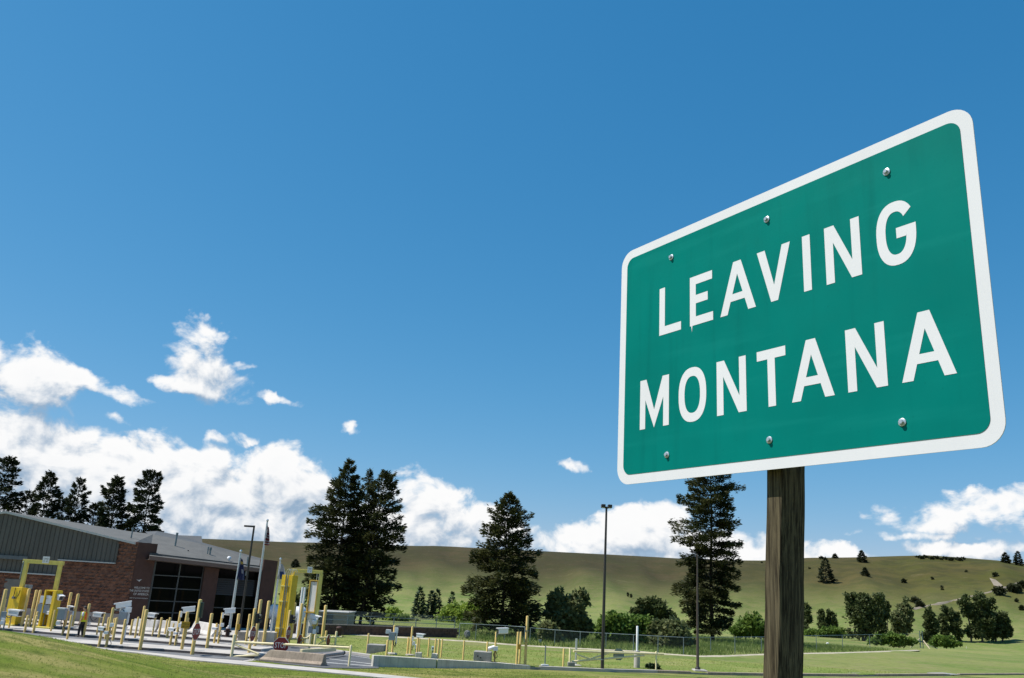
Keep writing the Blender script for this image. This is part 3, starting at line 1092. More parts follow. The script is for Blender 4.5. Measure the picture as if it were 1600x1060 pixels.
def make_sign():
    base = sp(.72, 0, -.05)
    bz = ground(base.x, base.y)
    root = thing('highway_sign', (base.x, base.y, bz), 'large green LEAVING MONTANA road sign with white border on a wooden post', 'road sign')
    mb = MB()
    mb.prism([sp(u, v, 0) for u, v in rrect(0, 0, 1.40256, .9144, .062)], SN * -.004)
    panel = build('sign_panel', mb, M_SHEET, root)
    mb = MB()
    mb.prism([sp(u, v, .0014) for u, v in rrect(.0345, .0345, 1.40256 - .0345, .9144 - .0345, .036)], SN * -.0012)
    build('green_field', mb, M_GREEN, root)
    spec = [('L', .220, .331, 0), ('E', .375, .484, 0), ('A', .517, .669, 0), ('V', .678, .810, 0), ('I', .8555, .884, 0), ('N', .936, 1.0545, 0), ('G', 1.106, 1.225, 0),
            ('M', .122, .272, 1), ('O', .320, .450, 1), ('N', .497, .622, 1), ('T', .667, .778, 1), ('A', .796, .944, 1), ('N', .988, 1.110, 1), ('A', 1.151, 1.299, 1)]
    for ch, u0, u1, row in spec:
        v0, v1 = ((.5265, .7075), (.1915, .3735))[row]
        if ch in 'OG':
            v0, v1 = v0 - .004, v1 + .004
        mb = MB()
        for poly in letter_polys(ch, u0, u1, v0, v1):
            mb.face([sp(u, v, .0022) for u, v in poly])
        if ch == 'E':                                     # a drip of white paint under the E
            mb.face([sp(u, v, .0022) for u, v in ((.381, .5265), (.387, .5265), (.3855, .515), (.3845, .504), (.383, .516))])
        o = build('letter', mb, M_LEGEND, root)
        for p in o.data.polygons:
            if (p.normal.dot(SN)) < 0:
                p.flip()
    for (u, v) in ((.281, .816), (.723, .813), (1.152, .810), (.264, .087), (.708, .089), (1.143, .087)):
        c = sp(u, v, .0)
        a, b = SW, ZU

        def ring(r, d, n, ph=0):
            return [c + SN * d + (a * math.cos(2 * math.pi * k / n + ph) + b * math.sin(2 * math.pi * k / n + ph)) * r for k in range(n)]
        mw = MB()
        R1, R2, R3 = ring(.0145, .002, 16), ring(.0145, .0045, 16), ring(.011, .006, 16)
        vs = R1 + R2 + R3
        fs = [(i, (i + 1) % 16, 16 + (i + 1) % 16, 16 + i) for i in range(16)] + [(16 + i, 16 + (i + 1) % 16, 32 + (i + 1) % 16, 32 + i) for i in range(16)] + [tuple(range(32, 48))]
        mw.add(vs, fs)
        bolt = build('bolt', mw, M_ALU, root, smooth=True)
        mh = MB()
        R1, R2, R3 = ring(.0088, .0055, 6), ring(.0088, .0125, 6), ring(.0068, .0145, 6)
        vs = R1 + R2 + R3
        fs = [(i, (i + 1) % 6, 6 + (i + 1) % 6, 6 + i) for i in range(6)] + [(6 + i, 6 + (i + 1) % 6, 12 + (i + 1) % 6, 12 + i) for i in range(6)] + [tuple(range(12, 18))]
        mh.add(vs, fs)
        build('bolt_head', mh, M_ALU, bolt)
    for v in (.813, .088):                                 # timber rails behind the panel
        mb = MB()
        c = sp(.705, v, -.004 - .024)
        mb.box(c, (1.28 * SS, .046, .089), (SW, SN, ZU))
        build('stringer', mb, M_POST, root, bevel=.003)
    # post: stands behind the rails and leans a little, worn arrises, checks
    g0 = -.004 - .049
    zt, zb = SO.z + .90 * SS, bz - .5
    mb = MB()
    n = 46
    cs = [(0, -.012), (.006, -.003), (.016, 0), (.5, .0006), (.90, 0), (.968, -.004), (1.0, -.014), (1.0, -.07), (1.0, -.125), (.97, -.137), (.5, -.139), (.02, -.137), (0, -.12), (0, -.06)]
    for i in range(n + 1):
        z = zb + (zt - zb) * i / n
        v = (z - SO.z) / SS
        uL = .6925 - .83 * (-g0 / SS) + (v + .01) * .058
        wobble = .0012 * math.sin(i * 1.3) + .0008 * math.sin(i * 2.9 + 1)
        for k, (a, d) in enumerate(cs):
            dn = d + (.0015 * math.sin(i * .9 + k * 2) if k in (0, 1, 5, 6) else .0)
            if k in (5, 6) and v < -.3:
                dn -= .004 + .003 * math.sin(i * .7)
            p = SO + SW * (uL * SS + a * .0785 + wobble) + SN * (g0 + dn)
            mb.v.append(Vector((p.x, p.y, z)))
    m = len(cs)
    for i in range(n):
        for k in range(m):
            mb.f.append((i * m + k, i * m + (k + 1) % m, (i + 1) * m + (k + 1) % m, (i + 1) * m + k))
    mb.f.append(tuple(n * m + k for k in range(m)))
    build('post', mb, M_POST, root, smooth=True)


make_sign()


# ------------------------------------------------------------------ text helper
def text_mesh(body, width, height, origin, X, Y, N_, parent, name, m, thick=.0):
    """flat lettering: fitted to width x height, lower left at origin, along X and Y"""
    cu = bpy.data.curves.new('t', 'FONT')
    cu.body = body
    cu.size = 1.0
    cu.resolution_u = 2
    ob = bpy.data.objects.new('t', cu)
    COL.objects.link(ob)
    dg = bpy.context.evaluated_depsgraph_get()
    me = bpy.data.meshes.new_from_object(ob.evaluated_get(dg))
    bpy.data.objects.remove(ob)
    bpy.data.curves.remove(cu)
    co_ = np.zeros(len(me.vertices) * 3)
    me.vertices.foreach_get('co', co_)
    co_ = co_.reshape(-1, 3)
    mn, mx_ = co_.min(0), co_.max(0)
    off = base_of(parent)
    for v, c in zip(me.vertices, co_):
        a = (c[0] - mn[0]) / (mx_[0] - mn[0]) * width
        b = (c[1] - mn[1]) / (mx_[1] - mn[1]) * height
        v.co = Vector(origin) + X * a + Y * b - off
    me.name = name
    me.materials.clear()
    return link(name, me, parent, m)


# ------------------------------------------------------------------ border station building
def make_building():
    YA = 56.0
    corner = atY(207.5, 900, YA)
    root = thing('border_station', (corner.x, corner.y, 0), 'long brown block and grey metal border station with glass front', 'building')
    A = lambda x, y: atY(x, y, YA)
    zA = lambda y, x=100: atY(x, y, YA).z
    back = Vector((0, 1, 0))
    X0 = corner.x
    XL = A(-130, 900).x
    # rough block wall, gable end
    zt_l, zt_s1, zt_s2 = A(0, 893).z, A(0, 893).z, A(140, 877.5).z
    xs1 = A(91, 885).x               # where the siding steps up
    xs2 = A(181.5, 880).x            # right end of the siding
    ztop = A(196, 846).z
    zpl = A(122, 955.5).z
    door_x0, door_x1 = A(4, 930).x, A(33, 930).x
    dz = A(20, 905).z
    mb = MB()
    # relief: split-face courses, each block its own bulge
    rng = np.random.default_rng(3)
    bw, bh = .40, .20
    nrow = int((ztop - zpl) / bh) + 1
    for r in range(nrow):
        z0 = zpl + r * bh
        x = XL - (bw / 2 if r % 2 else 0)
        while x < X0 - .02:
            x0, x1 = max(x, XL), min(x + bw, X0)
            lim = zt_s1 if (x0 + x1) / 2 < xs1 else (zt_s2 if (x0 + x1) / 2 < xs2 else ztop)
            z1 = min(z0 + bh, lim)
            hole = door_x0 < (x0 + x1) / 2 < door_x1 and z0 < dz
            if z1 - z0 > .03 and x1 - x0 > .03 and not hole:
                nx = 3
                o = len(mb.v)
                for j in range(3):
                    for i in range(nx + 1):
                        edge = (i in (0, nx)) or (j in (0, 2))
                        dy = -(.05 * rng.random()) if edge else -(.02 + .15 * rng.random())
                        mb.v.append(Vector((x0 + (x1 - x0) * i / nx, YA + dy, z0 + (z1 - z0) * j / 2 + (0 if edge else .03 * (rng.random() - .5)))))
                for j in range(2):
                    for i in range(nx):
                        q = o + j * (nx + 1) + i
                        mb.f.append((q, q + 1, q + nx + 2, q + nx + 1))
            x += bw
    o = build('split_face_blocks', mb, M_SPLIT, root)
    o['kind'] = 'stuff'
    mb = MB()
    poly = [A(-130, 0), A(0, 0)]
    gab = [(XL, 0), (X0, 0), (X0, ztop), (A(182, 844).x, A(182, 844).z - .03), (A(12, 799.5).x, A(12, 799.5).z - .03), (XL, A(-40, 806).z - 1.2)]
    mb.prism([Vector((x, YA + .02, z)) for x, z in gab], (0, .5, 0))
    build('gable_wall', mb, M_SPLIT, root)
    mb = MB()
    mb.prism([Vector((x, YA - .10, z)) for x, z in ((XL, -.1), (X0 + .0, -.1), (X0 + .0, zpl), (XL, zpl))], (0, .12, 0))
    build('plinth', mb, M_PLINTH, root, bevel=.02)
    mb = MB().box(((door_x0 + door_x1) / 2, YA - .03, (dz + zpl) / 2 - .3), (door_x1 - door_x0, .08, dz - zpl + .6))
    d = build('roll_up_door', mb, mat('grey_door', (.16, .145, .125), .7, var=.1), root)
    # standing seam siding, one panel at a time
    pw = .289
    x = XL
    rx0, rz0 = A(12, 799.5).x, A(12, 799.5).z
    rx1, rz1 = A(200, 844).x, A(200, 844).z
    sl = (rz1 - rz0) / (rx1 - rx0)
    shared = {}
    while x < xs2 - .05:
        xe = min(x + pw, xs2)
        zb = zt_s1 if (x + xe) / 2 < xs1 else zt_s2
        tl = rz0 + (x - rx0) * (sl if x > rx0 else .16) - .09
        tr = rz0 + (xe - rx0) * (sl if xe > rx0 else .16) - .09
        mb = MB()
        y0 = YA - .055
        mb.prism([Vector((x + .012, y0, zb)), Vector((xe - .012, y0, zb)), Vector((xe - .012, y0, tr)), Vector((x + .012, y0, tl))], (0, .06, 0))
        mb.prism([Vector((xe - .022, y0 - .045, zb)), Vector((xe + .004, y0 - .045, zb)), Vector((xe + .004, y0 - .045, tr)), Vector((xe - .022, y0 - .045, tr))], (0, .05, 0))
        build('siding_panel', mb, M_SIDING, root)
        x += pw
    mb = MB()
    mb.box(((XL + xs1) / 2, YA - .13, zt_s1 - .02), (xs1 - XL, .2, .07))
    mb.box(((xs1 + xs2) / 2, YA - .135, zt_s2 - .02), (xs2 - xs1, .2, .07))
    build('drip_trim', mb, M_TRIM, root)
    mb = MB()
    a, b = Vector((rx0, YA - .2, rz0)), Vector((A(213, 848).x, YA - .2, A(213, 848).z))
    c = Vector((XL, YA - .2, rz0 + (XL - rx0) * .16))
    for p, q in ((c, a), (a, b)):
        mb.prism([p, q, q + Vector((0, 0, -.13)), p + Vector((0, 0, -.13))], (0, .3, 0))
    build('rake_trim', mb, M_TRIM, root)
    mb = MB().box((A(15, 871).x - 1.5, YA - .22, A(15, 871).z), (A(38, 871).x - A(-100, 871).x, .1, .22))
    build('dark_conduit_band', mb, M_DARKGREY, root)
    # ---- facade, in shade, running back to the right
    fd = Vector((.75, .66, 0)).normalized()
    fn = Vector((fd.y, -fd.x, 0))

    def fpt(x, y, out=0.0):
        r = ray(x, y)
        t = ((corner - CAM).dot(fn) + out) / r.dot(fn)
        return CAM + r * t

    def fs(x, y):
        p = fpt(x, y)
        return (p - corner).dot(fd)

    def fq(s, z, out=0.0):
        return Vector((corner.x, corner.y, 0)) + fd * s + fn * out + ZU * z

    def slab(name, s0, s1, z0, z1, out, thick, m, par=None, z1b=None, bevel=0.0):
        mb = MB().prism([fq(s0, z0, out), fq(s1, z0, out), fq(s1, z1b if z1b is not None else z1, out), fq(s0, z1, out)], fn * -thick)
        return build(name, mb, m, par or root, bevel=bevel)
    sB = fs(238, 900)
    zB = fpt(212, 847.5).z
    zB2 = fpt(236, 849.5).z
    mb = MB()
    slab('welcome_wall', 0.001, sB, -.1, zB, .015, .7, M_SMOOTHBLOCK, z1b=zB2)
    # courses of the welcome wall: recessed joints as thin dark reveals
    # glass bay 1
    s1a, s1b = fs(241, 905), fs(317, 915)
    s2a, s2b = fs(339, 918), fs(404, 925)
    sT0, sT1 = fs(402.6, 930), fs(424.5, 930)
    ze = lambda x, y: fpt(x, y).z
    e0, e1 = ze(241, 876), ze(404, 897)
    zeave = lambda s: e0 + (e1 - e0) * (s - s1a) / (s2b - s1a)
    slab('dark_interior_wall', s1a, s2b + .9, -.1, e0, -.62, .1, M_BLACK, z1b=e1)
    slab('brick_pier', s1b, s2a, -.1, zeave(s1b), -.05, .5, M_SMOOTHBLOCK, z1b=zeave(s2a))
    zt_ = ze(408, 874)
    slab('end_tower', sT0, sT1, -.1, zt_, .25, .6, M_SMOOTHBLOCK, z1b=ze(426, 876.5))
    rows = [ze(264, 900), ze(264, 920), ze(264, 940), ze(264, 958)]
    sm = fs(281, 905)
    lv = [-.05] + sorted(rows) + [None]
    for (a, b) in ((s1a, sm), (sm, s1b)):
        for z0, z1 in zip(lv[:-1], lv[1:]):
            slab('window_pane', a + .05, b - .05, z0 + .03, (z1 if z1 else zeave(a)) - .03, -.30, .03, M_GLASS, z1b=(z1 - .03) if z1 else zeave(b) - .03)
    mb = MB()
    for z in rows:
        mb.prism([fq(s1a, z - .03, -.26), fq(s1b, z - .03, -.26), fq(s1b, z + .03, -.26), fq(s1a, z + .03, -.26)], fn * -.1)
    build('mullion', mb, M_MULL, root)
    for s in (s1a + .02, sm, s1b - .02):
        slab('mullion', s - .04, s + .04, -.05, zeave(s), -.25, .12, M_MULL)
    lz0, lz1 = ze(372, 931), ze(372, 908)
    for i in range(8):
        z = lz0 + (lz1 - lz0) * i / 7.0
        mb = MB().prism([fq(s2a + .05, z, -.30), fq(s2b - .25, z, -.30), fq(s2b - .25, z + .11, -.40), fq(s2a + .05, z + .11, -.40)], fn * -.015)
        build('louver_slat', mb, mat('louver_grey', (.085, .075, .070), .6), root)
    slab('window_pane', s2a + .05, s2b, lz1 + .12, zeave(s2a + .1) - .05, -.35, .03, M_GLASS)
    for z0, z1 in ((-.05, ze(372, 951)), (ze(372, 951), lz0)):
        slab('window_pane', s2a + .05, s2b, z0 + .02, z1 - .02, -.35, .03, M_GLASS)
    slab('mullion', s2a, s2b, ze(372, 951) - .03, ze(372, 951) + .03, -.3, .06, M_MULL)
    # lettering on the welcome wall
    for txt, xa, xb, y0, y1 in (('WELCOME TO', 208.8, 234.8, 920.4, 917.2), ('THE UNITED STATES', 201.6, 240.2, 925.2, 922.0), ('OF AMERICA', 207.8, 232.3, 930.4, 926.9), ('PORT OF ROOSVILLE MONTANA', 202.2, 235.0, 935.8, 934.2)):
        sa, sb = fs(xa, y0), fs(xb, y0)
        zlo = fpt((xa + xb) / 2, (y0 + .0) + .0).z
        zhi = fpt((xa + xb) / 2, y1).z
        sb = min(sb, sB - .05)
        text_mesh(txt, sb - sa, zhi - zlo, fq(sa, zlo, .03), fd, ZU, fn, root, 'wall_lettering', M_LETTERMETAL)
    c0 = fpt(217.3, 907)
    k = .043
    em = [(-2.8, .8), (-1.2, .5), (-.2, .2), (.7, .9), (2.6, 1.5), (1.6, .2), (.9, -.4), (.6, -1.6), (.0, -1.9), (-.4, -1.0), (-.9, -.4), (-2.2, .1)]
    mb = MB().prism([c0 + fd * (a * k * 1.35) + ZU * (b * k) + fn * .03 for a, b in em], fn * -.02)
    build('eagle_emblem', mb, mat('emblem_silver', (.6, .58, .55), .4), root)
    # ---- roofs
    mb = MB()
    inw = -fn
    ea, eb = fpt(233.5, 868.5, .55), fpt(408, 888.5, .55)

    def rp(x, y, extra):
        # a point of the upper roof edge, further from us than the eave by 'extra'
        r = ray(x, y)
        d = math.hypot(r.x, r.y)
        e = ea + (eb - ea) * ((x - 233.5) / (408 - 233.5))
        R = math.hypot(e.x, e.y) + extra
        return CAM + r * (R / d)
    up = [rp(239, 835, 7.5), rp(275, 842, 7.0), rp(313, 849.5, 6.4), (rp(407, 875.5, 5.0))]
    poly = [ea, eb] + up[::-1]
    vs = poly + [p + Vector((0, 0, -.14)) for p in poly]
    n = len(poly)
    # a fan of quads so that the slightly bent roof stays clean
    lower = [ea, ea + (eb - ea) * .22, ea + (eb - ea) * .46, eb]
    mb.add(lower + up, [(0, 1, 5, 4), (1, 2, 6, 5), (2, 3, 7, 6)])
    mb.add([p + Vector((0, 0, -.14)) for p in lower] + [p + Vector((0, 0, -.14)) for p in up], [(0, 4, 5, 1), (1, 5, 6, 2), (2, 6, 7, 3)])
    build('roof', mb, M_ROOF, root)
    # rear part of the same roof over the gable
    mb = MB()
    r0 = Vector((rx0, YA - .2, rz0))
    r1 = Vector((A(213, 848).x, YA - .2, A(213, 848).z))
    q = [r0, Vector(((r0 + r1) / 2)), r1, ea + (up[0] - ea) * .55, up[0], rp(200, 830, 8.0), rp(85, 814.5, 9)]
    mb.add(q, [(0, 1, 5, 6), (1, 2, 5), (2, 3, 4, 5)])
    mb.add([p + Vector((0, 0, -.1)) for p in q], [(0, 6, 5, 1), (1, 5, 2), (2, 5, 4, 3)])
    build('gable_roof', mb, M_ROOF, root)
    mb = MB().prism([ea + fn * .02, eb + fn * .02, eb + fn * .02 + ZU * -.24, ea + fn * .02 + ZU * -.24], fn * .03)
    build('eave_fascia', mb, mat('brown_fascia', (.13, .085, .07), .7), root)
    mb = MB().prism([ea + ZU * -.2, eb + ZU * -.2, eb + ZU * -.24 - fn * 1.2, ea + ZU * -.24 - fn * 1.2], ZU * -.05)
    build('eave_soffit', mb, mat('soffit_brown', (.10, .07, .06), .8), root)
    # snow guards along the eave
    mb = MB()
    for i in range(46):
        p = ea + (eb - ea) * ((i + .5) / 46) + (up[0] - ea).normalized() * .35 + ZU * .06
        mb.box(p, (.16, .05, .09), (fd, fn, ZU))
    o = build('snow_guards', mb, M_ROOF2, root)
    # slate-grey roof of the wing behind
    mb = MB()
    w = [rp(226, 831, 14), rp(246, 830, 14), rp(278, 836.5, 14), rp(315, 838, 14), rp(316, 848, 12), rp(409, 873, 8), rp(409, 879, 7), rp(313, 853, 8.5), rp(239, 838, 10)]
    mb.add(w, [(0, 1, 2, 7, 8), (2, 3, 4, 7), (4, 5, 6, 7)])
    build('rear_roof', mb, M_ROOF2, root)
    # vent pipes
    for (x, yt, yb, ex, w_) in ((204.5, 826, 843, 3.0, .09), (274, 834, 851, 4.2, .12), (322.8, 856, 874, 3.0, .08), (326.5, 857, 875, 3.0, .12), (385.5, 872, 888, .3, .12)):
        p = rp(x, yb, ex)
        h = top_z(p, yt)
        mb = MB().tube([p + ZU * -.5, p + ZU * h], w_ / 2, 10)
        mb.tube([p + ZU * (h - .12), p + ZU * (h + .06)], w_ / 2 * 1.35, 10)
        build('vent_pipe', mb, M_STEEL, root, smooth=True)
    p = rp(358, 873.5, 2.0)
    mb = MB().lathe(p + ZU * -.1, [(.08, 0), (.08, .1), (.15, .12), (.14, .2), (.09, .26), (.01, .28)], 12)
    build('dome_vent', mb, M_WHITE, root, smooth=True)
    p = rp(293.5, 864, 3.0)
    build('vent_stub', MB().tube([p + ZU * -.2, p + ZU * .18], .05, 8), M_BLACK, root)


make_building()
# ------------------------------------------------------------------ bollards and equipment
YEL = 'yellow bollards of the inspection lanes'


def post_mb(base, h, d, n=12, sink=.3):
    r = d / 2
    return MB().lathe(base, [(r, -sink), (r, h - r * .45), (r * .86, h - r * .16), (r * .5, h - .005), (.01, h)], n)


def bollard(xt, yt, xb, yb, w, label, m=M_CREAM, name='bollard', group=YEL, cat='bollard'):
    b = g(xb, yb)
    h = top_z(b, yt)
    d = w * mpp(b)
    o = build(name, post_mb(b, h, d), m, smooth=True, loc=b)
    tag(o, label, cat, group)
    return o


BOLL = [
    (7.5, 920.6, -4, 983, 5.2, 'tall yellow bollard cut by the left picture edge, left of the yellow panel'),
    (6, 936, -1, 980, 3.4, 'short yellow bollard tucked behind the tall one at the left picture edge'),
    (45.8, 920, 33.5, 979, 4.9, 'tall yellow bollard overlapping the right edge of the flat yellow panel'),
    (56.7, 922, 45.8, 977.5, 4.3, 'left of a pair of tall yellow bollards between the two panels of the left gantry'),
    (62.4, 922, 51.8, 978, 4.3, 'right of a pair of tall yellow bollards between the two panels of the left gantry'),
    (43.3, 961.4, 38.6, 986.8, 3.6, 'short yellow bollard in front of the flat yellow panel, nearest the lawn'),
    (57.7, 955.8, 53.2, 983, 3.2, 'short yellow bollard just behind another, left of the open panel'),
    (58.2, 962, 51.8, 989, 3.8, 'short stout yellow bollard at the lawn edge, in front of the bollard pair'),
    (85.3, 953.3, 79.2, 986.6, 2.7, 'slim yellow bollard crossing the right edge of the open panel'),
    (107.4, 926, 101, 978, 4.6, 'tall shaded yellow bollard right of the open panel, behind the grey box'),
    (106, 940, 101.6, 976, 3.2, 'slim yellow bollard hiding partly behind the grey box'),
    (121.4, 928, 112.6, 978.8, 4.6, 'tall yellow bollard left of the worker, against the brick wall'),
    (111, 961, 104.6, 999.2, 3.3, 'slim short yellow bollard at the lawn edge left of the worker'),
    (139, 943.3, 130, 996, 4.0, 'yellow bollard directly right of the worker in the orange vest'),
    (164, 957, 160, 981, 3.0, 'yellow bollard behind the small white camera right of the worker'),
    (168.6, 964.6, 164, 1000, 3.3, 'short yellow bollard left of the big hooded camera, behind a taller post'),
    (178, 966, 174.5, 992, 2.8, 'thin yellow bollard half hidden left of the big hooded camera'),
    (181.7, 965.4, 176, 1002, 4.0, 'short yellow bollard in front and left of the big hooded camera'),
    (194.8, 967.5, 189.3, 1006.8, 3.9, 'short yellow bollard standing under the big hooded camera'),
    (207, 968, 203, 994, 3.4, 'short yellow bollard before the left end of the first white jersey barrier'),
    (215, 964, 210.7, 997, 3.0, 'slim yellow bollard in the middle of the first white jersey barrier'),
    (225, 947, 217.7, 994.5, 3.4, 'tall slim yellow bollard just behind the stoutest one below the welcome wall'),
    (228.3, 952.5, 218.2, 1017, 5.6, 'stoutest tall yellow bollard, in front of the welcome wall lettering'),
    (252, 965, 247.5, 997.4, 3.6, 'short yellow bollard at the gap between the first two white jersey barriers'),
    (260.7, 968, 257.8, 991, 2.8, 'slim yellow bollard at the right end of the second barrier, left of a pair'),
    (264.4, 965, 260.7, 998, 3.6, 'yellow bollard at the right end of the second barrier, right of a pair'),
    (270.6, 974, 268, 997, 2.4, 'thinnest short yellow bollard left of the hooded camera on the notice post'),
    (294, 965.7, 289.7, 995.8, 2.6, 'thin yellow bollard just behind the orange notice plate'),
    (329, 958.4, 322.8, 1014, 5.0, 'tall yellow bollard right of the leaning STOP sign, in front of a white barrier'),
    (389, 959.6, 383.8, 1008, 4.0, 'tall yellow bollard behind the gate, left of the second STOP sign'),
    (405.8, 937, 398, 1009.5, 5.2, 'very tall yellow bollard behind the second STOP sign and black signal'),
    (418.7, 939, 411.7, 1005, 5.0, 'very tall yellow bollard left of the third flagpole'),
    (459, 942, 454, 1000, 5.0, 'tall yellow bollard in front of the right edge of the ribbed yellow tower'),
    (470.3, 943, 465.5, 998, 4.6, 'broad tall ochre bollard between the two portal towers'),
    (476.0, 965, 473, 999, 2.8, 'slim yellow bollard against the left frame of the white panelled tower'),
    (508.5, 945.6, 503, 1001, 5.0, 'tall yellow bollard right of the white panelled tower'),
    (509.8, 985.6, 508, 1003, 3.3, 'short yellow bollard right beside the tall one next to the white tower'),
    (575, 989.6, 573.3, 1020, 3.2, 'yellow bollard at the left end of the grey concrete block by the road'),
    (605.7, 1000, 603.8, 1024.5, 3.6, 'short yellow bollard left of the grey meter box post'),
    (637.6, 996, 636, 1024, 3.0, 'slim yellow bollard left of the tall thin post with white boxes'),
    (670.2, 997, 668.6, 1026.5, 2.6, 'thin yellow bollard alone on the grass between two sensor blocks'),
    (680.5, 998, 679, 1026, 2.9, 'thin yellow bollard with dark cap behind the right sensor block'),
    (686, 998.5, 683.9, 1029.6, 3.1, 'yellow bollard on the wall joint, left of a close pair'),
    (690.6, 998.5, 689, 1027.5, 2.7, 'yellow bollard with a round base plate, right of a close pair'),
    (725, 1001, 723.3, 1032.3, 2.9, 'lone slim yellow bollard under the grey boulder'),
    (761.3, 1003, 760, 1033.8, 2.9, 'slim yellow bollard in front of the holed concrete block'),
    (880.6, 1013.5, 880, 1042, 3.0, 'left of the two yellow posts at the hinge of the right gate'),
]
for row in BOLL:
    bollard(*row)


class Eq:
    """a piece of equipment on its own pole: parts placed at the depth of its base"""
    def __init__(s, name, xb, yb, label, cat, group=None):
        s.b = g(xb, yb)
        s.k = mpp(s.b)
        s.root = thing(name, s.b, label, cat, group)

    def p(s, x, y, dy=0.0):
        return atY(x, y, s.b.y + dy)

    def pole(s, yt, w, m=M_CREAM, x=None, name='pole', yb=None):
        b = s.b if x is None else Vector((s.p(x, yb or yt).x, s.b.y, s.b.z))
        h = top_z(b, yt)
        return build(name, post_mb(b, h, w * s.k), m, s.root, smooth=True)

    def box(s, name, x0, y0, x1, y1, m, thick=.12, dy=-.05, bevel=.008, par=None, yaw=.0):
        c = s.p((x0 + x1) / 2, (y0 + y1) / 2, dy)
        ax = (Vector((math.cos(yaw), math.sin(yaw), 0)), Vector((-math.sin(yaw), math.cos(yaw), 0)), ZU)
        mb = MB().box(c, ((x1 - x0) * s.k, thick, (y1 - y0) * s.k), ax)
        return build(name, mb, m, par or s.root, bevel=bevel)

    def cam(s, x0, y0, x1, y1, tilt=.15, yaw=-.5, dy=0., flip=False, m=M_WHITE):
        """camera housing seen from x0 to x1, with a sun hood and a dark front glass"""
        c = s.p((x0 + x1) / 2, (y0 + y1) / 2, dy)
        L = (x1 - x0) * s.k / max(.5, math.cos(yaw))
        hh = (y1 - y0) * s.k * .80
        sg = -1 if flip else 1
        D = Vector((math.cos(yaw) * sg, math.sin(yaw), -tilt)).normalized()
        S = D.cross(ZU).normalized()
        U = S.cross(D)
        mb = MB().box(c, (L * .9, hh * 1.05, hh), (D, S, U))
        o = build('camera_housing', mb, m, s.root, bevel=hh * .16)
        mb = MB()
        top = c + U * (hh * .56) + D * (L * .04)
        mb.box(top, (L * 1.02, hh * 1.16, .015), (D, S, U))
        for sd in (-1, 1):
            mb.box(top + S * sd * hh * .575 - U * hh * .10, (L * 1.02, .015, hh * .22), (D, S, U))
        build('sun_hood', mb, m, o)
        mb = MB().box(c + D * (L * .455), (.012, hh * .8, hh * .75), (D, S, U))
        build('front_glass', mb, M_BLACK, o)
        return o

    def cable(s, px, r=.012, name='cable', dy=-.12):
        P = [s.p(x, y, dy - .03 * (i % 2)) for i, (x, y) in enumerate(px)]
        Q = []
        for i in range(len(P) - 1):
            for k in range(4):
                t = k / 4
                a, b, c_, d = P[max(i - 1, 0)], P[i], P[i + 1], P[min(i + 2, len(P) - 1)]
                Q.append(.5 * ((2 * b) + (c_ - a) * t + (2 * a - 5 * b + 4 * c_ - d) * t * t + (3 * b - a - 3 * c_ + d) * t ** 3))
        Q.append(P[-1])
        return build(name, MB().tube(Q, r, 5), M_BLACK, s.root, smooth=True)

    def bar(s, x0, y0, x1, y1, r, m, name='arm', dy=0., dy1=None):
        return build(name, MB().tube([s.p(x0, y0, dy), s.p(x1, y1, dy if dy1 is None else dy1)], r, 8), m, s.root, smooth=True)


CG = 'licence plate cameras on poles'
# left edge camera with looping cable
e = Eq('camera_pole', 13.6, 981.5, 'white camera box with cable loop in front of the flat yellow panel', 'camera', CG)
e.pole(963, 2.6)
e.cam(13, 952.5, 34.5, 964, .02, -.25)
e.cable([(8.5, 956), (9.5, 962), (13, 965.5), (18, 963), (20, 960)], .02)
e = Eq('control_box', 5.5, 982, 'tilted grey box with small white boxes at the left picture edge', 'control box')
e.pole(970, 2.2, M_STEEL)
e.box('box_body', 2, 956, 9, 968, M_GREYBOX, .16, -.1, yaw=.3)
e.box('white_box', 3, 966, 7.5, 970, M_WHITE, .12, -.2)
e.box('white_box', 1, 970.5, 6, 976, M_WHITE, .14, -.22)
e.cable([(2, 976), (.5, 979), (2, 982)], .014)
# cameras in front of the open panel
e = Eq('camera_pole', 79.3, 982.5, 'pair of white cameras on a slim post in front of the open panel', 'camera', CG)
e.pole(937, 2.2, M_WHITE)
e.cam(82, 927.5, 99, 937, .28, -.45)
e.cam(71.5, 931, 84, 936, .1, -.3)
e.box('white_box', 72.5, 936, 81, 944, M_WHITEPANEL, .12, -.05)
e = Eq('camera_pole', 73.2, 981.5, 'small round white camera on a short yellow post at the foot of the open panel', 'camera', CG)
e.pole(963, 2.7)
e.cam(72, 955, 80, 961, .05, -.6, dy=-.1)
e.box('white_box', 76, 950, 80.5, 955.5, M_GREYBOX, .15, -.1)
e.cable([(78, 961), (80, 966), (78.5, 971), (77, 968), (78, 963)], .014)
e = Eq('control_box', 66.5, 978, 'white and grey boxes stacked on a post left of the open panel', 'control box')
e.pole(934, 2.2, M_STEEL)
e.box('white_box', 63.5, 931.5, 69.5, 942, M_WHITE, .14, -.12)
e.box('grey_box', 59.5, 944, 66.5, 957, M_GREYBOX, .16, -.12)
e.box('grey_box', 69, 945.5, 77, 958, M_GREYBOX, .22, -.12, yaw=.3)
e.box('grey_box', 60, 957.5, 65, 968, M_GREYBOX, .12, -.1)
e = Eq('control_box', 97, 994, 'large grey cabinet on a yellow post, right of the open panel', 'control box')
e.pole(952, 3.4)
e.box('cabinet', 91.5, 951, 103, 968, M_GREYBOX, .22, -.2)
e.box('cabinet_lid', 91.2, 950, 103.3, 952, M_WHITEPANEL, .26, -.2)
e.box('white_box', 88.5, 971, 95, 976.5, M_WHITE, .15, -.1)
e.cable([(99, 968), (101, 973), (99.5, 978), (101.5, 984), (99, 989)], .02)
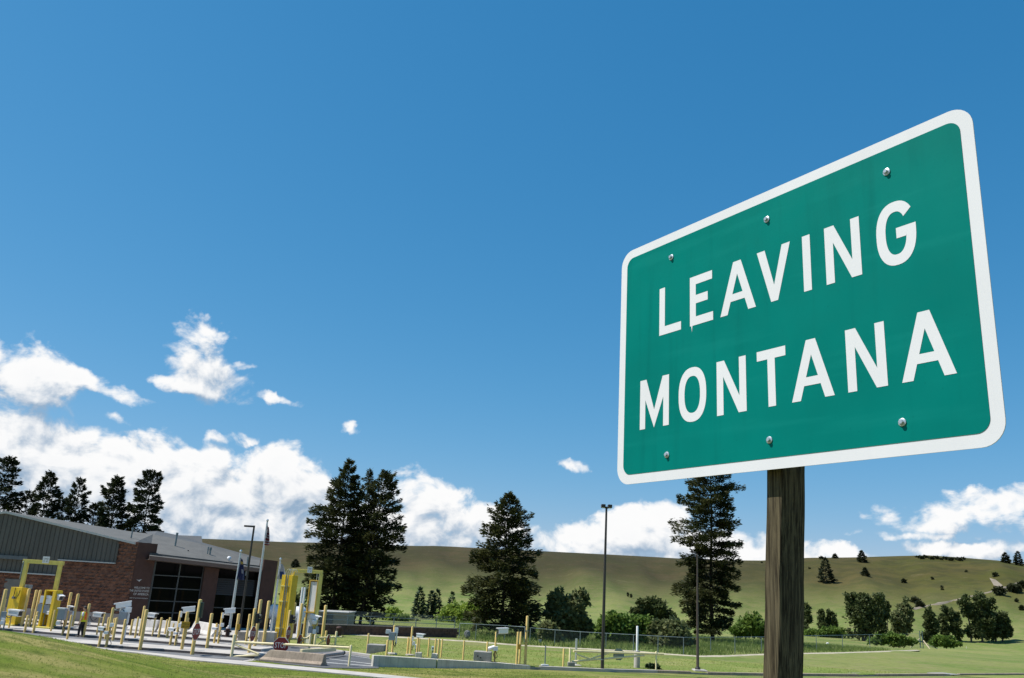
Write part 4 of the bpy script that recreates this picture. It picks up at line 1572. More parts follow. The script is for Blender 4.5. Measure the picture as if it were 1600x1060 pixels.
e.cable([(96.5, 968), (95.5, 976), (97.5, 984)], .016)
e = Eq('camera_pole', 110, 979, 'white square camera behind the grey cabinet, left of a tall bollard', 'camera', CG)
e.pole(955, 2.2, M_WHITE)
e.cam(106.5, 947, 113.5, 955.5, .1, -.6)
# right of the worker
e = Eq('camera_pole', 151, 992, 'small white camera on a thin yellow post, first right of the worker', 'camera', CG)
e.pole(965, 2.6)
e.cam(145.5, 956.8, 162, 965.2, .02, -.25)
e.box('grey_box', 136.5, 962, 140.5, 972, M_GREYBOX, .12, -.1, yaw=.3)
e.box('white_box', 135.8, 972, 140.8, 977, M_WHITE, .14, -.1)
e.cable([(140.5, 962), (143, 969), (147, 969.5), (151, 966.5)], .02)
e = Eq('camera_pole', 165.7, 1011.5, 'yellow post with two little white boxes and coiled cable beside the lawn', 'camera', CG)
e.pole(949.5, 4.2)
e.box('white_box', 172.5, 974, 177, 979.5, M_WHITE, .14, -.15)
e.box('white_box', 163.5, 986.5, 168.5, 991, M_WHITE, .14, -.15)
e.cable([(171.5, 981), (174, 987), (172, 993), (170, 989), (172, 985)], .014)
e.cable([(169.5, 998), (173, 1003), (173.5, 1007), (170, 1009)], .014)
e = Eq('camera_pole', 154.3, 1010.5, 'short yellow post carrying a white box, at the lawn edge right of the worker', 'camera', CG)
e.pole(986, 4.0)
e.cam(153.5, 979.5, 165, 986.2, .02, -.35, dy=-.05)
# the big hooded camera before the brick corner
e = Eq('camera_pole', 193.5, 999, 'biggest white hooded camera with grey box, in front of the brick corner', 'camera', CG)
e.pole(950, 3.0, M_WHITE)
e.cam(181.5, 940.5, 205, 950.5, .22, -.35, flip=True)
e.box('white_box', 196.5, 949, 204.5, 957, M_WHITE, .2, -.05)
e.box('grey_box', 187, 956.5, 197.5, 968, M_GREYBOX, .22, -.16)
e.box('mounting_bracket', 187, 951, 196, 956, M_WHITE, .06, -.05)
e.bar(179, 953, 187, 953.5, .03, M_STEEL)
e.box('white_conduit', 198.8, 960, 201.4, 974, M_WHITE, .07, -.05)
e.cable([(198, 975), (196.5, 979), (192, 980)], .016)
e.cable([(188, 956), (190.5, 952), (194, 955.5)], .014)
e = Eq('camera_pole', 238.5, 991, 'white camera box on a thin post in front of the first barrier gap', 'camera', CG)
e.pole(966, 2.5)
e.cam(231, 957.8, 245.2, 966.2, .02, -.3)
e.cable([(232, 968), (235, 969), (238, 967)], .014)
e = Eq('camera_pole', 265.5, 1009, 'short yellow post carrying a white box, left of the orange notice', 'camera', CG)
e.pole(986, 3.8)
e.cam(263, 981, 274, 987.2, .02, -.35, dy=-.05)
e = Eq('camera_pole', 273.4, 1010, 'hooded camera on an arm from a yellow post beside the orange notice', 'camera', CG)
e.pole(955, 3.7)
e.bar(281, 957, 295, 957.6, .025, M_WHITE)
e.cam(286, 948, 305, 957.4, .16, -.3, flip=True)
e.box('white_conduit', 282, 955.5, 284.4, 964.5, M_WHITE, .08, -.1)
e.box('white_box', 279, 974.5, 283.4, 980, M_WHITE, .14, -.15)
e.box('white_box', 272, 988, 276.6, 991.5, M_WHITE, .14, -.15)
e.cable([(279, 985), (281.5, 990), (279, 994), (277.6, 990), (279.5, 987)], .014)
e.cable([(275, 999), (278, 1003), (276, 1006)], .014)
e = Eq('notice_post', 283.8, 1015, 'yellow bollard with an orange-brown notice plate', 'notice')
e.pole(956, 5.0)
pl = e.box('notice_plate', 283.2, 972, 296.4, 982, M_NOTICE, .02, -.12, bevel=.004)
for i, (txt, y0, y1) in enumerate((('STOP ON', 976.2, 973.9), ('RED LIGHT', 980.2, 977.8))):
    o_ = e.p(284.6, y0 + .35, -.135)
    text_mesh(txt, 10.4 * e.k, (y0 - y1) * e.k, o_, Vector((1, 0, 0)), ZU, Vector((0, -1, 0)), pl, 'notice_print', M_TEXTBROWN)


def octagon(c, r, X, Y, n0=math.pi / 8):
    return [c + X * (r * math.cos(n0 + k * math.pi / 4)) + Y * (r * math.sin(n0 + k * math.pi / 4)) for k in range(8)]


def stop_panel(root, c, dia, yaw, back=M_SIGNBACK, letters=True):
    """octagonal plate facing -Y turned by yaw"""
    X = Vector((math.cos(yaw), math.sin(yaw), 0))
    N_ = Vector((X.y, -X.x, 0))
    r = dia / 2 / math.cos(math.pi / 8)
    mb = MB().prism(octagon(c, r, X, ZU), N_ * -.006)
    plate = build('stop_plate', mb, M_SIGNWHITE, root)
    mb = MB().prism(octagon(c + N_ * .0022, r * .945, X, ZU), N_ * -.002)
    build('red_field', mb, M_RED, plate)
    mb = MB().prism(octagon(c - N_ * .0065, r * .99, X, ZU), N_ * -.003)
    build('plate_back', mb, back, plate)
    if letters:
        w = dia * .78
        hh = dia * .34
        text_mesh('STOP', w, hh, c - X * w / 2 - ZU * hh / 2 + N_ * .005, X, ZU, N_, plate, 'stop_lettering', M_SIGNWHITE)
    return plate


e = Eq('stop_sign', 299.8, 1024, 'STOP sign on the tallest yellow bollard left of the gate', 'stop sign', 'STOP signs of the port')
e.pole(936.6, 5.9)
stop_panel(e.root, e.p(307, 987.3, -.22), 25.5 * e.k, 1.43)
e.box('dark_green_box', 313, 942, 316.6, 965, mat('dark_green_box', (.012, .03, .025), .5), .2, -.02)
e.box('bracket', 311.8, 942.5, 314.2, 945, M_WHITE, .05, -.02)
e.box('bracket', 311.0, 962, 313.5, 964.5, M_WHITE, .05, -.02)
# small posts with white boxes before the hydrant
e = Eq('camera_pole', 334.3, 1005, 'short yellow post carrying a white box, right of the leaning STOP sign', 'camera', CG)
e.pole(974, 3.2)
e.cam(331, 980.3, 340, 984.6, .02, -.3, dy=-.08)
e = Eq('camera_pole', 340.6, 1005.8, 'hooded camera on an arm from a yellow post, in front of the first flagpole', 'camera', CG)
e.pole(957.4, 3.3)
e.bar(346, 959.8, 359, 961, .025, M_WHITE)
e.cam(351, 950.5, 368, 959.5, .14, -.3, flip=True)
e.box('white_conduit', 347.2, 957.8, 349.6, 966, M_WHITE, .08, -.1)
e.box('white_box', 345, 974, 349.4, 979.4, M_WHITE, .14, -.15)
e.cable([(345, 986), (346.5, 990), (343.5, 994), (341, 990), (344, 987)], .014)
e.cable([(342, 995), (345, 998), (342.5, 1001)], .014)
e = Eq('bollard', 367.4, 1001, 'yellow bollard with a small orange tag in front of the concrete cube', 'bollard', YEL)
e.pole(959, 4.6)
e.box('orange_tag', 369.6, 975.8, 375, 984, M_NOTICE, .015, -.11, bevel=.002)
# fire hydrant
e = Eq('fire_hydrant', 354.5, 996.5, 'dark red fire hydrant with pale cap beside the first flagpole', 'hydrant')
mb = MB().lathe(e.b, [(.17, 0), (.17, .05), (.11, .07), (.11, .42), (.15, .44), (.15, .48), (.12, .5), (.10, .58), (.04, .62)], 14)
build('hydrant_barrel', mb, M_RUST, e.root, smooth=True)
mb = MB().tube([e.b + Vector((-.2, 0, .34)), e.b + Vector((.2, 0, .34))], .055, 10)
build('hose_outlet', mb, M_RUST, e.root)
mb = MB().lathe(e.b + Vector((0, 0, .5)), [(.12, 0), (.11, .06), (.05, .12), (.03, .17)], 12)
build('hydrant_cap', mb, M_WHITEPANEL, e.root, smooth=True)
# second STOP sign with black signal
e = Eq('stop_sign', 388.8, 1020, 'narrow, sideways STOP sign on a yellow bollard behind the gate rail, with a black signal', 'stop sign', 'STOP signs of the port')
e.pole(950.6, 4.7)
stop_panel(e.root, e.p(395.3, 990.5, -.2), 22 * e.k, 1.44)


def signal(e, x0, y0, x1, y1):
    k = e.k
    o = e.box('signal_head', x0, y0, (x0 + x1) / 2, y1, M_BLACK, .22, 0)
    for t in (.25, .75):
        c = e.p((x0 + x1) / 2, y0 + (y1 - y0) * t)
        mb = MB().tube([c, c + Vector(((x1 - x0) * .5 * k, -.04, -.02))], (y1 - y0) * .2 * k, 10)
        build('visor', mb, M_BLACK, o, smooth=True)


signal(e, 399.5, 959, 409, 974)
e = Eq('stop_sign', 446.2, 1012, 'edge-on STOP sign on a bollard before the yellow tower, with a black signal', 'stop sign', 'STOP signs of the port')
e.pole(953.4, 4.5)
stop_panel(e.root, e.p(450.8, 989, -.2), 20 * e.k, 1.47)
signal(e, 453.5, 961, 461, 974)
# ------------------------------------------------------------------ gates
GATE = mat('gate_cream_paint', (0.78, 0.66, 0.38), .5, var=.08)


def gate_bar(root, P, x0, y0, x1, y1, w, name='rail', m=GATE, th=.05):
    a, b = P(x0, y0), P(x1, y1)
    return build(name, MB().tube([a, b], w / 2, 10), m, root, smooth=True)


def make_gate(name, xb, yb, x1, y1, label, bars, posts, back=0.0):
    """bars run between two points of the ground line: depth follows that line"""
    b0, b1 = g(xb, yb), g(x1, y1)
    if back:
        b0 = b0 + Vector((b0.x, b0.y, 0)).normalized() * back
        b1 = b1 + Vector((b1.x, b1.y, 0)).normalized() * back
    root = thing(name, b0, label, 'gate', 'cream barrier gates')

    def P(x, y):
        # the point at picture position (x, y) in the upright plane through both ends
        r = ray(x, y)
        d = (b1 - b0)
        n = Vector((-d.y, d.x, 0))
        t = (b0 - CAM).dot(n) / r.dot(n)
        return CAM + r * t
    for (x0, y0, xx, yy, w, nm) in bars:
        gate_bar(root, P, x0, y0, xx, yy, w, nm)
    for (xb_, yb_, yt, w) in posts:
        b = g(xb_, yb_)
        b = b + Vector((b.x, b.y, 0)).normalized() * back
        build('post', post_mb(b, top_z(b, yt), w * mpp(b)), GATE, root, smooth=True)
    return root, P


gt, GP = make_gate('barrier_gate', 361, 1029, 544.8, 1044, 'long cream barrier gate in front, carrying the facing STOP sign', [
    (366, 1003.3, 546, 1012.2, .10, 'rail'), (366.5, 1006.8, 404, 1022.3, .09, 'brace'), (363, 1026.2, 404, 1023.8, .09, 'brace')],
    [(361.2, 1029, 991, 4.8), (544.8, 1044.5, 1008, 3.6)], back=.62)
k = mpp(g(437, 1035))
stop_panel(gt, GP(439.6, 1008.4) + Vector((0, -.06, 0)), 24.4 * k, .04)
gt2, GP2 = make_gate('barrier_gate', 437, 1004, 523.4, 1009, 'rear cream gate with crossed braces behind the facing STOP sign', [
    (437, 999.2, 534, 995.3, .09, 'rail'), (466, 1007, 487, 991.5, .07, 'brace'), (494, 992, 506, 1003, .07, 'brace'), (500, 1005, 521, 994.5, .07, 'brace'), (490, 1012, 500, 1005, .07, 'brace')],
    [(434, 1004.5, 990, 4.0), (491, 1010, 991.5, 3.6), (523.4, 1009, 986.4, 3.4), (483, 1012, 990, 3.0)])
k = mpp(g(500, 1009))
for (x, y, d) in ((469, 1001.5, 20), (513.7, 1000.5, 17)):
    stop_panel(gt2, GP2(x, y) + Vector((0, -.1, 0)), d * k, 1.40, letters=False)
gt3, GP3 = make_gate('barrier_gate', 890, 1041.5, 1025, 1046.5, 'right cream field gate with crossed braces and a grey octagon plate', [
    (896, 1017.6, 1037, 1022.4, .115, 'rail'), (893, 1034.0, 1007, 1024.6, .10, 'brace'), (901, 1023, 922, 1030.3, .085, 'brace'), (921, 1030.3, 951, 1021, .085, 'brace')],
    [(889.8, 1041.5, 1012.6, 3.1), (1025, 1046.5, 1018, 2.4)])
k = mpp(g(960, 1045))
X = Vector((1, 0, 0))
c = GP3(967, 1022.8)
mb = MB().prism(octagon(c + Vector((0, .05, 0)), 9.3 * k, X, ZU), Vector((0, .006, 0)))
build('plate_back', mb, M_SIGNBACK, gt3)
mb = MB().box(GP3(892.5, 1038.5), (.35, .3, .22))
build('hinge_block', mb, M_BLOCKCONC, gt3, bevel=.02)
# gate arm lying on the road
a, b = atZ(470.5, 1017.5, .25), atZ(523.5, 1014.8, .25)
mb = MB().box((a + b) / 2, ((b - a).length, .16, .16), ((b - a).normalized(), Vector((-(b - a).normalized().y, (b - a).normalized().x, 0)), ZU))
o = build('gate_arm', mb, GATE, bevel=.02, loc=(a.x, a.y, 0))
tag(o, 'cream gate arm resting low across the road behind the streaked barrier', 'gate arm')
a, b = atZ(504, 1024.2, .18), atZ(535.5, 1020.4, .18)
o = build('barrier_pole', MB().tube([a, b], .085, 10), mat('pink_grey_pole', (.40, .34, .31), .7, var=.1), smooth=True, loc=(a.x, a.y, 0))
tag(o, 'pinkish grey pole lying over the asphalt with a dark end', 'barrier pole')
mb = MB().tube([b, b + (b - a).normalized() * .12], .095, 10)
build('end_cap', mb, M_BLACK, o, smooth=True)


# ------------------------------------------------------------------ concrete barriers and blocks
def jersey(x0, y0, x1, y1, ht, label, m, group, slantL=.0, wb=.6, wt=.2):
    a, b = g(x0, y0), g(x1, y1)
    d = (b - a)
    d.z = 0
    L = d.length
    d.normalize()
    n = Vector((-d.y, d.x, 0))
    prof = [(-wb / 2, 0), (-wb / 2, .08), (-wb * .30, ht * .38), (-wt / 2, ht), (wt / 2, ht), (wb * .30, ht * .38), (wb / 2, .08), (wb / 2, 0)]
    mb = MB()
    z0 = max(a.z, b.z)
    nseg = 6
    for i in range(nseg + 1):
        for (u, z) in prof:
            t = i / nseg
            off = slantL * z / ht if i == 0 else 0
            p = a + d * (L * t + off) + n * (u + wb / 2)
            mb.v.append(Vector((p.x, p.y, z0 + z)))
    k = len(prof)
    for i in range(nseg):
        for j in range(k):
            mb.f.append((i * k + j, i * k + (j + 1) % k, (i + 1) * k + (j + 1) % k, (i + 1) * k + j))
    mb.f.append(tuple(range(k)))
    mb.f.append(tuple(nseg * k + j for j in range(k)))
    o = build('jersey_barrier', mb, m, bevel=.012, loc=(a.x, a.y, z0))
    return tag(o, label, 'barrier', group)


M_JW = mat('pale_barrier_concrete', (0.58, 0.54, 0.50), .9, var=.16, vscale=1.8, bump=.2, streak=.25)
JG = 'pale jersey barriers before the glass front'
k = mpp(g(220, 985))
jersey(196, 985, 241, 988.5, .64, 'first pale jersey barrier below the welcome wall, with a slanted left end', M_JW, JG, slantL=.45)
jersey(244.5, 988.7, 280, 991.5, .64, 'second pale jersey barrier, below the left window bay', M_JW, JG)
jersey(292.5, 992, 330, 995, .64, 'third pale jersey barrier, behind the leaning STOP sign', M_JW, JG, slantL=.3)
jersey(402, 1033, 501, 1041.8, .47, 'big weathered jersey barrier in front of the facing STOP sign', M_CONC3, None, slantL=.42)


def block(x0, yb, x1, yt, depth, label, m=M_BLOCKCONC, group='concrete blocks', cat='concrete block', name='concrete_block', top=None, dyaw=-.05):
    a, b = g(x0, yb), g(x1, yb)
    b = Vector((atY(x1, yb, a.y).x, a.y, a.z))
    h = top_z(a, yt)
    w = b.x - a.x
    ax = (Vector((math.cos(dyaw), math.sin(dyaw), 0)), Vector((-math.sin(dyaw), math.cos(dyaw), 0)), ZU)
    mb = MB().box(Vector(((a.x + b.x) / 2, a.y + depth / 2, a.z + h / 2 - .05)), (w, depth, h + .1), ax)
    o = build(name, mb, m, bevel=.025, loc=a)
    return tag(o, label, cat, group)


block(572.5, 1021.5, 600, 1007, .8, 'grey concrete block left of the meter post, beside the road')
b2 = block(740, 1032.6, 767.5, 1018, .8, 'grey concrete block with lifting holes under the tubular camera')
for (x, y) in ((746.5, 1025.5), (751, 1028)):
    c = atY(x, y, b2.location.y - .012)
    build('lifting_hole', MB().tube([c, c + Vector((0, .03, 0))], .035, 10), M_BLACK, b2)
block(370.8, 1000.5, 381.5, 987, .5, 'small concrete cube behind the gate, right of the tagged bollard')
block(402, 1004, 428, 987, .5, 'pale concrete block wall behind the gate, left of the ribbed tower', m=M_CONC2)
block(648.5, 1027, 658, 1019.5, .35, 'small sensor footing under the white box camera', m=M_CONC2)
block(674, 1029, 683.5, 1021.5, .35, 'small sensor footing under the dark capped bollard', m=M_CONC2)
# ------------------------------------------------------------------ gantries (radiation portal frames)
def gantry_text(root, o3, w, h, lines, depth=.03):
    mb = MB().box(o3 + Vector((w / 2, .0, h / 2)), (w, .03, h))
    pl = build('clearance_plate', mb, M_WHITEPANEL, root, bevel=.004)
    for i, (txt, a0, a1, z0, z1) in enumerate(lines):
        text_mesh(txt, w * (a1 - a0), h * (z1 - z0), o3 + Vector((w * a0, -.018, h * z0)), Vector((1, 0, 0)), ZU, Vector((0, -1, 0)), pl, 'clearance_print', M_BLACK)
    return pl


LINES = [('CLEARANCE', .14, .86, .56, .78), ("13'  10\"", .14, .84, .18, .42)]
bl = g(20, 977)
YG = bl.y
root = thing('portal_gantry', bl, 'left yellow lane gantry with a small white clearance plate on its beam', 'gantry', 'yellow lane gantries')
P = lambda x, y, dy=0.: atY(x, y, YG + dy)
kk = mpp(bl)
a, b = P(37.5, 875.2, .1), P(99, 882.3, .1)
a.z = b.z = (a.z + b.z) / 2
mb = MB().box((a + b) / 2, ((b - a).length, .22, .22), ((b - a).normalized(), Vector((0, 1, 0)), ZU))
build('beam', mb, M_GANTRY, root, bevel=.012)
for (x, y) in ((42, 880), (93.8, 886)):
    t = P(x, y, .1)
    mb = MB().box((t.x, t.y, (a.z - .11) / 2), (.2, .2, a.z - .11))
    build('leg', mb, M_GANTRY, root, bevel=.012)
mb = MB().tube([P(36.5, 878), P(37.5, 876.5), P(31, 905)], .035, 8)
build('conduit', mb, M_STEEL, root)
c = P(66.8, 880)
gantry_text(root, Vector((c.x, c.y - .08, c.z)), 10.6 * kk, 10.2 * kk, LINES)
# left panel, closed side
lp = thing('radiation_portal', g(18, 976.5), 'flat closed yellow portal panel under the left gantry', 'portal', 'yellow radiation portals')
YP = lp.location.y
kp = mpp(lp.location)
zt = P(30, 918).z
x0, x1 = atY(7.5, 976, YP).x, atY(29.5, 977, YP).x
W_ = x1 - x0
mb = MB().box(((x0 + x1) / 2, YP, zt / 2 + .04), (W_, .42, zt - .08))
body = build('panel_body', mb, M_YELLOW, lp, bevel=.015)
build('base_lip', MB().box(((x0 + x1) / 2, YP - .26, .06), (W_ + .04, .2, .1)), M_GANTRY, lp, bevel=.01)
build('junction_box', MB().box((x0 + W_ * .46, YP - .25, zt * .73), (.16, .1, .12)), M_DARKGREY, lp, bevel=.01)
mb = MB().tube([(x0 + W_ * .46, YP - .26, zt - .02), (x0 + W_ * .44, YP - .25, zt * .88), (x0 + W_ * .46, YP - .27, zt * .76)], .02, 6)
mb.tube([(x0 + W_ * .5, YP - .26, zt * .71), (x0 + W_ * .75, YP - .28, zt * .72), (x0 + W_ * .85, YP - .26, zt * .80), (x0 + W_ * .9, YP - .25, zt * .93)], .02, 6)
build('cable', mb, M_BLACK, lp, smooth=True)
build('grey_top_box', MB().box((atY(43, 917, YP + .3).x, YP + .35, atY(43, 917, YP).z), (.36, .2, .2)), M_GREYBOX, lp, bevel=.01)
# right panel, open to us
rp_ = thing('radiation_portal', g(72, 978.5), 'open yellow portal panel with a pale grey inside, right leg of the left gantry', 'portal', 'yellow radiation portals')
YP = rp_.location.y
zt = atY(85, 922.5, YP).z
x0, x1 = atY(62.5, 977, YP).x, atY(84.5, 979, YP).x
W_ = x1 - x0
mb = MB()
mb.box((x0 + .06, YP, zt / 2), (.12, .5, zt))
mb.box((x1 - .10, YP, zt / 2), (.2, .5, zt))
mb.box(((x0 + x1) / 2, YP, zt - .03), (W_ - .32, .5, .06))
mb.box(((x0 + x1) / 2, YP + .22, zt / 2), (W_ - .32, .06, zt - .06))
build('panel_frame', mb, M_YELLOW, rp_, bevel=.01)
build('inner_panel', MB().box(((x0 + x1) / 2 + .02, YP + .12, zt * .52), (W_ - .46, .06, zt * .92)), mat('pale_grey_lining', (.42, .42, .42), .6, var=.1), rp_, bevel=.01)
build('base_frame', MB().box(((x0 + x1) / 2 + .05, YP - .3, .06), (W_ + .42, .35, .1)), M_GANTRY, rp_, bevel=.01)

lp.rotation_euler.z = -.30
rp_.rotation_euler.z = -.30
# right gantry with two tall towers
bt = g(430, 1004)
YG2 = bt.y
root = thing('portal_gantry', bt, 'right tall yellow lane gantry behind the barrier gates, white panel under it', 'gantry', 'yellow lane gantries')
P = lambda x, y, dy=0.: atY(x, y, YG2 + dy)
k2 = mpp(bt)
a, b = P(457, 889.2, .35), P(504, 896.8, .35)
a.z = b.z = (a.z + b.z) / 2
mb = MB().box((a + b) / 2, ((b - a).length, .2, .19), ((b - a).normalized(), Vector((0, 1, 0)), ZU))
build('beam', mb, M_GANTRY, root, bevel=.012)
for (x, y) in ((458.6, 893), (501.8, 900)):
    t = P(x, y, .35)
    mb = MB().box((t.x, t.y, (a.z - .1) / 2), (.17, .18, a.z - .1))
    build('leg', mb, M_GANTRY, root, bevel=.012)
c = P(478.8, 895)
gantry_text(root, Vector((c.x, c.y + .18, c.z)), 7.6 * k2, 9.2 * k2, LINES)
# left tower
tw = thing('portal_tower', g(431, 1004), 'tall solid yellow portal tower with cross straps and conduits', 'portal tower', 'tall portal towers')
YT = tw.location.y
zt = atY(446, 898.5, YT).z
x0, x1 = atY(429, 1000, YT).x, atY(449.5, 1002, YT).x
W_ = x1 - x0
xc = (x0 + x1) / 2
build('tower_body', MB().box((xc, YT + .15, zt / 2), (W_, .5, zt)), M_YELLOW, tw, bevel=.012)
for t in (.24, .62, .84):
    mb = MB().box((xc - W_ * .08, YT - .12, zt * t - .6 * 0), (W_ * .80, .07, .07))
    build('cross_strap', mb, M_GANTRY, tw, bevel=.006)
build('side_rib', MB().box((x1 - .05, YT - .14, zt / 2), (.1, .1, zt - .02)), M_YELLOW, tw, bevel=.008)
build('side_rib', MB().box((x0 + W_ * .33, YT - .12, zt / 2), (.05, .06, zt - .02)), M_YELLOW, tw, bevel=.008)
for u in (.47, .62):
    mb = MB().tube([(x0 + W_ * u, YT - .18, zt + .03), (x0 + W_ * u, YT - .18, .1)], .022, 8)
    build('conduit', mb, M_STEEL, tw, smooth=True)
for i in range(4):
    mb = MB()
    cx = x0 + W_ * (.35 + .19 * i)
    mb.tube([(cx + .22 * math.cos(q) * .8, YT + .1, zt + .02 + .3 * math.sin(q)) for q in np.linspace(.5, math.pi, 8)], .012, 5)
    build('bent_rod', mb, M_ALU, tw, smooth=True)
build('base_frame', MB().box((xc - .2, YT - .35, .07), (W_ + .7, .4, .12)), M_YELLOW, tw, bevel=.01)
# right tower, white inside
tr = thing('portal_tower', g(480, 1006), 'tall narrow portal tower with two white panels in a yellow frame', 'portal tower', 'tall portal towers')
YT = tr.location.y
zt = atY(490, 906.5, YT).z
x0, x1 = atY(472.5, 1004, YT).x, atY(488.5, 1005, YT).x
W_ = x1 - x0
zm = atY(485, 957, YT).z
mb = MB()
mb.box((x0 + .035, YT, zt / 2), (.07, .2, zt))
mb.box((x1 - .03, YT, zt / 2), (.06, .2, zt))
mb.box(((x0 + x1) / 2, YT, zt - .03), (W_ - .14, .2, .06))
mb.box(((x0 + x1) / 2, YT + .08, zt / 2), (W_ - .14, .05, zt - .06))
build('tower_frame', mb, mat('ochre_frame', (.50, .33, .05), .6, var=.12), tr, bevel=.008)
for z0, z1 in ((.05, zm - .04), (zm + .04, zt - .1)):
    build('white_panel', MB().box(((x0 + x1) / 2, YT + .0, (z0 + z1) / 2), (W_ - .17, .1, z1 - z0)), M_WHITEPANEL, tr, bevel=.008)
build('mid_ledge', MB().box(((x0 + x1) / 2, YT - .1, zm), (W_ + .06, .28, .05)), mat('ochre_frame', (.5, .33, .05)), tr, bevel=.005)
for u in (.55, .8):
    build('thin_rod', MB().tube([(x0 + W_ * u, YT + .1, zt), (x0 + W_ * u, YT + .1, zt + .45)], .014, 6), M_ALU, tr)
tr.rotation_euler.z = -.34
tw.rotation_euler.z = -.30
e = Eq('camera_pole', 491.5, 1009, 'white camera over a dome, with two grey boxes, before the white panelled tower', 'camera', CG)
e.pole(972, 2.6)
e.cam(484.5, 961, 500.5, 968.6, .2, -.35)
mb = MB().lathe(e.p(490.5, 976, -.1), [(.02, 0), (.11, .02), (.15, .1), (.15, .2), (.12, .24)], 12)
build('dome_camera', mb, M_WHITE, e.root, smooth=True)
e.box('grey_box', 482, 979, 488, 989.5, M_GREYBOX, .16, -.12)
e.box('grey_box', 493.5, 979.5, 498, 988.5, M_GREYBOX, .16, -.12)
e.box('white_box', 488.5, 983.5, 494, 990.5, M_WHITE, .14, -.14)
# white antennas and propane tank behind
for (x, yt, yb, lab) in ((468.7, 917.7, 992, 'left of two thin white masts behind the portal towers'), (472.7, 918, 992, 'right of two thin white masts behind the portal towers')):
    b = g(x - 6, yb)
    b = Vector((atY(x - 5, yb, b.y).x, b.y, b.z))
    o = build('white_mast', MB().tube([b, b + ZU * top_z(b, yt)], .07, 8), M_WHITE, smooth=True, loc=b)
    tag(o, lab, 'mast', 'thin white masts')
e = Eq('propane_tank', 446, 985, 'long white horizontal propane tank behind the ribbed yellow tower', 'tank')
a, b = e.p(418.5, 956, .0), e.p(479.5, 961, .0)
r = 11.5 * e.k
d = (b - a).normalized()
mb = MB()
vs = []
tt = [0, .02, .05, .09, .5, .91, .95, .98, 1]
rr_ = [.05, .55, .82, 1, 1, 1, .82, .55, .05]
S = Vector((-d.y, d.x, 0)).normalized()
n = 18
for t, q in zip(tt, rr_):
    for kx in range(n):
        mb.v.append(a + (b - a) * t + (S * math.cos(2 * math.pi * kx / n) + ZU * math.sin(2 * math.pi * kx / n)) * r * q)
for i in range(len(tt) - 1):
    for kx in range(n):
        mb.f.append((i * n + kx, i * n + (kx + 1) % n, (i + 1) * n + (kx + 1) % n, (i + 1) * n + kx))
build('tank_shell', mb, M_TANK, e.root, smooth=True)
for t in (.2, .8):
    p = a + (b - a) * t
    build('saddle', MB().box((p.x, p.y, (p.z - r * .6 + e.b.z) / 2), (.3, .9, max(.2, p.z - r * .6 - e.b.z))), M_CONC2, e.root)
e = Eq('utility_shed', 520, 991, 'small flat beige utility shed with dark grey doors at the fence', 'shed')
mb = MB().prism([e.p(497, 955.5, 2.), e.p(544, 958, 2.), Vector((e.p(544, 958, 2.).x, e.b.y + 2, e.b.z)), Vector((e.p(497, 958, 2.).x, e.b.y + 2, e.b.z))], (0, 3, 0))
build('shed_wall', mb, M_BEIGE, e.root)
for (u0, u1) in ((501, 510), (511, 519)):
    a, b = e.p(u0, 959, 1.96), e.p(u1, 976, 1.96)
    build('door', MB().box(((a.x + b.x) / 2, a.y, (a.z + b.z) / 2), (b.x - a.x, .06, a.z - b.z)), M_DARKGREY, e.root)
build('roof', MB().prism([e.p(496, 954.8, 1.8), e.p(545, 957.2, 1.8), e.p(545, 958.6, 1.8), e.p(496, 956.2, 1.8)], (0, 3.4, 0)), M_TRIM, e.root)
e = Eq('litter_bin', 528.7, 994.5, 'small rust brown bin beside the wall of the utility yard', 'bin')
build('bin_body', MB().lathe(e.b, [(.18, 0), (.2, .5), (.21, .52), (.16, .6), (.05, .63)], 12), M_RUST, e.root, smooth=True)
e = Eq('stake', 535.5, 997, 'thin rusty stake on the grass by the brown wall', 'stake')
build('rod', MB().tube([e.b, e.b + ZU * .5], .02, 6), M_RUST, e.root)
# ------------------------------------------------------------------ right hand equipment
e = Eq('meter_post', 612.3, 1023, 'tall yellow post with a grey meter box, white boxes and hanging cables', 'meter post')
e.pole(977, 3.2)
e.box('grey_box', 607.8, 988.3, 617.6, 1000.2, M_GREYBOX, .2, -.16)
e.box('white_box', 603, 984.2, 611, 990.2, M_WHITEPANEL, .16, .1)
e.box('white_box', 617, 981.2, 622, 989.5, M_WHITE, .16, .0)
e.box('white_conduit', 618.4, 990, 620.4, 1006, M_WHITE, .06, -.05)
e.cable([(614, 1000.5), (615, 1006), (617, 1011), (618.5, 1007), (617, 1003)], .014)
e.cable([(613.5, 1000.5), (614.5, 1007), (618, 1009.5), (617, 1005)], .014)
build('foot', MB().lathe(e.b, [(.24, -.1), (.24, .06), (.2, .08), (.05, .09)], 14), M_CONC, e.root)
e = Eq('camera_pole', 640.6, 1024.5, 'tall thin yellow post with two small white boxes on its right side', 'camera', CG)
e.pole(979, 3.1)
e.box('white_conduit', 643.8, 994.5, 646.2, 1001.5, M_WHITE, .08, -.05)
e.box('white_box', 644.2, 1003, 648.4, 1008.4, M_WHITE, .14, -.05)
e.cable([(645, 1009), (644.6, 1013), (643, 1016)], .014)
build('foot', MB().lathe(e.b, [(.22, -.1), (.22, .05), (.05, .07)], 14), M_CONC, e.root)
e = Eq('camera_pole', 650.8, 1027, 'white box camera on a short yellow post on the concrete wall', 'camera', CG)
e.pole(996.4, 3.2)
e.cam(651, 990.2, 663.5, 997.4, .03, -.35)
e.bar(656, 998, 655, 1020, .03, M_CREAM, 'rear_pole', dy=.5)
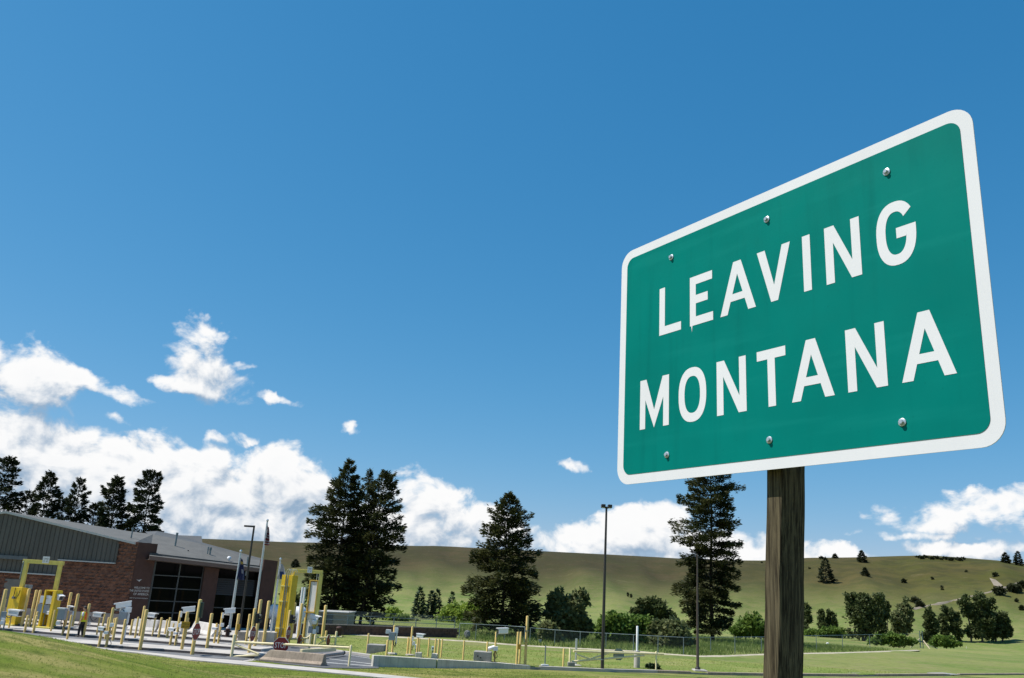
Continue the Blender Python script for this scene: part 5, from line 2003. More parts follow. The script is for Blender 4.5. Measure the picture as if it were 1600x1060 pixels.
for (xb, yb, lab) in ((649.4, 1020.5, 'little white sensor head left of the white box camera post'), (675.2, 1023.5, 'little white sensor head left of the dark capped bollard')):
    e = Eq('sensor', xb, yb, lab, 'sensor', 'little white sensors')
    build('stem', MB().tube([e.b, e.b + ZU * .22], .03, 6), M_STEEL, e.root)
    c = e.b + ZU * .30
    build('head', MB().box(c, (.12, .12, .2)), M_WHITE, e.root, bevel=.015)
    build('lens', MB().tube([c + Vector((.02, -.062, 0)), c + Vector((.02, -.075, 0))], .03, 8), M_BLACK, e.root)
b = g(680.5, 998.0 + 28)
# hooded camera with loop, tubular camera
e = Eq('camera_pole', 772.6, 1034, 'yellow post with hooded camera above and white tube camera below', 'camera', CG)
e.pole(987.4, 3.0)
e.cam(777.5, 981.2, 794.2, 991.2, .06, -.3, flip=True)
e.bar(775, 991, 790, 991.6, .025, M_STEEL)
e.box('white_conduit', 775.2, 987.5, 777.0, 996, M_STEEL, .06, -.02)
a, b = e.p(762.5, 1014.4, -.1), e.p(773, 1011, -.1)
build('tube_camera', MB().tube([a, b], .085, 12), M_WHITE, e.root, smooth=True)
e.box('white_box', 771, 1010.5, 778, 1017, M_WHITE, .14, -.1)
e.cable([(774, 1017), (771.5, 1022), (771.8, 1026), (774.5, 1028.5), (777, 1025.5), (775.5, 1020), (774, 1018)], .018)
e = Eq('bollard', 807, 1038.5, 'left of a pair of yellow bollards joined by an orange band', 'bollard', YEL)
e.pole(987.4, 3.8)
e.box('orange_band', 808.5, 1007, 813, 1014.5, M_ORANGE, .16, .02)
bollard(813.2, 987.4, 811.4, 1037.6, 3.4, 'right of a pair of yellow bollards joined by an orange band')
e = Eq('tall_post', 820.4, 1038.5, 'tallest yellow post on the wall end with dark conduit along it', 'post')
e.pole(962.4, 4.3)
e.cable([(822, 978), (821, 985), (823, 990), (822.2, 998), (821.6, 1004)], .014, dy=-.12)
build('clamp', MB().lathe(e.b + ZU * (top_z(e.b, 986) * 1.0 - .02), [(.085, 0), (.085, .04)], 12), M_STEEL, e.root)
e = Eq('marker_post', 851.3, 1040.5, 'very thin grey marker post with a white foot', 'marker post')
build('rod', MB().tube([e.b, e.b + ZU * top_z(e.b, 1008.5)], .03, 8), M_STEEL, e.root, smooth=True)
build('foot', MB().lathe(e.b, [(.2, -.1), (.2, .05), (.05, .07)], 14), M_WHITEPANEL, e.root)
e = Eq('marker_post', 899.4, 1040.5, 'pale steel post in front of the hinge of the right gate', 'marker post')
build('rod', MB().tube([e.b, e.b + ZU * top_z(e.b, 998)], .055, 10), M_ALU, e.root, smooth=True)
build('foot', MB().lathe(e.b, [(.3, -.1), (.3, .04), (.08, .07)], 14), M_CONC2, e.root)
e = Eq('utility_marker', 844, 1006.5, 'little grey utility box on the verge behind the gravel track', 'utility box')
build('post', MB().tube([e.b, e.b + ZU * .3], .03, 6), M_STEEL, e.root)
e.box('box_body', 841.8, 999.8, 846.2, 1004.5, M_GREYBOX, .15, 0)
e = Eq('white_post', 995, 1043.5, 'thick white post standing in a concrete cylinder behind the right gate', 'post')
k = e.k
h1 = top_z(e.b, 1017.5)
build('concrete_foot', MB().lathe(e.b, [(4.7 * k, -.2), (4.7 * k, h1 - .03), (4.5 * k, h1)], 24), M_CONC, e.root, smooth=True)
h2 = top_z(e.b, 979)
build('white_tube', MB().lathe(e.b, [(1.75 * k, h1), (1.75 * k, h2), (1.4 * k, h2 + .02)], 16), M_WHITE, e.root, smooth=True)
# boulder-like wrapped device
b = g(729.5, 998)
mb = MB()
rng = np.random.default_rng(5)
k = mpp(b)
n, mrow = 14, 7
for i in range(mrow + 1):
    ph = math.pi * i / mrow
    for j in range(n):
        th = 2 * math.pi * j / n
        w = 1 + .22 * (rng.random() - .5)
        mb.v.append(b + Vector((5.2 * k * math.sin(ph) ** .7 * math.cos(th) * w, 4.2 * k * math.sin(ph) ** .7 * math.sin(th) * w, 6.2 * k * (1 - math.cos(ph)) * (.95 + .1 * rng.random()))))
for i in range(mrow):
    for j in range(n):
        mb.f.append((i * n + j, i * n + (j + 1) % n, (i + 1) * n + (j + 1) % n, (i + 1) * n + j))
tag(build('boulder', mb, M_ROCK, loc=b), 'upright grey boulder in the tall grass at the end of the brown wall', 'rock')
b = g(1293, 1007)
mb = MB()
for i in range(6):
    ph = math.pi * i / 5
    for j in range(8):
        th = 2 * math.pi * j / 8
        mb.v.append(b + Vector((.35 * math.sin(ph) * math.cos(th), .25 * math.sin(ph) * math.sin(th), .15 - .22 * math.cos(ph))))
for i in range(5):
    for j in range(8):
        mb.f.append((i * 8 + j, i * 8 + (j + 1) % 8, (i + 1) * 8 + (j + 1) % 8, (i + 1) * 8 + j))
tag(build('white_stone', mb, M_WHITE, loc=b, smooth=True), 'small white stone on the grass beyond the fence', 'rock')
# braced timber post at the right
e = Eq('braced_post', 1439.8, 1013, 'grey lattice post propped by three pale timber braces at the fence end', 'fence brace')
k = e.k
for (x0, x1) in ((1437.2, 1438.4), (1441.0, 1442.2)):
    e.box('upright', x0, 986.5, x1, 1013, M_STEEL, .08, 0, bevel=.004)
for i in range(6):
    y = 989 + i * 4.2
    e.bar(1437.8, y, 1441.6, y + (3 if i % 2 else -1), .025, M_STEEL, 'lattice_bar')
for (x0, y0, x1, y1, dy) in ((1437.5, 998, 1420, 1015, -.4), (1442.5, 1001, 1454, 1016, -1.2), (1444, 1006, 1464.5, 1013.6, .6)):
    a, b = e.p(x0, y0, 0), e.p(x1, y1, dy)
    d = (b - a).normalized()
    S = d.cross(Vector((0, 1, 0))).normalized()
    build('timber_brace', MB().box((a + b) / 2, ((b - a).length, .14, .22), (d, S.cross(d), S)), M_WOOD, e.root, bevel=.006)
e = Eq('stake', 1510, 1013.5, 'short pale stake at the far edge of the field, under the leaning trees', 'stake')
build('rod', MB().tube([e.b, e.b + ZU * .5], .035, 6), M_WHITEPANEL, e.root)


# ------------------------------------------------------------------ light poles and flags
def tapered(b, h, r0, r1, n=14):
    return MB().lathe(b, [(r0, -.2), (r0, 0), (r1, h)], n)


e = Eq('light_pole', 941, 1045.5, 'dark tall light pole with twin lamp heads in the middle of the field', 'light pole', 'light poles')
h = top_z(e.b, 792)
build('pole', tapered(e.b, h, 2.8 * e.k, 1.6 * e.k), M_BRONZE, e.root, smooth=True)
build('steel_band', MB().lathe(e.b + ZU * top_z(e.b, 1031.5), [(2.85 * e.k, 0), (2.85 * e.k, .04)], 14), M_STEEL, e.root)
t = e.b + ZU * h
for sx in (-1, 1):
    a = MB().tube([t + ZU * -.08, t + Vector((sx * .16, 0, -.04))], .03, 8)
    arm = build('lamp_arm', a, M_BRONZE, e.root)
    c = t + Vector((sx * .17, -.03, .02))
    head = build('lamp_head', MB().box(c, (.21, .34, .17)), M_BRONZE, e.root, bevel=.03)
    build('lamp_lens', MB().box(c + ZU * -.085, (.15, .26, .012)), M_WHITEPANEL, head)
e = Eq('light_pole', 1090.2, 1048.5, 'slim plain brown pole on a concrete base, in front of the right fir', 'light pole', 'light poles')
h = top_z(e.b, 866)
hb = top_z(e.b, 1046.2)
build('concrete_base', MB().box(e.b + Vector((.1, 0, hb / 2 - .1)), (20 * e.k, .8, hb + .2)), M_CONC, e.root, bevel=.03)
build('pole', tapered(e.b + ZU * hb, h - hb, 2.4 * e.k, .9 * e.k), M_BROWNPOLE, e.root, smooth=True)
build('base_cover', MB().lathe(e.b + ZU * hb, [(4.2 * e.k, 0), (4.2 * e.k, .05), (3.2 * e.k, .12)], 14), M_BRONZE, e.root)
e = Eq('light_pole', 373, 992, 'dark light pole with one short arm, in front of the glass building', 'light pole', 'light poles')
h = top_z(e.b, 821.5)
build('pole', tapered(e.b, h, 1.9 * e.k, 1.5 * e.k), M_BRONZE, e.root, smooth=True)
t = e.b + ZU * (h - .08)
build('lamp_head', MB().box(t + Vector((-.28, -.02, .02)), (.6, .25, .1)), M_BRONZE, e.root, bevel=.02)

FLAGM = {'blue': mat('flag_blue', (.012, .02, .075), .8), 'red': mat('flag_red', (.16, .010, .016), .8), 'white': mat('flag_white', (.36, .36, .38), .8), 'gold': mat('flag_gold', (.45, .33, .08), .8),
         'navy': mat('flag_navy', (.02, .05, .16), .8)}


def flagpole(xt, yt, xb, yb, w, label):
    e = Eq('flagpole', xb, yb, label, 'flagpole', 'flagpoles before the station')
    h = top_z(e.b, yt + 3)
    build('pole', tapered(e.b, h, w * .55 * e.k, w * .36 * e.k), M_ALU, e.root, smooth=True)
    build('ball_finial', MB().lathe(e.b + ZU * h, [(.02, 0), (.06, .02), (.085, .09), (.06, .15), (.01, .18)], 12), M_ALU, e.root, smooth=True)
    build('halyard', MB().tube([e.b + Vector((w * .6 * e.k, -.05, 1.2)), e.b + Vector((w * .45 * e.k, -.05, h - .1))], .008, 4), M_WHITEPANEL, e.root)
    return e, h


def flag(e, h, yt, yb, width, fold, cols, label, name, seed=0):
    """limp hanging cloth: a folded sheet, coloured by stripe or field"""
    z1 = top_z(e.b, yt)
    z0 = top_z(e.b, yb)
    n, m = 30, 16
    vs, fs, mi = [], [], []
    for i in range(n + 1):
        u = i / n
        for j in range(m + 1):
            v = j / m
            drop = .10 * u
            z = z1 - (z1 - z0) * (v * (1 - .25 * u) + u * .25 * (.5 + v * .5))
            spread = width * (.35 + .65 * v ** .8)
            x = .05 + spread * u + .06 * math.sin(u * fold + v * 2 + seed) * (.3 + v)
            y = -.05 + .12 * math.sin(u * fold * 1.3 + v * 3 + seed) * (.35 + v)
            vs.append(Vector(e.b) + Vector((x, y, z)))
    mats = []
    for i in range(n):
        for j in range(m):
            fs.append((i * (m + 1) + j, (i + 1) * (m + 1) + j, (i + 1) * (m + 1) + j + 1, i * (m + 1) + j + 1))
            mi.append(cols(i / n, j / m))
    o = build(name, MB().add(vs, fs), None, loc=e.b)
    for key in ('blue', 'red', 'white', 'gold', 'navy'):
        o.data.materials.append(FLAGM[key])
    ks = ['blue', 'red', 'white', 'gold', 'navy']
    for p, c in zip(o.data.polygons, mi):
        p.material_index = ks.index(c)
    o.data.shade_smooth()
    return tag(o, label, 'flag', 'flags hanging limp')


def us(u, v):
    if u < .42 and v < .54:
        return 'white' if (int(u * 30) % 3 == 1 and int(v * 16) % 3 == 1) else 'blue'
    return 'red' if int(v * 12.99) % 2 == 0 else 'white'


e, h = flagpole(410.5, 812.5, 393.2, 992, 3.6, 'tallest silver flagpole, carrying the limp striped flag')
flag(e, h, 821, 852, .34, 9, us, 'limp red, white and blue striped flag on the tallest flagpole', 'striped_flag')
e, h = flagpole(373.8, 861, 357.2, 992, 4.2, 'left silver flagpole, left of the dark light pole')
flag(e, h, 871, 906, .46, 8, lambda u, v: 'gold' if (.10 < v < .2 and .3 < u < .8) else ('white' if (.45 < v < .66 and .45 < u < .7) else 'blue'), 'limp dark blue state flag on the left flagpole', 'blue_flag', 1)
e, h = flagpole(436, 873, 423, 990, 3.2, 'right silver flagpole, left of the ribbed yellow tower')
flag(e, h, 880, 905, .55, 7, lambda u, v: 'navy' if (v > .45 and u > .2 and u < .55) else 'white', 'limp pale flag with a blue patch on the right flagpole', 'pale_flag', 2)


# ------------------------------------------------------------------ brown wall of the utility yard and the fences
a = g(436, 989.5)
b = g(713.5, 996.5)
zt0, zt1 = top_z(b, 983.2), top_z(b, 983.2)
d = (b - a)
L = d.length
dn = Vector((d.x, d.y, 0)).normalized()
nn_ = Vector((-dn.y, dn.x, 0))
wl = thing('yard_wall', a, 'low dark brown block wall of the utility yard, under the barbed fence', 'wall')
bw, bh = .42, .21
rows = max(3, int(zt0 / bh + .5))
bh = zt0 / rows
blk = MB().box((0, 0, 0), (bw - .015, .26, bh - .012))
me_list = []
for q in range(4):
    me = bpy.data.meshes.new('block')
    vv = [tuple(v + Vector((random.uniform(-.01, .01), random.uniform(-.03, .01) if v.y < 0 else 0, random.uniform(-.006, .006)))) for v in blk.v]
    me.from_pydata(vv, [], blk.f)
    me.materials.append(M_BRICKWALL)
    me_list.append(me)
vs_all, fs_all = MB(), None
ang = math.atan2(dn.y, dn.x)
for r in range(rows):
    x = (bw / 2 if r % 2 else 0)
    while x < L - bw * .6:
        p = a + dn * (x + bw / 2) + ZU * (bh * (r + .5))
        bx = MB().box(p, (bw - .014, .26, bh - .012), (dn, nn_, ZU))
        for i in range(8):
            bx.v[i] = bx.v[i] + nn_ * random.uniform(-.03, .01) + ZU * random.uniform(-.004, .004)
        vs_all.add(bx.v, bx.f)
        x += bw
o = build('wall_blocks', vs_all, M_BRICKWALL, wl)
o['kind'] = 'stuff'
build('wall_core', MB().box((a + b) / 2 + ZU * (zt0 / 2 - .2) + nn_ * .03, (L - .1, .18, zt0 + .36), (dn, nn_, ZU)), M_BRICKWALL, wl)
build('coping', MB().box((a + b) / 2 + ZU * (zt0 + .03), (L + .05, .34, .06), (dn, nn_, ZU)), mat('coping_stone', (.20, .17, .15), .9, var=.15), wl, bevel=.008)


def chain_link(P0, P1, z0, z1, pitch=.14, r=.0035):
    """woven diagonal wires between two ground points, from height z0 to z1"""
    d = P1 - P0
    L = math.hypot(d.x, d.y)
    hh = z1 - z0
    mb = MB()
    nW = int(L / pitch)
    n = Vector((-d.y, d.x, 0)).normalized()

    def at(t, z):
        return P0 + d * t + ZU * z
    for s in (1, -1):
        for i in range(-int(hh / pitch), nW):
            x0 = i * pitch
            x1 = x0 + hh
            ta, tb = max(0, x0), min(L, x1)
            if tb <= ta:
                continue
            za, zb = z0 + (ta - x0), z0 + (tb - x0)
            if s < 0:
                za, zb = z1 - (ta - x0), z1 - (tb - x0)
            p, q = at(ta / L, za), at(tb / L, zb)
            dirv = (q - p).normalized()
            w = dirv.cross(n).normalized() * r
            mb.add([p - w, p + w, q + w, q - w], [(0, 1, 2, 3)])
    return mb


def fence(name, px, yt, label, rails, post_r=.03, barbed=False, base=None, group='chain link fences', every=None, extra_top=0.0):
    """px: list of (x, y) ground points of the posts; height from the top row at the first post"""
    P = [Vector(base(x)) if base else g(x, y) for x, y in px]
    hts = [top_z(p, t) for p, t in zip(P, yt)]
    root = thing(name, P[0], label, 'fence', group)
    for p, hh in zip(P, hts):
        build('fence_post', MB().tube([p + ZU * -.2, p + ZU * (hh + extra_top)], post_r, 8), M_STEEL, root, smooth=True)
        if barbed:
            mb = MB().tube([p + ZU * hh, p + ZU * (hh + .28) + nn_ * -.22], .016, 6)
            build('barb_arm', mb, M_STEEL, root)
    for f in rails:
        mb = MB().tube([p + ZU * (hh * f) for p, hh in zip(P, hts)], .022, 6)
        build('rail', mb, M_STEEL, root, smooth=True)
    allm = MB()
    for p, q, h0, h1 in zip(P[:-1], P[1:], hts[:-1], hts[1:]):
        w = chain_link(p, q, .02, min(h0, h1))
        allm.add(w.v, w.f)
    o = build('chain_link', allm, M_WIRE, root)
    o['kind'] = 'stuff'
    if barbed:
        mb = MB()
        for kx in (.35, .7, 1.0):
            mb.tube([p + ZU * (hh + .28 * kx) + nn_ * (-.22 * kx) for p, hh in zip(P, hts)], .006, 4)
        build('barbed_wire', mb, M_STEEL, root)
    return root


def on_wall(x):
    lo, hi = 0., 1.
    for _ in range(40):
        m = (lo + hi) / 2
        if proj(a + (b - a) * m + ZU * zt0)[0] < x:
            lo = m
        else:
            hi = m
    return a + (b - a) * lo + ZU * (zt0 + .05) + nn_ * .08


yf = lambda x: 962 + (x - 543) * (970.3 - 962) / (710 - 543)
fx = [506, 543, 578.5, 615.5, 650, 682, 711]
fence('yard_fence', [(x, 0) for x in fx], [yf(x) for x in fx], 'barbed chain link fence standing on the dark brown yard wall', (1.0, .5), barbed=True, base=on_wall)
fx = [(717, 998), (743, 1000), (788, 1002.5), (819, 1005)]
fence('field_fence', fx, [974.2, 975.5, 978, 980], 'short chain link fence between the yard wall and the middle fir', (1.0,))
fx = [(827.7, 1006), (866.4, 1008.5), (906, 1012), (946.5, 1014.5), (989.5, 1018), (1028, 1020.5), (1068, 1023.5), (1110.5, 1021), (1148.5, 1021.5), (1190, 1020), (1236, 1018), (1276, 1016.5), (1317, 1015.5), (1359.5, 1014), (1400, 1013.5), (1437.5, 1012.5)]
ft = [981.2, 984.6, 987.5, 989.8, 992, 994.2, 996.2, 996, 995.8, 995.4, 994.6, 993.4, 992.8, 991.8, 991.2, 990.2]
fence('field_fence', fx, ft, 'long chain link fence across the field, passing behind the sign post', (1.0,))
# ------------------------------------------------------------------ the worker
M_SKIN = mat('skin', (.42, .25, .17), .6)
M_HAIR = mat('dark_hair', (.012, .010, .009), .7)
M_TROUSERS = mat('black_trousers', (.010, .011, .014), .85)
M_SHIRT = mat('pale_shirt', (.55, .56, .58), .8)
M_VESTO = mat('vest_orange', (.80, .16, .015), .7)
M_VESTY = mat('vest_lime', (.62, .62, .02), .7)


def skin_mesh(name, verts, edges, radii, m, parent, root_i=0, sub=2):
    me = bpy.data.meshes.new(name)
    off = base_of(parent)
    me.from_pydata([tuple(Vector(v)) for v in verts], edges, [])
    ob = bpy.data.objects.new(name, me)
    COL.objects.link(ob)
    md = ob.modifiers.new('s', 'SKIN')
    for i, r in enumerate(radii):
        rr = r if isinstance(r, tuple) else (r, r)
        me.skin_vertices[0].data[i].radius = rr
        me.skin_vertices[0].data[i].use_root = (i == root_i)
    md.use_smooth_shade = True
    sb = ob.modifiers.new('u', 'SUBSURF')
    sb.levels = sb.render_levels = sub
    dg = bpy.context.evaluated_depsgraph_get()
    new = bpy.data.meshes.new_from_object(ob.evaluated_get(dg))
    bpy.data.objects.remove(ob)
    new.name = name
    new.materials.clear()
    o = link(name, new, parent, m)
    return o


def make_person():
    b = g(124.3, 996.6)
    h = top_z(b, 947.3)
    root = thing('person', b, 'person in an orange and lime safety vest, pale sleeves and black trousers, facing left', 'person')
    s = h / 1.76
    V, E_, R_ = [], [], []

    def v(x, y, z, r, par=None):
        V.append((x * s, y * s, z * s))
        R_.append((r * s, r * s) if not isinstance(r, tuple) else (r[0] * s, r[1] * s))
        if par is not None:
            E_.append((par, len(V) - 1))
        return len(V) - 1
    pel = v(.02, 0, .95, .125)
    sp1 = v(.02, 0, 1.12, .115, pel)
    ch = v(.01, 0, 1.30, .135, sp1)
    nk0 = v(.015, 0, 1.43, .085, ch)
    nk = v(.0, 0, 1.50, .052, nk0)
    hd0 = v(-.015, 0, 1.575, .078, nk)
    hd1 = v(-.005, 0, 1.66, .092, hd0)
    hd2 = v(.0, 0, 1.725, .06, hd1)
    v(-.115, 0, 1.60, .014, hd0)       # nose
    for sd in (-1, 1):
        hip = v(.02, .095 * sd, .90, .088, pel)
        kn = v(-.02 + .04 * sd, .10 * sd, .50, .060, hip)
        an = v(.02 + .07 * sd, .10 * sd, .10, .042, kn)
        he = v(.03 + .07 * sd, .10 * sd, .045, .04, an)
        v(-.16 + .07 * sd, .11 * sd, .035, .034, he)
        sh = v(.015, .175 * sd, 1.40, .062, ch)
        el = v(.05, .23 * sd, 1.13, .044, sh)
        wr = v(-.05, .235 * sd, .90, .030, el)
        pm = v(-.085, .235 * sd, .82, (.034, .02), wr)
        for q in range(4):
            ln = (.062, .075, .07, .055)[q]
            k1 = v(-.105 + .018 * q, (.235 + .004 * q) * sd, .775, .011, pm)
            k2 = v(-.112 + .018 * q, (.23 + .004 * q) * sd, .775 - ln * .6, .0095, k1)
            v(-.105 + .02 * q, (.222 + .004 * q) * sd, .775 - ln, .008, k2)
        t1 = v(-.115, .215 * sd, .83, .012, pm)
        v(-.135, .205 * sd, .79, .010, t1)
    skin_mesh('body', V, E_, R_, M_SKIN, root)
    # trousers, shoes
    V, E_, R_ = [], [], []
    p0 = v(.02, 0, .98, .14)
    p1 = v(.02, 0, .92, .145, p0)
    for sd in (-1, 1):
        hip = v(.02, .10 * sd, .84, .105, p1)
        kn = v(-.02 + .04 * sd, .10 * sd, .50, .082, hip)
        v(.02 + .07 * sd, .10 * sd, .10, .068, kn)
    skin_mesh('trousers', V, E_, R_, M_TROUSERS, root)
    for sd in (-1, 1):
        V, E_, R_ = [], [], []
        a = v(.05 + .07 * sd, .10 * sd, .06, .055)
        c = v(-.06 + .07 * sd, .105 * sd, .05, .052, a)
        v(-.18 + .07 * sd, .11 * sd, .04, .044, c)
        skin_mesh('shoe', V, E_, R_, M_BLACK, root)
    V, E_, R_ = [], [], []
    c0 = v(.015, 0, 1.36, .142)
    c1 = v(.015, 0, 1.43, .10, c0)
    for sd in (-1, 1):
        sh = v(.015, .18 * sd, 1.39, .075, c0)
        v(.045, .222 * sd, 1.17, .060, sh)
    skin_mesh('shirt', V, E_, R_, M_SHIRT, root)
    # vest: oval shell with arm openings left to the sleeves; lime hem and shoulder bands
    def ring(z, a, bb, n=24, cx=.015):
        return [b + Vector(((cx + a * math.cos(2 * math.pi * k / n)) * s, bb * math.sin(2 * math.pi * k / n) * s, z * s)) for k in range(n)]

    def shell(rings):
        mb = MB()
        n = len(rings[0])
        for r in rings:
            mb.v += r
        for i in range(len(rings) - 1):
            for k in range(n):
                mb.f.append((i * n + k, i * n + (k + 1) % n, (i + 1) * n + (k + 1) % n, (i + 1) * n + k))
        return mb
    vest = build('safety_vest', shell([ring(.99, .165, .185), ring(1.15, .15, .172), ring(1.30, .165, .19), ring(1.40, .145, .185), ring(1.455, .09, .12)]), M_VESTO, root, smooth=True)
    build('lime_hem', shell([ring(.89, .172, .195), ring(1.0, .170, .190)]), M_VESTY, vest, smooth=True)
    for cx0 in (-1, 1):
        mb = MB()
        for i in range(6):
            z = 1.0 + .46 * i / 5
            w = .045
            yy = -.155 - .02 * math.sin(i * .7)
            mb.v += [b + Vector(((.075 * cx0 - w + .02) * s, (yy - .025) * s, z * s)), b + Vector(((.075 * cx0 + w + .02) * s, (yy - .025) * s, z * s))]
        for i in range(5):
            mb.f.append((2 * i, 2 * i + 1, 2 * i + 3, 2 * i + 2))
        build('lime_band', mb, M_VESTY, vest)
    # hair cap
    mb = MB()
    n = 16
    c = b + Vector((.006 * s, 0, 1.665 * s))
    for i in range(6):
        ph = math.radians(88) * i / 5
        for k in range(n):
            th = 2 * math.pi * k / n
            q = .112 * s * math.cos(ph)
            mb.v.append(c + Vector((q * math.cos(th), q * .85 * math.sin(th), .105 * s * math.sin(ph) - (.05 * s if (math.cos(th) > .1 and i == 0) else 0))))
    for i in range(5):
        for k in range(n):
            mb.f.append((i * n + k, i * n + (k + 1) % n, (i + 1) * n + (k + 1) % n, (i + 1) * n + k))
    build('hair', mb, M_HAIR, root, smooth=True)


make_person()


# ------------------------------------------------------------------ trees
def cards(base, axis, normal, length, width):
    """diamond shaped sprays: arrays (n,3) -> vertices (n,4,3)"""
    ax = axis / np.linalg.norm(axis, axis=1, keepdims=True)
    sd = np.cross(ax, normal)
    sd /= np.linalg.norm(sd, axis=1, keepdims=True) + 1e-9
    L = length[:, None]
    W = width[:, None]
    mid = base + ax * L * .45
    return np.stack([base, mid + sd * W / 2, base + ax * L, mid - sd * W / 2], 1)


def cards_mesh(name, C, m, parent):
    n = len(C)
    return np_mesh(name, C.reshape(-1, 3), np.arange(n * 4).reshape(n, 4), m, parent)


def conifer(name, label, xt, yt, Y, prof, m=M_FIR, seed=1, nbr=170, dens=75, t0=.06, size=1.0, base=None, group=None, bark=M_BARK, open_=0.0, droop=.22, bend=0.0, trunk=.022, up=.75, cat='tree', spray=(.26, .5), tiers=0, thin=.62):
    """xt, yt: picture point of the top; Y: distance; prof: (height fraction, left px, right px)"""
    rng = np.random.default_rng(seed)
    if base is None:
        T = atY(xt, yt, Y)
        bx = T.x - bend
        base = Vector((bx, Y, float(terrain(bx, Y))))
        Ht = T.z - base.z
    else:
        Ht = top_z(base, yt)
    k = mpp(base + ZU * Ht * .4)
    root = thing(name, base, label, cat, group)
    pt = np.array([p[0] for p in prof])
    pl, pr = np.array([p[1] for p in prof]) * k, np.array([p[2] for p in prof]) * k
    o = np.argsort(pt)
    pt, pl, pr = pt[o], pl[o], pr[o]
    # trunk
    mb = MB()
    pts, nseg = [], 14
    axis = lambda t: np.array([bend * (t ** 1.3) + .0035 * Ht * math.sin(t * 9 + seed), .003 * Ht * math.sin(t * 7 + 2 * seed), t * Ht])
    r0 = Ht * trunk * .5
    for i in range(nseg + 1):
        pts.append(axis(i / nseg * .985))
    mb.tube([Vector(p) + base for p in pts], r0, 9, r1=r0 * .08)
    build('trunk', mb, bark, root, smooth=True)
    bm_ = MB()
    allc = []
    for i in range(nbr):
        t = t0 + (1 - t0) * ((i + rng.random()) / nbr) ** .92
        if tiers:
            t = (math.floor(t * tiers) + .5 + rng.normal(0, .30)) / tiers
        t = min(t, .985)
        az = i * 2.39996 + rng.normal(0, .35)
        dx, dy = math.cos(az), math.sin(az)
        side = np.interp(t, pt, pr if dx > 0 else pl)
        avg = .5 * (np.interp(t, pt, pl) + np.interp(t, pt, pr))
        R_ = abs(dx) * side + (1 - abs(dx)) * avg
        L = R_ * (.45 + .56 * rng.random() ** .75)
        if rng.random() < .16:
            L *= 1.18
        if L < .12:
            continue
        e0 = -.10 + up * t ** 2.2 + rng.normal(0, .10)
        dr = droop * (1 - t * .8)
        ns = max(4, int(L * dens / size * (0.55 if open_ else 1)))
        s = rng.random(ns) ** (.62 if not open_ else .38)
        s = .10 + .90 * s
        # flat fan of twigs, wider near the middle
        fan = L * (.30 * (1 - s) + .05 + .10 * np.sin(s * 3.1)) * rng.normal(0, thin, ns)
        p0 = axis(t)
        lat = np.array([-dy, dx, 0])
        hor = np.array([dx, dy, 0])
        z = L * (s * math.tan(e0) - dr * s ** 2 + dr * .55 * s ** 4)
        P = p0 + hor * (L * s * math.cos(e0))[:, None] + lat * fan[:, None] + np.array([0, 0, 1.0]) * (z + rng.normal(0, .035 * L + .05, ns))[:, None]
        sgn = np.sign(fan + 1e-6)
        ang = sgn * rng.uniform(.1, 1.0, ns)
        axd = hor * np.cos(ang)[:, None] + lat * np.sin(ang)[:, None]
        axd[:, 2] += rng.normal(.02 + up * .3 * t, .30, ns)
        nrm = np.stack([rng.normal(0, .75, ns), rng.normal(0, .75, ns), np.ones(ns)], 1)
        ln = size * rng.uniform(spray[0], spray[1], ns) * (1.0 - .25 * t)
        allc.append(cards(P, axd, nrm, ln, ln * rng.uniform(.26, .42, ns)))
        if L > .5:
            q = [Vector(p0 + hor * (L * u * math.cos(e0)) + np.array([0, 0, L * (u * math.tan(e0) - dr * u ** 2 + dr * .55 * u ** 4)])) + base for u in (0, .3, .6, .88)]
            bm_.tube(q, .010 + .009 * L, 4, r1=.006, cap=False)
    # leader tuft
    ns = int(60)
    tz = rng.uniform(.93, 1.0, ns)
    P = np.array([axis(t_) for t_ in tz])
    axd = np.stack([rng.normal(0, .6, ns), rng.normal(0, .6, ns), np.abs(rng.normal(.8, .3, ns))], 1)
    allc.append(cards(P, axd, rng.normal(0, 1, (ns, 3)), size * rng.uniform(.2, .4, ns), size * rng.uniform(.07, .13, ns)))
    if bm_.v:
        build('branches', bm_, bark, root)
    cards_mesh('foliage', np.concatenate(allc), m, root)
    return root


CGRP = 'tall dark firs beyond the fence'
conifer('fir_tree', 'left spire of the big fir clump, tallest and most pointed', 547, 719, 76, [(1, 2, 2), (.925, 11, 13), (.85, 24, 24), (.70, 50, 34), (.585, 58, 40), (.517, 66, 40), (.40, 56, 40), (.245, 44, 40), (.12, 30, 28), (.03, 20, 20)], seed=3, nbr=200, dens=84, group=CGRP, tiers=19, thin=.58)
conifer('fir_tree', 'thin middle stem of the big fir clump, partly hidden', 578, 735, 77.5, [(1, 2, 2), (.9, 10, 10), (.7, 25, 24), (.5, 34, 34), (.3, 34, 34), (.1, 25, 25)], seed=4, nbr=180, dens=100, group=CGRP, open_=1)
conifer('fir_tree', 'right stem of the big fir clump, with a broad round-topped crown', 603, 744, 76, [(1, 6, 8), (.95, 16, 17), (.88, 24, 28), (.80, 28, 38), (.67, 34, 52), (.58, 34, 58), (.5, 34, 50), (.36, 36, 50), (.28, 36, 54), (.2, 30, 46), (.12, 22, 34), (.03, 14, 16)], seed=5, nbr=220, dens=112, group=CGRP, bend=.9, open_=1, up=.9)
conifer('fir_tree', 'conical fir in the middle with long layered side branches', 796, 771, 72, [(1, 2, 2), (.97, 7, 6), (.895, 20, 18), (.80, 36, 32), (.71, 44, 44), (.64, 46, 40), (.52, 66, 52), (.46, 54, 58), (.395, 58, 62), (.30, 78, 56), (.235, 66, 66), (.155, 60, 54), (.08, 40, 50), (.02, 18, 42)], seed=11, nbr=190, dens=74, group=CGRP, up=.85, tiers=17, thin=.5)
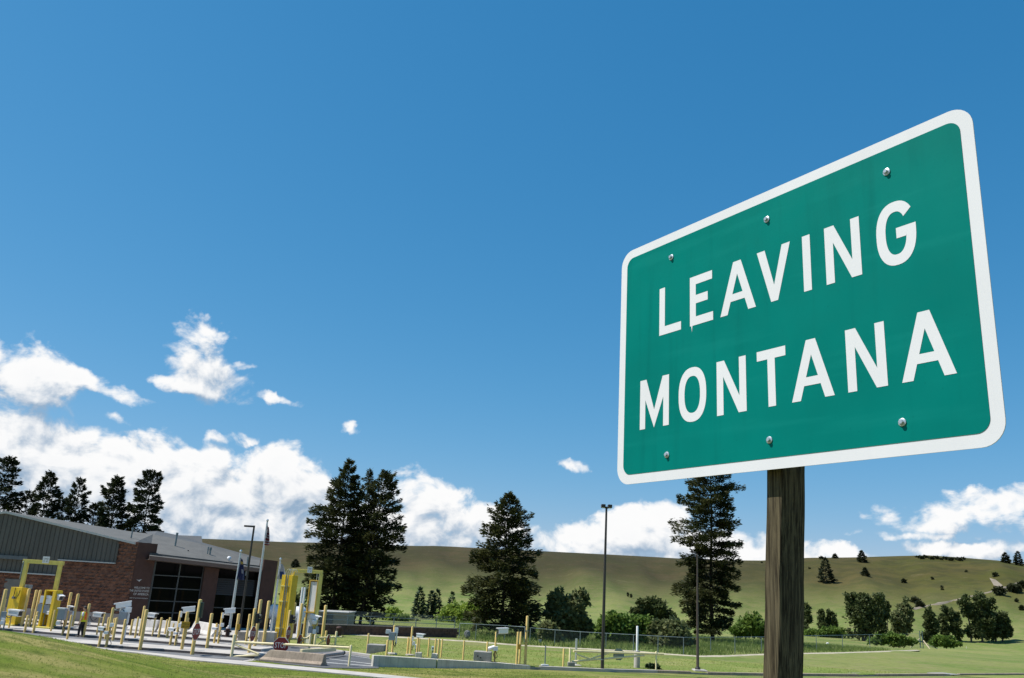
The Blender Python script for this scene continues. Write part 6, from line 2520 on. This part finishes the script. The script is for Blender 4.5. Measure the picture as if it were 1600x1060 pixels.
conifer('fir_tree', 'broad column-like fir right of centre, its top hidden by the sign', 1110, 706, 88, [(1, 4, 4), (.9, 34, 30), (.83, 46, 42), (.79, 56, 54), (.70, 58, 44), (.64, 58, 34), (.58, 82, 46), (.52, 58, 56), (.45, 44, 48), (.37, 52, 42), (.31, 64, 46), (.24, 60, 46), (.18, 62, 38), (.10, 68, 34), (.03, 46, 26)], seed=21, nbr=240, dens=88, group=CGRP, up=.6, tiers=21, thin=.52)
PG = 'dark pines behind the station roof'
conifer('pine_tree', 'leftmost dark pine behind the roof, cut by the picture edge', 14, 716, 98, [(1, 5, 5), (.9, 16, 20), (.8, 24, 26), (.66, 30, 36), (.5, 34, 40), (.3, 30, 34)], m=M_PINE, seed=31, nbr=108, dens=186, t0=.25, group=PG, open_=1, size=1.25, thin=.8, up=.8)
conifer('pine_tree', 'second pine from the left behind the roof, rounded top', 80, 740, 98, [(1, 5, 5), (.9, 14, 14), (.8, 18, 22), (.66, 22, 26), (.5, 26, 26), (.3, 26, 24)], m=M_PINE, seed=32, nbr=99, dens=186, t0=.25, group=PG, open_=1, size=1.25, thin=.8, up=.8)
conifer('pine_tree', 'middle pine behind the roof, narrow with a pointed top', 127, 750, 98, [(1, 3, 3), (.9, 11, 11), (.8, 15, 22), (.66, 22, 24), (.5, 28, 26), (.3, 26, 24)], m=M_PINE, seed=33, nbr=94, dens=180, t0=.25, group=PG, open_=1, size=1.25, thin=.8, up=.7)
conifer('pine_tree', 'fourth pine from the left behind the roof, bushy and leaning right', 187, 748, 97, [(1, 4, 4), (.9, 18, 12), (.8, 24, 16), (.66, 30, 24), (.5, 34, 26), (.3, 26, 24)], m=M_PINE, seed=34, nbr=108, dens=198, t0=.25, group=PG, open_=1, size=1.25, thin=.8, up=.8)
conifer('pine_tree', 'rightmost pine behind the roof, open crown with long lower boughs', 240, 739, 97, [(1, 7, 7), (.92, 18, 16), (.84, 28, 16), (.7, 30, 22), (.58, 30, 28), (.5, 30, 34), (.38, 28, 32), (.3, 24, 24)], m=M_PINE, seed=35, nbr=102, dens=198, t0=.3, group=PG, open_=1, size=1.25, thin=.8, up=.75)
for i, (x, y, sd, lab) in enumerate(((45, 770, 36, 'low bushy pine between the two leftmost pines, just above the roof'), (150, 790, 37, 'low bushy pine between the middle and fourth pines, just above the roof'), (100, 782, 38, 'low pine tip just above the roof, between the second and middle pines'))):
    conifer('pine_tree', lab, x, y, 100, [(1, 6, 6), (.85, 20, 20), (.6, 24, 24), (.3, 20, 20)], m=M_PINE, seed=sd, nbr=59, dens=180, t0=.3, group=PG, open_=1, size=1.25, thin=.8)
SG = 'small blue-green spruces beyond the yard'
for i, (x, y, Y, w, lab) in enumerate(((657, 921, 118, 11, 'largest of the small spruces beyond the yard, right of the fir clump'), (675, 926, 120, 8, 'left of the two touching small spruces beyond the yard'), (684, 924, 120, 8, 'right of the two touching small spruces beyond the yard'), (707, 927, 150, 7, 'small spruce rising above the bright willow bushes'))):
    conifer('spruce_tree', lab, x, y, Y, [(1, 1, 1), (.8, w * .45, w * .45), (.5, w * .8, w * .8), (.2, w, w), (.03, w * .9, w * .9)], m=M_SPRUCE, seed=40 + i, nbr=80, dens=34, size=1.5, group=SG)
HG = 'lone conifers on the hillside'
for i, (x, y0, y1, w, lab) in enumerate(((1291, 873, 911, 14, 'tallest lone conifer on the hill, right of the wooden post'), (1347, 862, 879, 8, 'conifer on the skyline above the big cottonwood'), (1352, 889, 900, 5, 'small conifer on the slope above the big cottonwood'), (1305, 867, 873, 4, 'tiny shrubby tree on the skyline between two conifers'),
                                         (1572, 865, 880, 8, 'left of two conifers on the skyline at the right edge'), (1592, 863, 884, 7, 'right of two conifers on the skyline at the right edge'), (461, 876, 886, 6, 'small dark tree on the hill behind the right gantry'))):
    b_ = g(x, y1)
    conifer('hill_conifer', lab, x, y0, 0, [(1, .5, .5), (.75, w * .5, w * .45), (.5, w * .75, w * .7), (.2, w, w), (.02, w * .8, w)], m=M_PINE, seed=50 + i, nbr=70, dens=40 if w > 6 else 30, size=3.2, base=b_, group=HG, trunk=.03)


def broadleaf(name, label, xb, yb, blobs, m, leaf=.3, n=5200, trunks=(), group=None, seed=0, cat='tree', base=None, bark=M_BARKG, clump=.24, Y=None):
    """crown from picture-sized leaf masses (x, y, rx, ry) around a base on the ground"""
    rng = np.random.default_rng(seed)
    if Y is not None:
        p = atY(xb, yb, Y)
        b = Vector((p.x, Y, float(terrain(p.x, Y))))
    else:
        b = g(xb, yb)
    k = mpp(b)
    root = thing(name, b, label, cat, group)
    if trunks:
        ext = []
        for (x, y, rx, ry) in blobs:
            ext.append((x, y, rx * .78, ry * .80))
            for q in range(5):
                th = rng.uniform(0, 2 * math.pi)
                f_ = rng.uniform(.55, .95)
                ext.append((x + rx * f_ * math.cos(th), y + ry * f_ * math.sin(th), rx * rng.uniform(.26, .46), ry * rng.uniform(.24, .42)))
        blobs_all = ext
    else:
        blobs_all = blobs
    vol = np.array([rx * ry * math.sqrt(rx * ry) for _, _, rx, ry in blobs_all])
    vol = vol / vol.sum()
    out = []
    for (x, y, rx, ry), f in zip(blobs_all, vol):
        rd = .5 * (rx + ry) * k
        c = atY(x, y, b.y + rng.normal(0, .25) * rd) - b
        R3 = np.array([rx * k, rd, ry * k])
        nn = max(40, int(n * 1.15 * f))
        K = max(7, int(nn / 46))
        u = rng.normal(0, 1, (K, 3))
        u /= np.linalg.norm(u, axis=1, keepdims=True)
        cc = u * (rng.uniform(.30, 1.0, (K, 1)) ** .5) * .92
        idx = rng.integers(0, K, nn)
        sz = rng.uniform(.10, clump, K)
        P = (cc[idx] + rng.normal(0, 1, (nn, 3)) * sz[idx][:, None] * np.array([1, 1, .75])) * R3 + np.array(c)
        ax_ = rng.normal(0, 1, (nn, 3))
        nr = rng.normal(0, .8, (nn, 3)) + np.array([0, 0, .8])
        ln = leaf * rng.uniform(.6, 1.4, nn)
        C = cards(P, ax_, nr, ln, ln * rng.uniform(.5, .8, nn))
        C = C[C[:, :, 2].min(1) > -.3]
        out.append(C)
        if trunks:
            pass
    mb = MB()
    tops = []
    for (x0, y0, x1, y1, w) in trunks:
        a_, c_ = atY(x0, y0, b.y), atY(x1, y1, b.y)
        a_ = Vector((a_.x, a_.y, b.z - .2))
        mid = a_ + (c_ - a_) * .5 + Vector((rng.normal(0, .15), rng.normal(0, .3), 0))
        mb.tube([a_, mid, c_], w * k / 2, 7, r1=w * k * .18)
        tops.append((mid, c_))
    for (x, y, rx, ry) in blobs:
        if tops:
            c_ = atY(x, y, b.y)
            m_, t_ = min(tops, key=lambda q: (q[0] - c_).length)
            mb.tube([m_, (m_ + c_) / 2 + Vector((0, rng.normal(0, .3), .1)), c_ + Vector((0, 0, ry * k * .5))], .05 + .012 * rx * k, 5, r1=.015)
    if mb.v:
        build('trunk', mb, bark, root)
    cards_mesh('foliage' if trunks else 'leaves', np.concatenate(out), m, root)
    return root


TG = 'leafy trees beyond the field fence'
BG = 'bushes beyond the field fence'
broadleaf('leafy_tree', 'grey-green bushy tree right of the conical fir', 893, 1000, [(872, 938, 15, 20), (897, 944, 20, 20), (882, 962, 28, 20), (902, 972, 25, 18), (868, 982, 14, 13), (888, 988, 26, 12), (914, 984, 12, 12), (905, 930, 8, 12)], M_OLIVE, .32, 9000, [(893, 1000, 892, 940, 5)], TG, 61, Y=72)
broadleaf('bush', 'grey-green bush at the left foot of the bushy tree', 862, 1002, [(858, 985, 13, 12), (852, 993, 9, 8), (868, 994, 10, 7)], M_OLIVE, .28, 2200, (), BG, 62, 'bush', Y=68)
broadleaf('willow_bush', 'bright yellow-green willow bushes left of the conical fir', 722, 985, [(712, 958, 22, 14), (738, 955, 24, 13), (697, 968, 14, 11), (725, 968, 30, 14), (757, 960, 12, 12)], M_WILLOW, .34, 7000, (), BG, 63, 'bush', Y=100, clump=.26)
broadleaf('willow_bush', 'small bright yellow-green bush at the right foot of the fir clump', 617, 975, [(614, 960, 13, 10), (622, 966, 13, 9), (606, 968, 9, 7)], M_WILLOW, .3, 2600, (), BG, 64, 'bush', Y=92)
broadleaf('bush', 'low green bush between the fir clump and the small spruces', 640, 980, [(636, 972, 12, 8), (648, 975, 10, 6)], M_OLIVE, .3, 1500, (), BG, 65, 'bush', Y=96)
broadleaf('shrub_thicket', 'left part of the green thicket, right behind the dark light pole', 960, 1008, [(942, 985, 12, 20), (962, 978, 18, 20), (958, 996, 20, 12), (975, 985, 16, 18)], M_SHRUB, .3, 6500, (), BG, 66, 'bush', Y=71)
broadleaf('shrub_thicket', 'middle of the green thicket, behind the white post', 995, 1010, [(985, 978, 20, 18), (1005, 984, 20, 18), (990, 998, 24, 12), (1018, 992, 16, 14)], M_SHRUB, .3, 6500, (), BG, 67, 'bush', Y=72)
broadleaf('shrub_thicket', 'right part of the green thicket, at the left foot of the broad fir', 1045, 1012, [(1035, 988, 20, 18), (1055, 990, 20, 20), (1045, 1003, 26, 10), (1072, 1000, 14, 12)], M_OLIVE, .3, 6500, (), BG, 68, 'bush', Y=70)
broadleaf('leafy_tree', 'small spreading tree above the green thicket, left of the broad fir', 1018, 1000, [(1014, 943, 17, 10), (998, 956, 11, 9), (1030, 950, 14, 11), (1042, 962, 16, 13), (1020, 966, 16, 10), (1000, 968, 10, 8)], M_COTTON, .3, 5200, [(1020, 1000, 1016, 950, 3.5), (1020, 1000, 1038, 958, 2.5)], TG, 69, Y=86)
broadleaf('bush', 'yellow-green bush directly left of the wooden post, right of the broad fir', 1175, 1000, [(1165, 980, 18, 14), (1180, 974, 16, 15), (1190, 985, 12, 13), (1150, 988, 10, 9)], M_SHRUB, .34, 5000, (), BG, 70, 'bush', Y=98)
broadleaf('leafy_tree', 'narrow dark tree peeking out right of the wooden post', 1257, 992, [(1260, 950, 7, 12), (1261, 968, 7, 14), (1256, 985, 8, 8)], M_COTTON, .62, 2600, [(1256, 992, 1259, 955, 3)], TG, 71)
broadleaf('leafy_tree', 'pair of small dark trees between the wooden post and the big cottonwood', 1292, 990, [(1283, 963, 8, 11), (1299, 966, 9, 13), (1288, 977, 12, 9), (1302, 979, 9, 9)], M_COTTON, .62, 3400, [(1290, 990, 1285, 962, 2.5), (1293, 990, 1299, 965, 2.5)], TG, 72)
broadleaf('bush', 'low green hedge under the pair of small dark trees', 1292, 996, [(1275, 990, 16, 6), (1298, 988, 14, 8), (1314, 990, 10, 8), (1262, 991, 8, 5)], M_SHRUB, .6, 3000, (), BG, 73, 'bush')
broadleaf('leafy_tree', 'largest dark cottonwood right of the wooden post', 1352, 1002, [(1338, 940, 18, 17), (1356, 944, 22, 20), (1346, 962, 26, 20), (1366, 964, 18, 20), (1350, 982, 24, 16), (1330, 952, 10, 12)], M_COTTON, .68, 9500, [(1349, 1002, 1342, 945, 5), (1352, 1002, 1362, 945, 4)], TG, 74)
broadleaf('leafy_tree', 'dark tree touching the right side of the largest cottonwood', 1377, 1002, [(1374, 943, 7, 16), (1379, 965, 10, 14), (1376, 985, 12, 14)], M_COTTON, .66, 3600, [(1377, 1002, 1375, 945, 3)], TG, 75)
broadleaf('leafy_tree', 'greyish cottonwood second right of the largest one', 1408, 1000, [(1411, 951, 13, 14), (1403, 966, 14, 14), (1418, 970, 11, 14), (1408, 984, 16, 12)], M_OLIVE, .66, 5600, [(1407, 1000, 1410, 950, 4)], TG, 76)
broadleaf('leafy_tree', 'thin dark sapling between the cottonwoods', 1387, 985, [(1386, 945, 5, 5), (1386.5, 955, 3.5, 8)], M_COTTON, .62, 700, [(1387, 985, 1386, 948, 1.5)], TG, 77)
broadleaf('bush', 'light green bush in the grass below the cottonwoods', 1390, 1012, [(1375, 1000, 12, 8), (1395, 998, 16, 9), (1410, 1000, 10, 8), (1392, 1005, 22, 4), (1360, 1003, 11, 5), (1425, 1003, 11, 5), (1384, 995, 8, 5)], M_SHRUB, .40, 4200, (), BG, 78, 'bush', Y=138)
broadleaf('poplar_tree', 'pointed dark poplar right of the braced post', 1453, 1005, [(1450, 957, 6, 10), (1452, 968, 8, 12), (1455, 980, 11, 13), (1453, 994, 12, 9)], M_COTTON, .62, 5000, [(1454, 1005, 1450, 957, 3)], TG, 79)
broadleaf('leafy_tree', 'left leaning tree of the group at the right, with slim slanting trunk', 1500, 1003, [(1474, 970, 7, 12), (1477, 986, 8, 12), (1482, 957, 9, 12), (1492, 972, 11, 16), (1497, 990, 9, 9)], M_COTTON, .64, 5200, [(1503, 1003, 1482, 955, 2.5), (1480, 1003, 1475, 970, 2)], TG, 80)
broadleaf('leafy_tree', 'tall leaning tree in the middle of the group at the right', 1532, 1003, [(1508, 938, 11, 10), (1514, 954, 13, 14), (1532, 940, 14, 15), (1545, 948, 12, 14), (1528, 964, 18, 15), (1524, 985, 18, 13), (1542, 970, 12, 16)], M_COTTON, .68, 8200, [(1518, 1003, 1508, 938, 3), (1535, 1003, 1532, 940, 3.5)], TG, 81)
broadleaf('leafy_tree', 'right dark tree of the group at the right', 1560, 1003, [(1556, 965, 9, 12), (1568, 970, 10, 14), (1562, 985, 15, 14), (1575, 985, 6, 12), (1546, 990, 10, 11)], M_COTTON, .66, 6000, [(1556, 1003, 1556, 960, 3), (1566, 1003, 1568, 965, 2.5)], TG, 82)
broadleaf('bush', 'light green bush left of the leaning trees', 1478, 1013, [(1470, 1001, 10, 8), (1482, 1003, 11, 7), (1477, 1007, 14, 4), (1460, 1006, 9, 4), (1495, 1007, 9, 4), (1487, 997, 5, 4)], M_SHRUB, .38, 3000, (), BG, 83, 'bush', Y=138)
broadleaf('bush', 'dark green undergrowth behind the right gantry', 455, 985, [(452, 935, 12, 14), (462, 950, 16, 16), (446, 962, 14, 14), (476, 930, 8, 10)], M_OLIVE, .34, 4200, (), BG, 84, 'bush', Y=86)
broadleaf('bush', 'small green bush right of the station end tower', 428, 980, [(427, 955, 7, 9), (425, 968, 8, 9)], M_SHRUB, .34, 1500, (), BG, 85, 'bush', Y=92)
broadleaf('shadow_tuft', 'dark green tuft added as a shadow patch on the field right of the white post', 1021, 1045.5, [(1016, 1042, 5, 2.6), (1025, 1043, 6, 2.6)], mat('shadow_tuft_dark', (.02, .045, .012), .8), .14, 900, (), None, 86, 'shadow patch', Y=float(g(1021, 1045.5).y))  # leaf tuft added to paint a dark shadow patch on the grass
HB = 'dark shrubs scattered on the hill'
HS = [(1562, 924, 10, 6, 'dark shrub on the hill below the bare scar'), (1585, 919, 13, 7, 'largest dark shrub on the hill, at the upper dirt road'), (1600, 914, 9, 6, 'dark shrub on the hill at the right edge above the dirt road'), (1430, 938, 8, 4, 'shrub on the hill left of the dirt road, upper one of two'),
      (1437, 945, 7, 4, 'shrub on the hill left of the dirt road, lower one of two'), (1412, 908, 4, 3, 'small round shrub alone on the green slope'), (1555, 899, 4, 3, 'small shrub just above the bare scar'), (1457, 904, 2.5, 2, 'tiny shrub on the upper slope'),
      (1510, 893, 3, 1.5, 'low dark shrub near the top of the right slope'), (1471, 917, 2.5, 2, 'tiny shrub above the middle of the dirt road'), (1473, 921, 3, 1.5, 'flat shrub above the middle of the dirt road'), (1588, 938, 3, 3, 'shrub on the slope below the dirt road at the right'),
      (1597, 951, 4, 3, 'low shrub at the right edge, mid slope'), (981, 929, 1.6, 3.2, 'left upright dark shrub of two on the bare hill behind the light pole'), (986, 931, 1.6, 3, 'right upright dark shrub of two on the bare hill behind the light pole'), (1265, 888, 2, 1.2, 'tiny shrub just right of the wooden post near the ridge'),
      (1283, 872.5, 4, 1.5, 'low shrub on the skyline left of the tallest lone conifer'), (1160, 878, 2.5, 1.5, 'tiny shrub on the ridge left of the wooden post'), (1190, 879, 2, 1.2, 'tiny shrub on the ridge touching the wooden post')]
for i in range(16):
    x = 1432 + i * 4.9
    HS.append((x, 870 + (x - 1432) * .055 + (i % 3) * .7, 2.8 + (i % 4) * .5, 1.3 + (i % 3) * .35, 'one of the low dark scrub bushes along the right skyline'))
for i, (x, y, rx, ry, lab) in enumerate(HS):
    gg = HB if 'scrub' not in lab else 'scrub along the right skyline'
    b_ = g(x, y + ry)
    broadleaf('hill_shrub', lab, x, y + ry, [(x, y, rx * .72, ry * .72)], M_HILLSHRUB, 1.0 if rx > 3 else .5, int(60 + 22 * rx * ry), (), gg, 100 + i, 'shrub', Y=b_.y)


# ------------------------------------------------------------------ grass
def np_proj(P):
    q = (P - np.array(CAM)) @ np.array(ROT)
    return 800 + F * q[:, 0] / -q[:, 2], 530 - F * q[:, 1] / -q[:, 2]


def blades(name, X, Y, Z, hmin, hmax, w, m, rng, clumpn=3):
    n = len(X)
    P = np.stack([X, Y, Z], 1)
    P = np.repeat(P, clumpn, 0)
    P[:, :2] += rng.normal(0, hmax * .5, (len(P), 2))
    n = len(P)
    th = rng.uniform(0, 2 * math.pi, n)
    sd = np.stack([np.cos(th), np.sin(th), np.zeros(n)], 1) * (w * rng.uniform(.6, 1.4, n))[:, None]
    h = rng.uniform(hmin, hmax, n)
    tip = P + np.stack([rng.normal(0, .45, n) * h, rng.normal(0, .45, n) * h, h], 1)
    V = np.stack([P - sd, P + sd, tip], 1).reshape(-1, 3)
    o = np_mesh(name, V, np.arange(n * 3).reshape(n, 3), m)
    o['kind'] = 'stuff'
    o['label'] = 'green grass blades growing on the ground'
    o['category'] = 'grass'
    return o


rng = np.random.default_rng(12)
EDGE = np.array([(-200, 985), (0, 990), (60, 993), (110, 1000), (155, 1013), (215, 1020), (300, 1028.5), (380, 1037.5), (460, 1046), (545, 1054), (656, 1065), (780, 1076), (900, 1090)], float)
n = 80000
r = np.sqrt(rng.uniform(19 ** 2, 42 ** 2, n))
az = rng.uniform(-.62, .60, n)
X, Y = r * np.sin(az), r * np.cos(az)
Z = terrain(X, Y)
px, py = np_proj(np.stack([X, Y, Z], 1))
fy = np.interp(X, _fx, _fy)
road = np.array([in_poly(x_, y_, [(atZ(a_, b_, 0).x, atZ(a_, b_, 0).y) for a_, b_ in ((300, 1000), (400, 1031), (505, 1044.5), (560, 1045.5), (594, 1044.5), (594, 1000))]) if 280 < q < 620 else False for x_, y_, q in zip(X, Y, px)])
edge = np.interp(px, EDGE[:, 0], EDGE[:, 1])
strip_top = np.interp(px, [p[0] for p in STRIP], [p[1] for p in STRIP])
near = py > edge + .6
mid = (py < strip_top - .5) & (px > 392) & (Y < fy - .1) & ~road
keep = (near | (mid & (px > 392))) & (py < 1085)
patch = hash_noise(X * 2.1, Y * 1.7) + hash_noise(X * .7 + 3, Y * .9)
keep &= rng.random(n) < .6 + .12 * patch
blades('lawn_grass', X[keep], Y[keep], Z[keep], .02, .05, .012, M_BLADE, rng, 2)
# field grass, short
n = 70000
X = rng.uniform(-10, 62, n)
Y = rng.uniform(34, 57, n)
fy = np.interp(X, _fx, _fy)
Z = field_z(X, Y)
keep = (Y > fy + .35) & (Z > -1) & (rng.random(n) < .55)
blades('field_grass_blades', X[keep], Y[keep], Z[keep], .03, .07, .016, M_BLADE, rng, 1)
# tall grass round the fence
TR = np.array([(545, 992), (640, 997), (740, 1003), (821, 1009.5), (905, 1014), (992, 1018), (1040, 1022.5), (1092, 1026), (1140, 1025), (1191, 1023), (1258, 1021.5), (1327, 1020), (1420, 1016.5), (1520, 1013), (1700, 1010)], float)
n = 120000
Y = rng.uniform(46, 105, n)
az = rng.uniform(-.06, .62, n)
X = Y * np.tan(az)
Z = np.maximum(terrain(X, Y), np.where(field_z(X, Y) > -1, field_z(X, Y), -99))
px, py = np_proj(np.stack([X, Y, Z], 1))
keep = (py < np.interp(px, TR[:, 0], TR[:, 1]) - .8) & (px > 716) & (px < 1700)
keep &= rng.random(n) < .45 + .4 * hash_noise(X * .5, Y * .35)
blades('tall_grass', X[keep], Y[keep], Z[keep], .12, .42, .022, M_TALLGRASS, rng, 2)
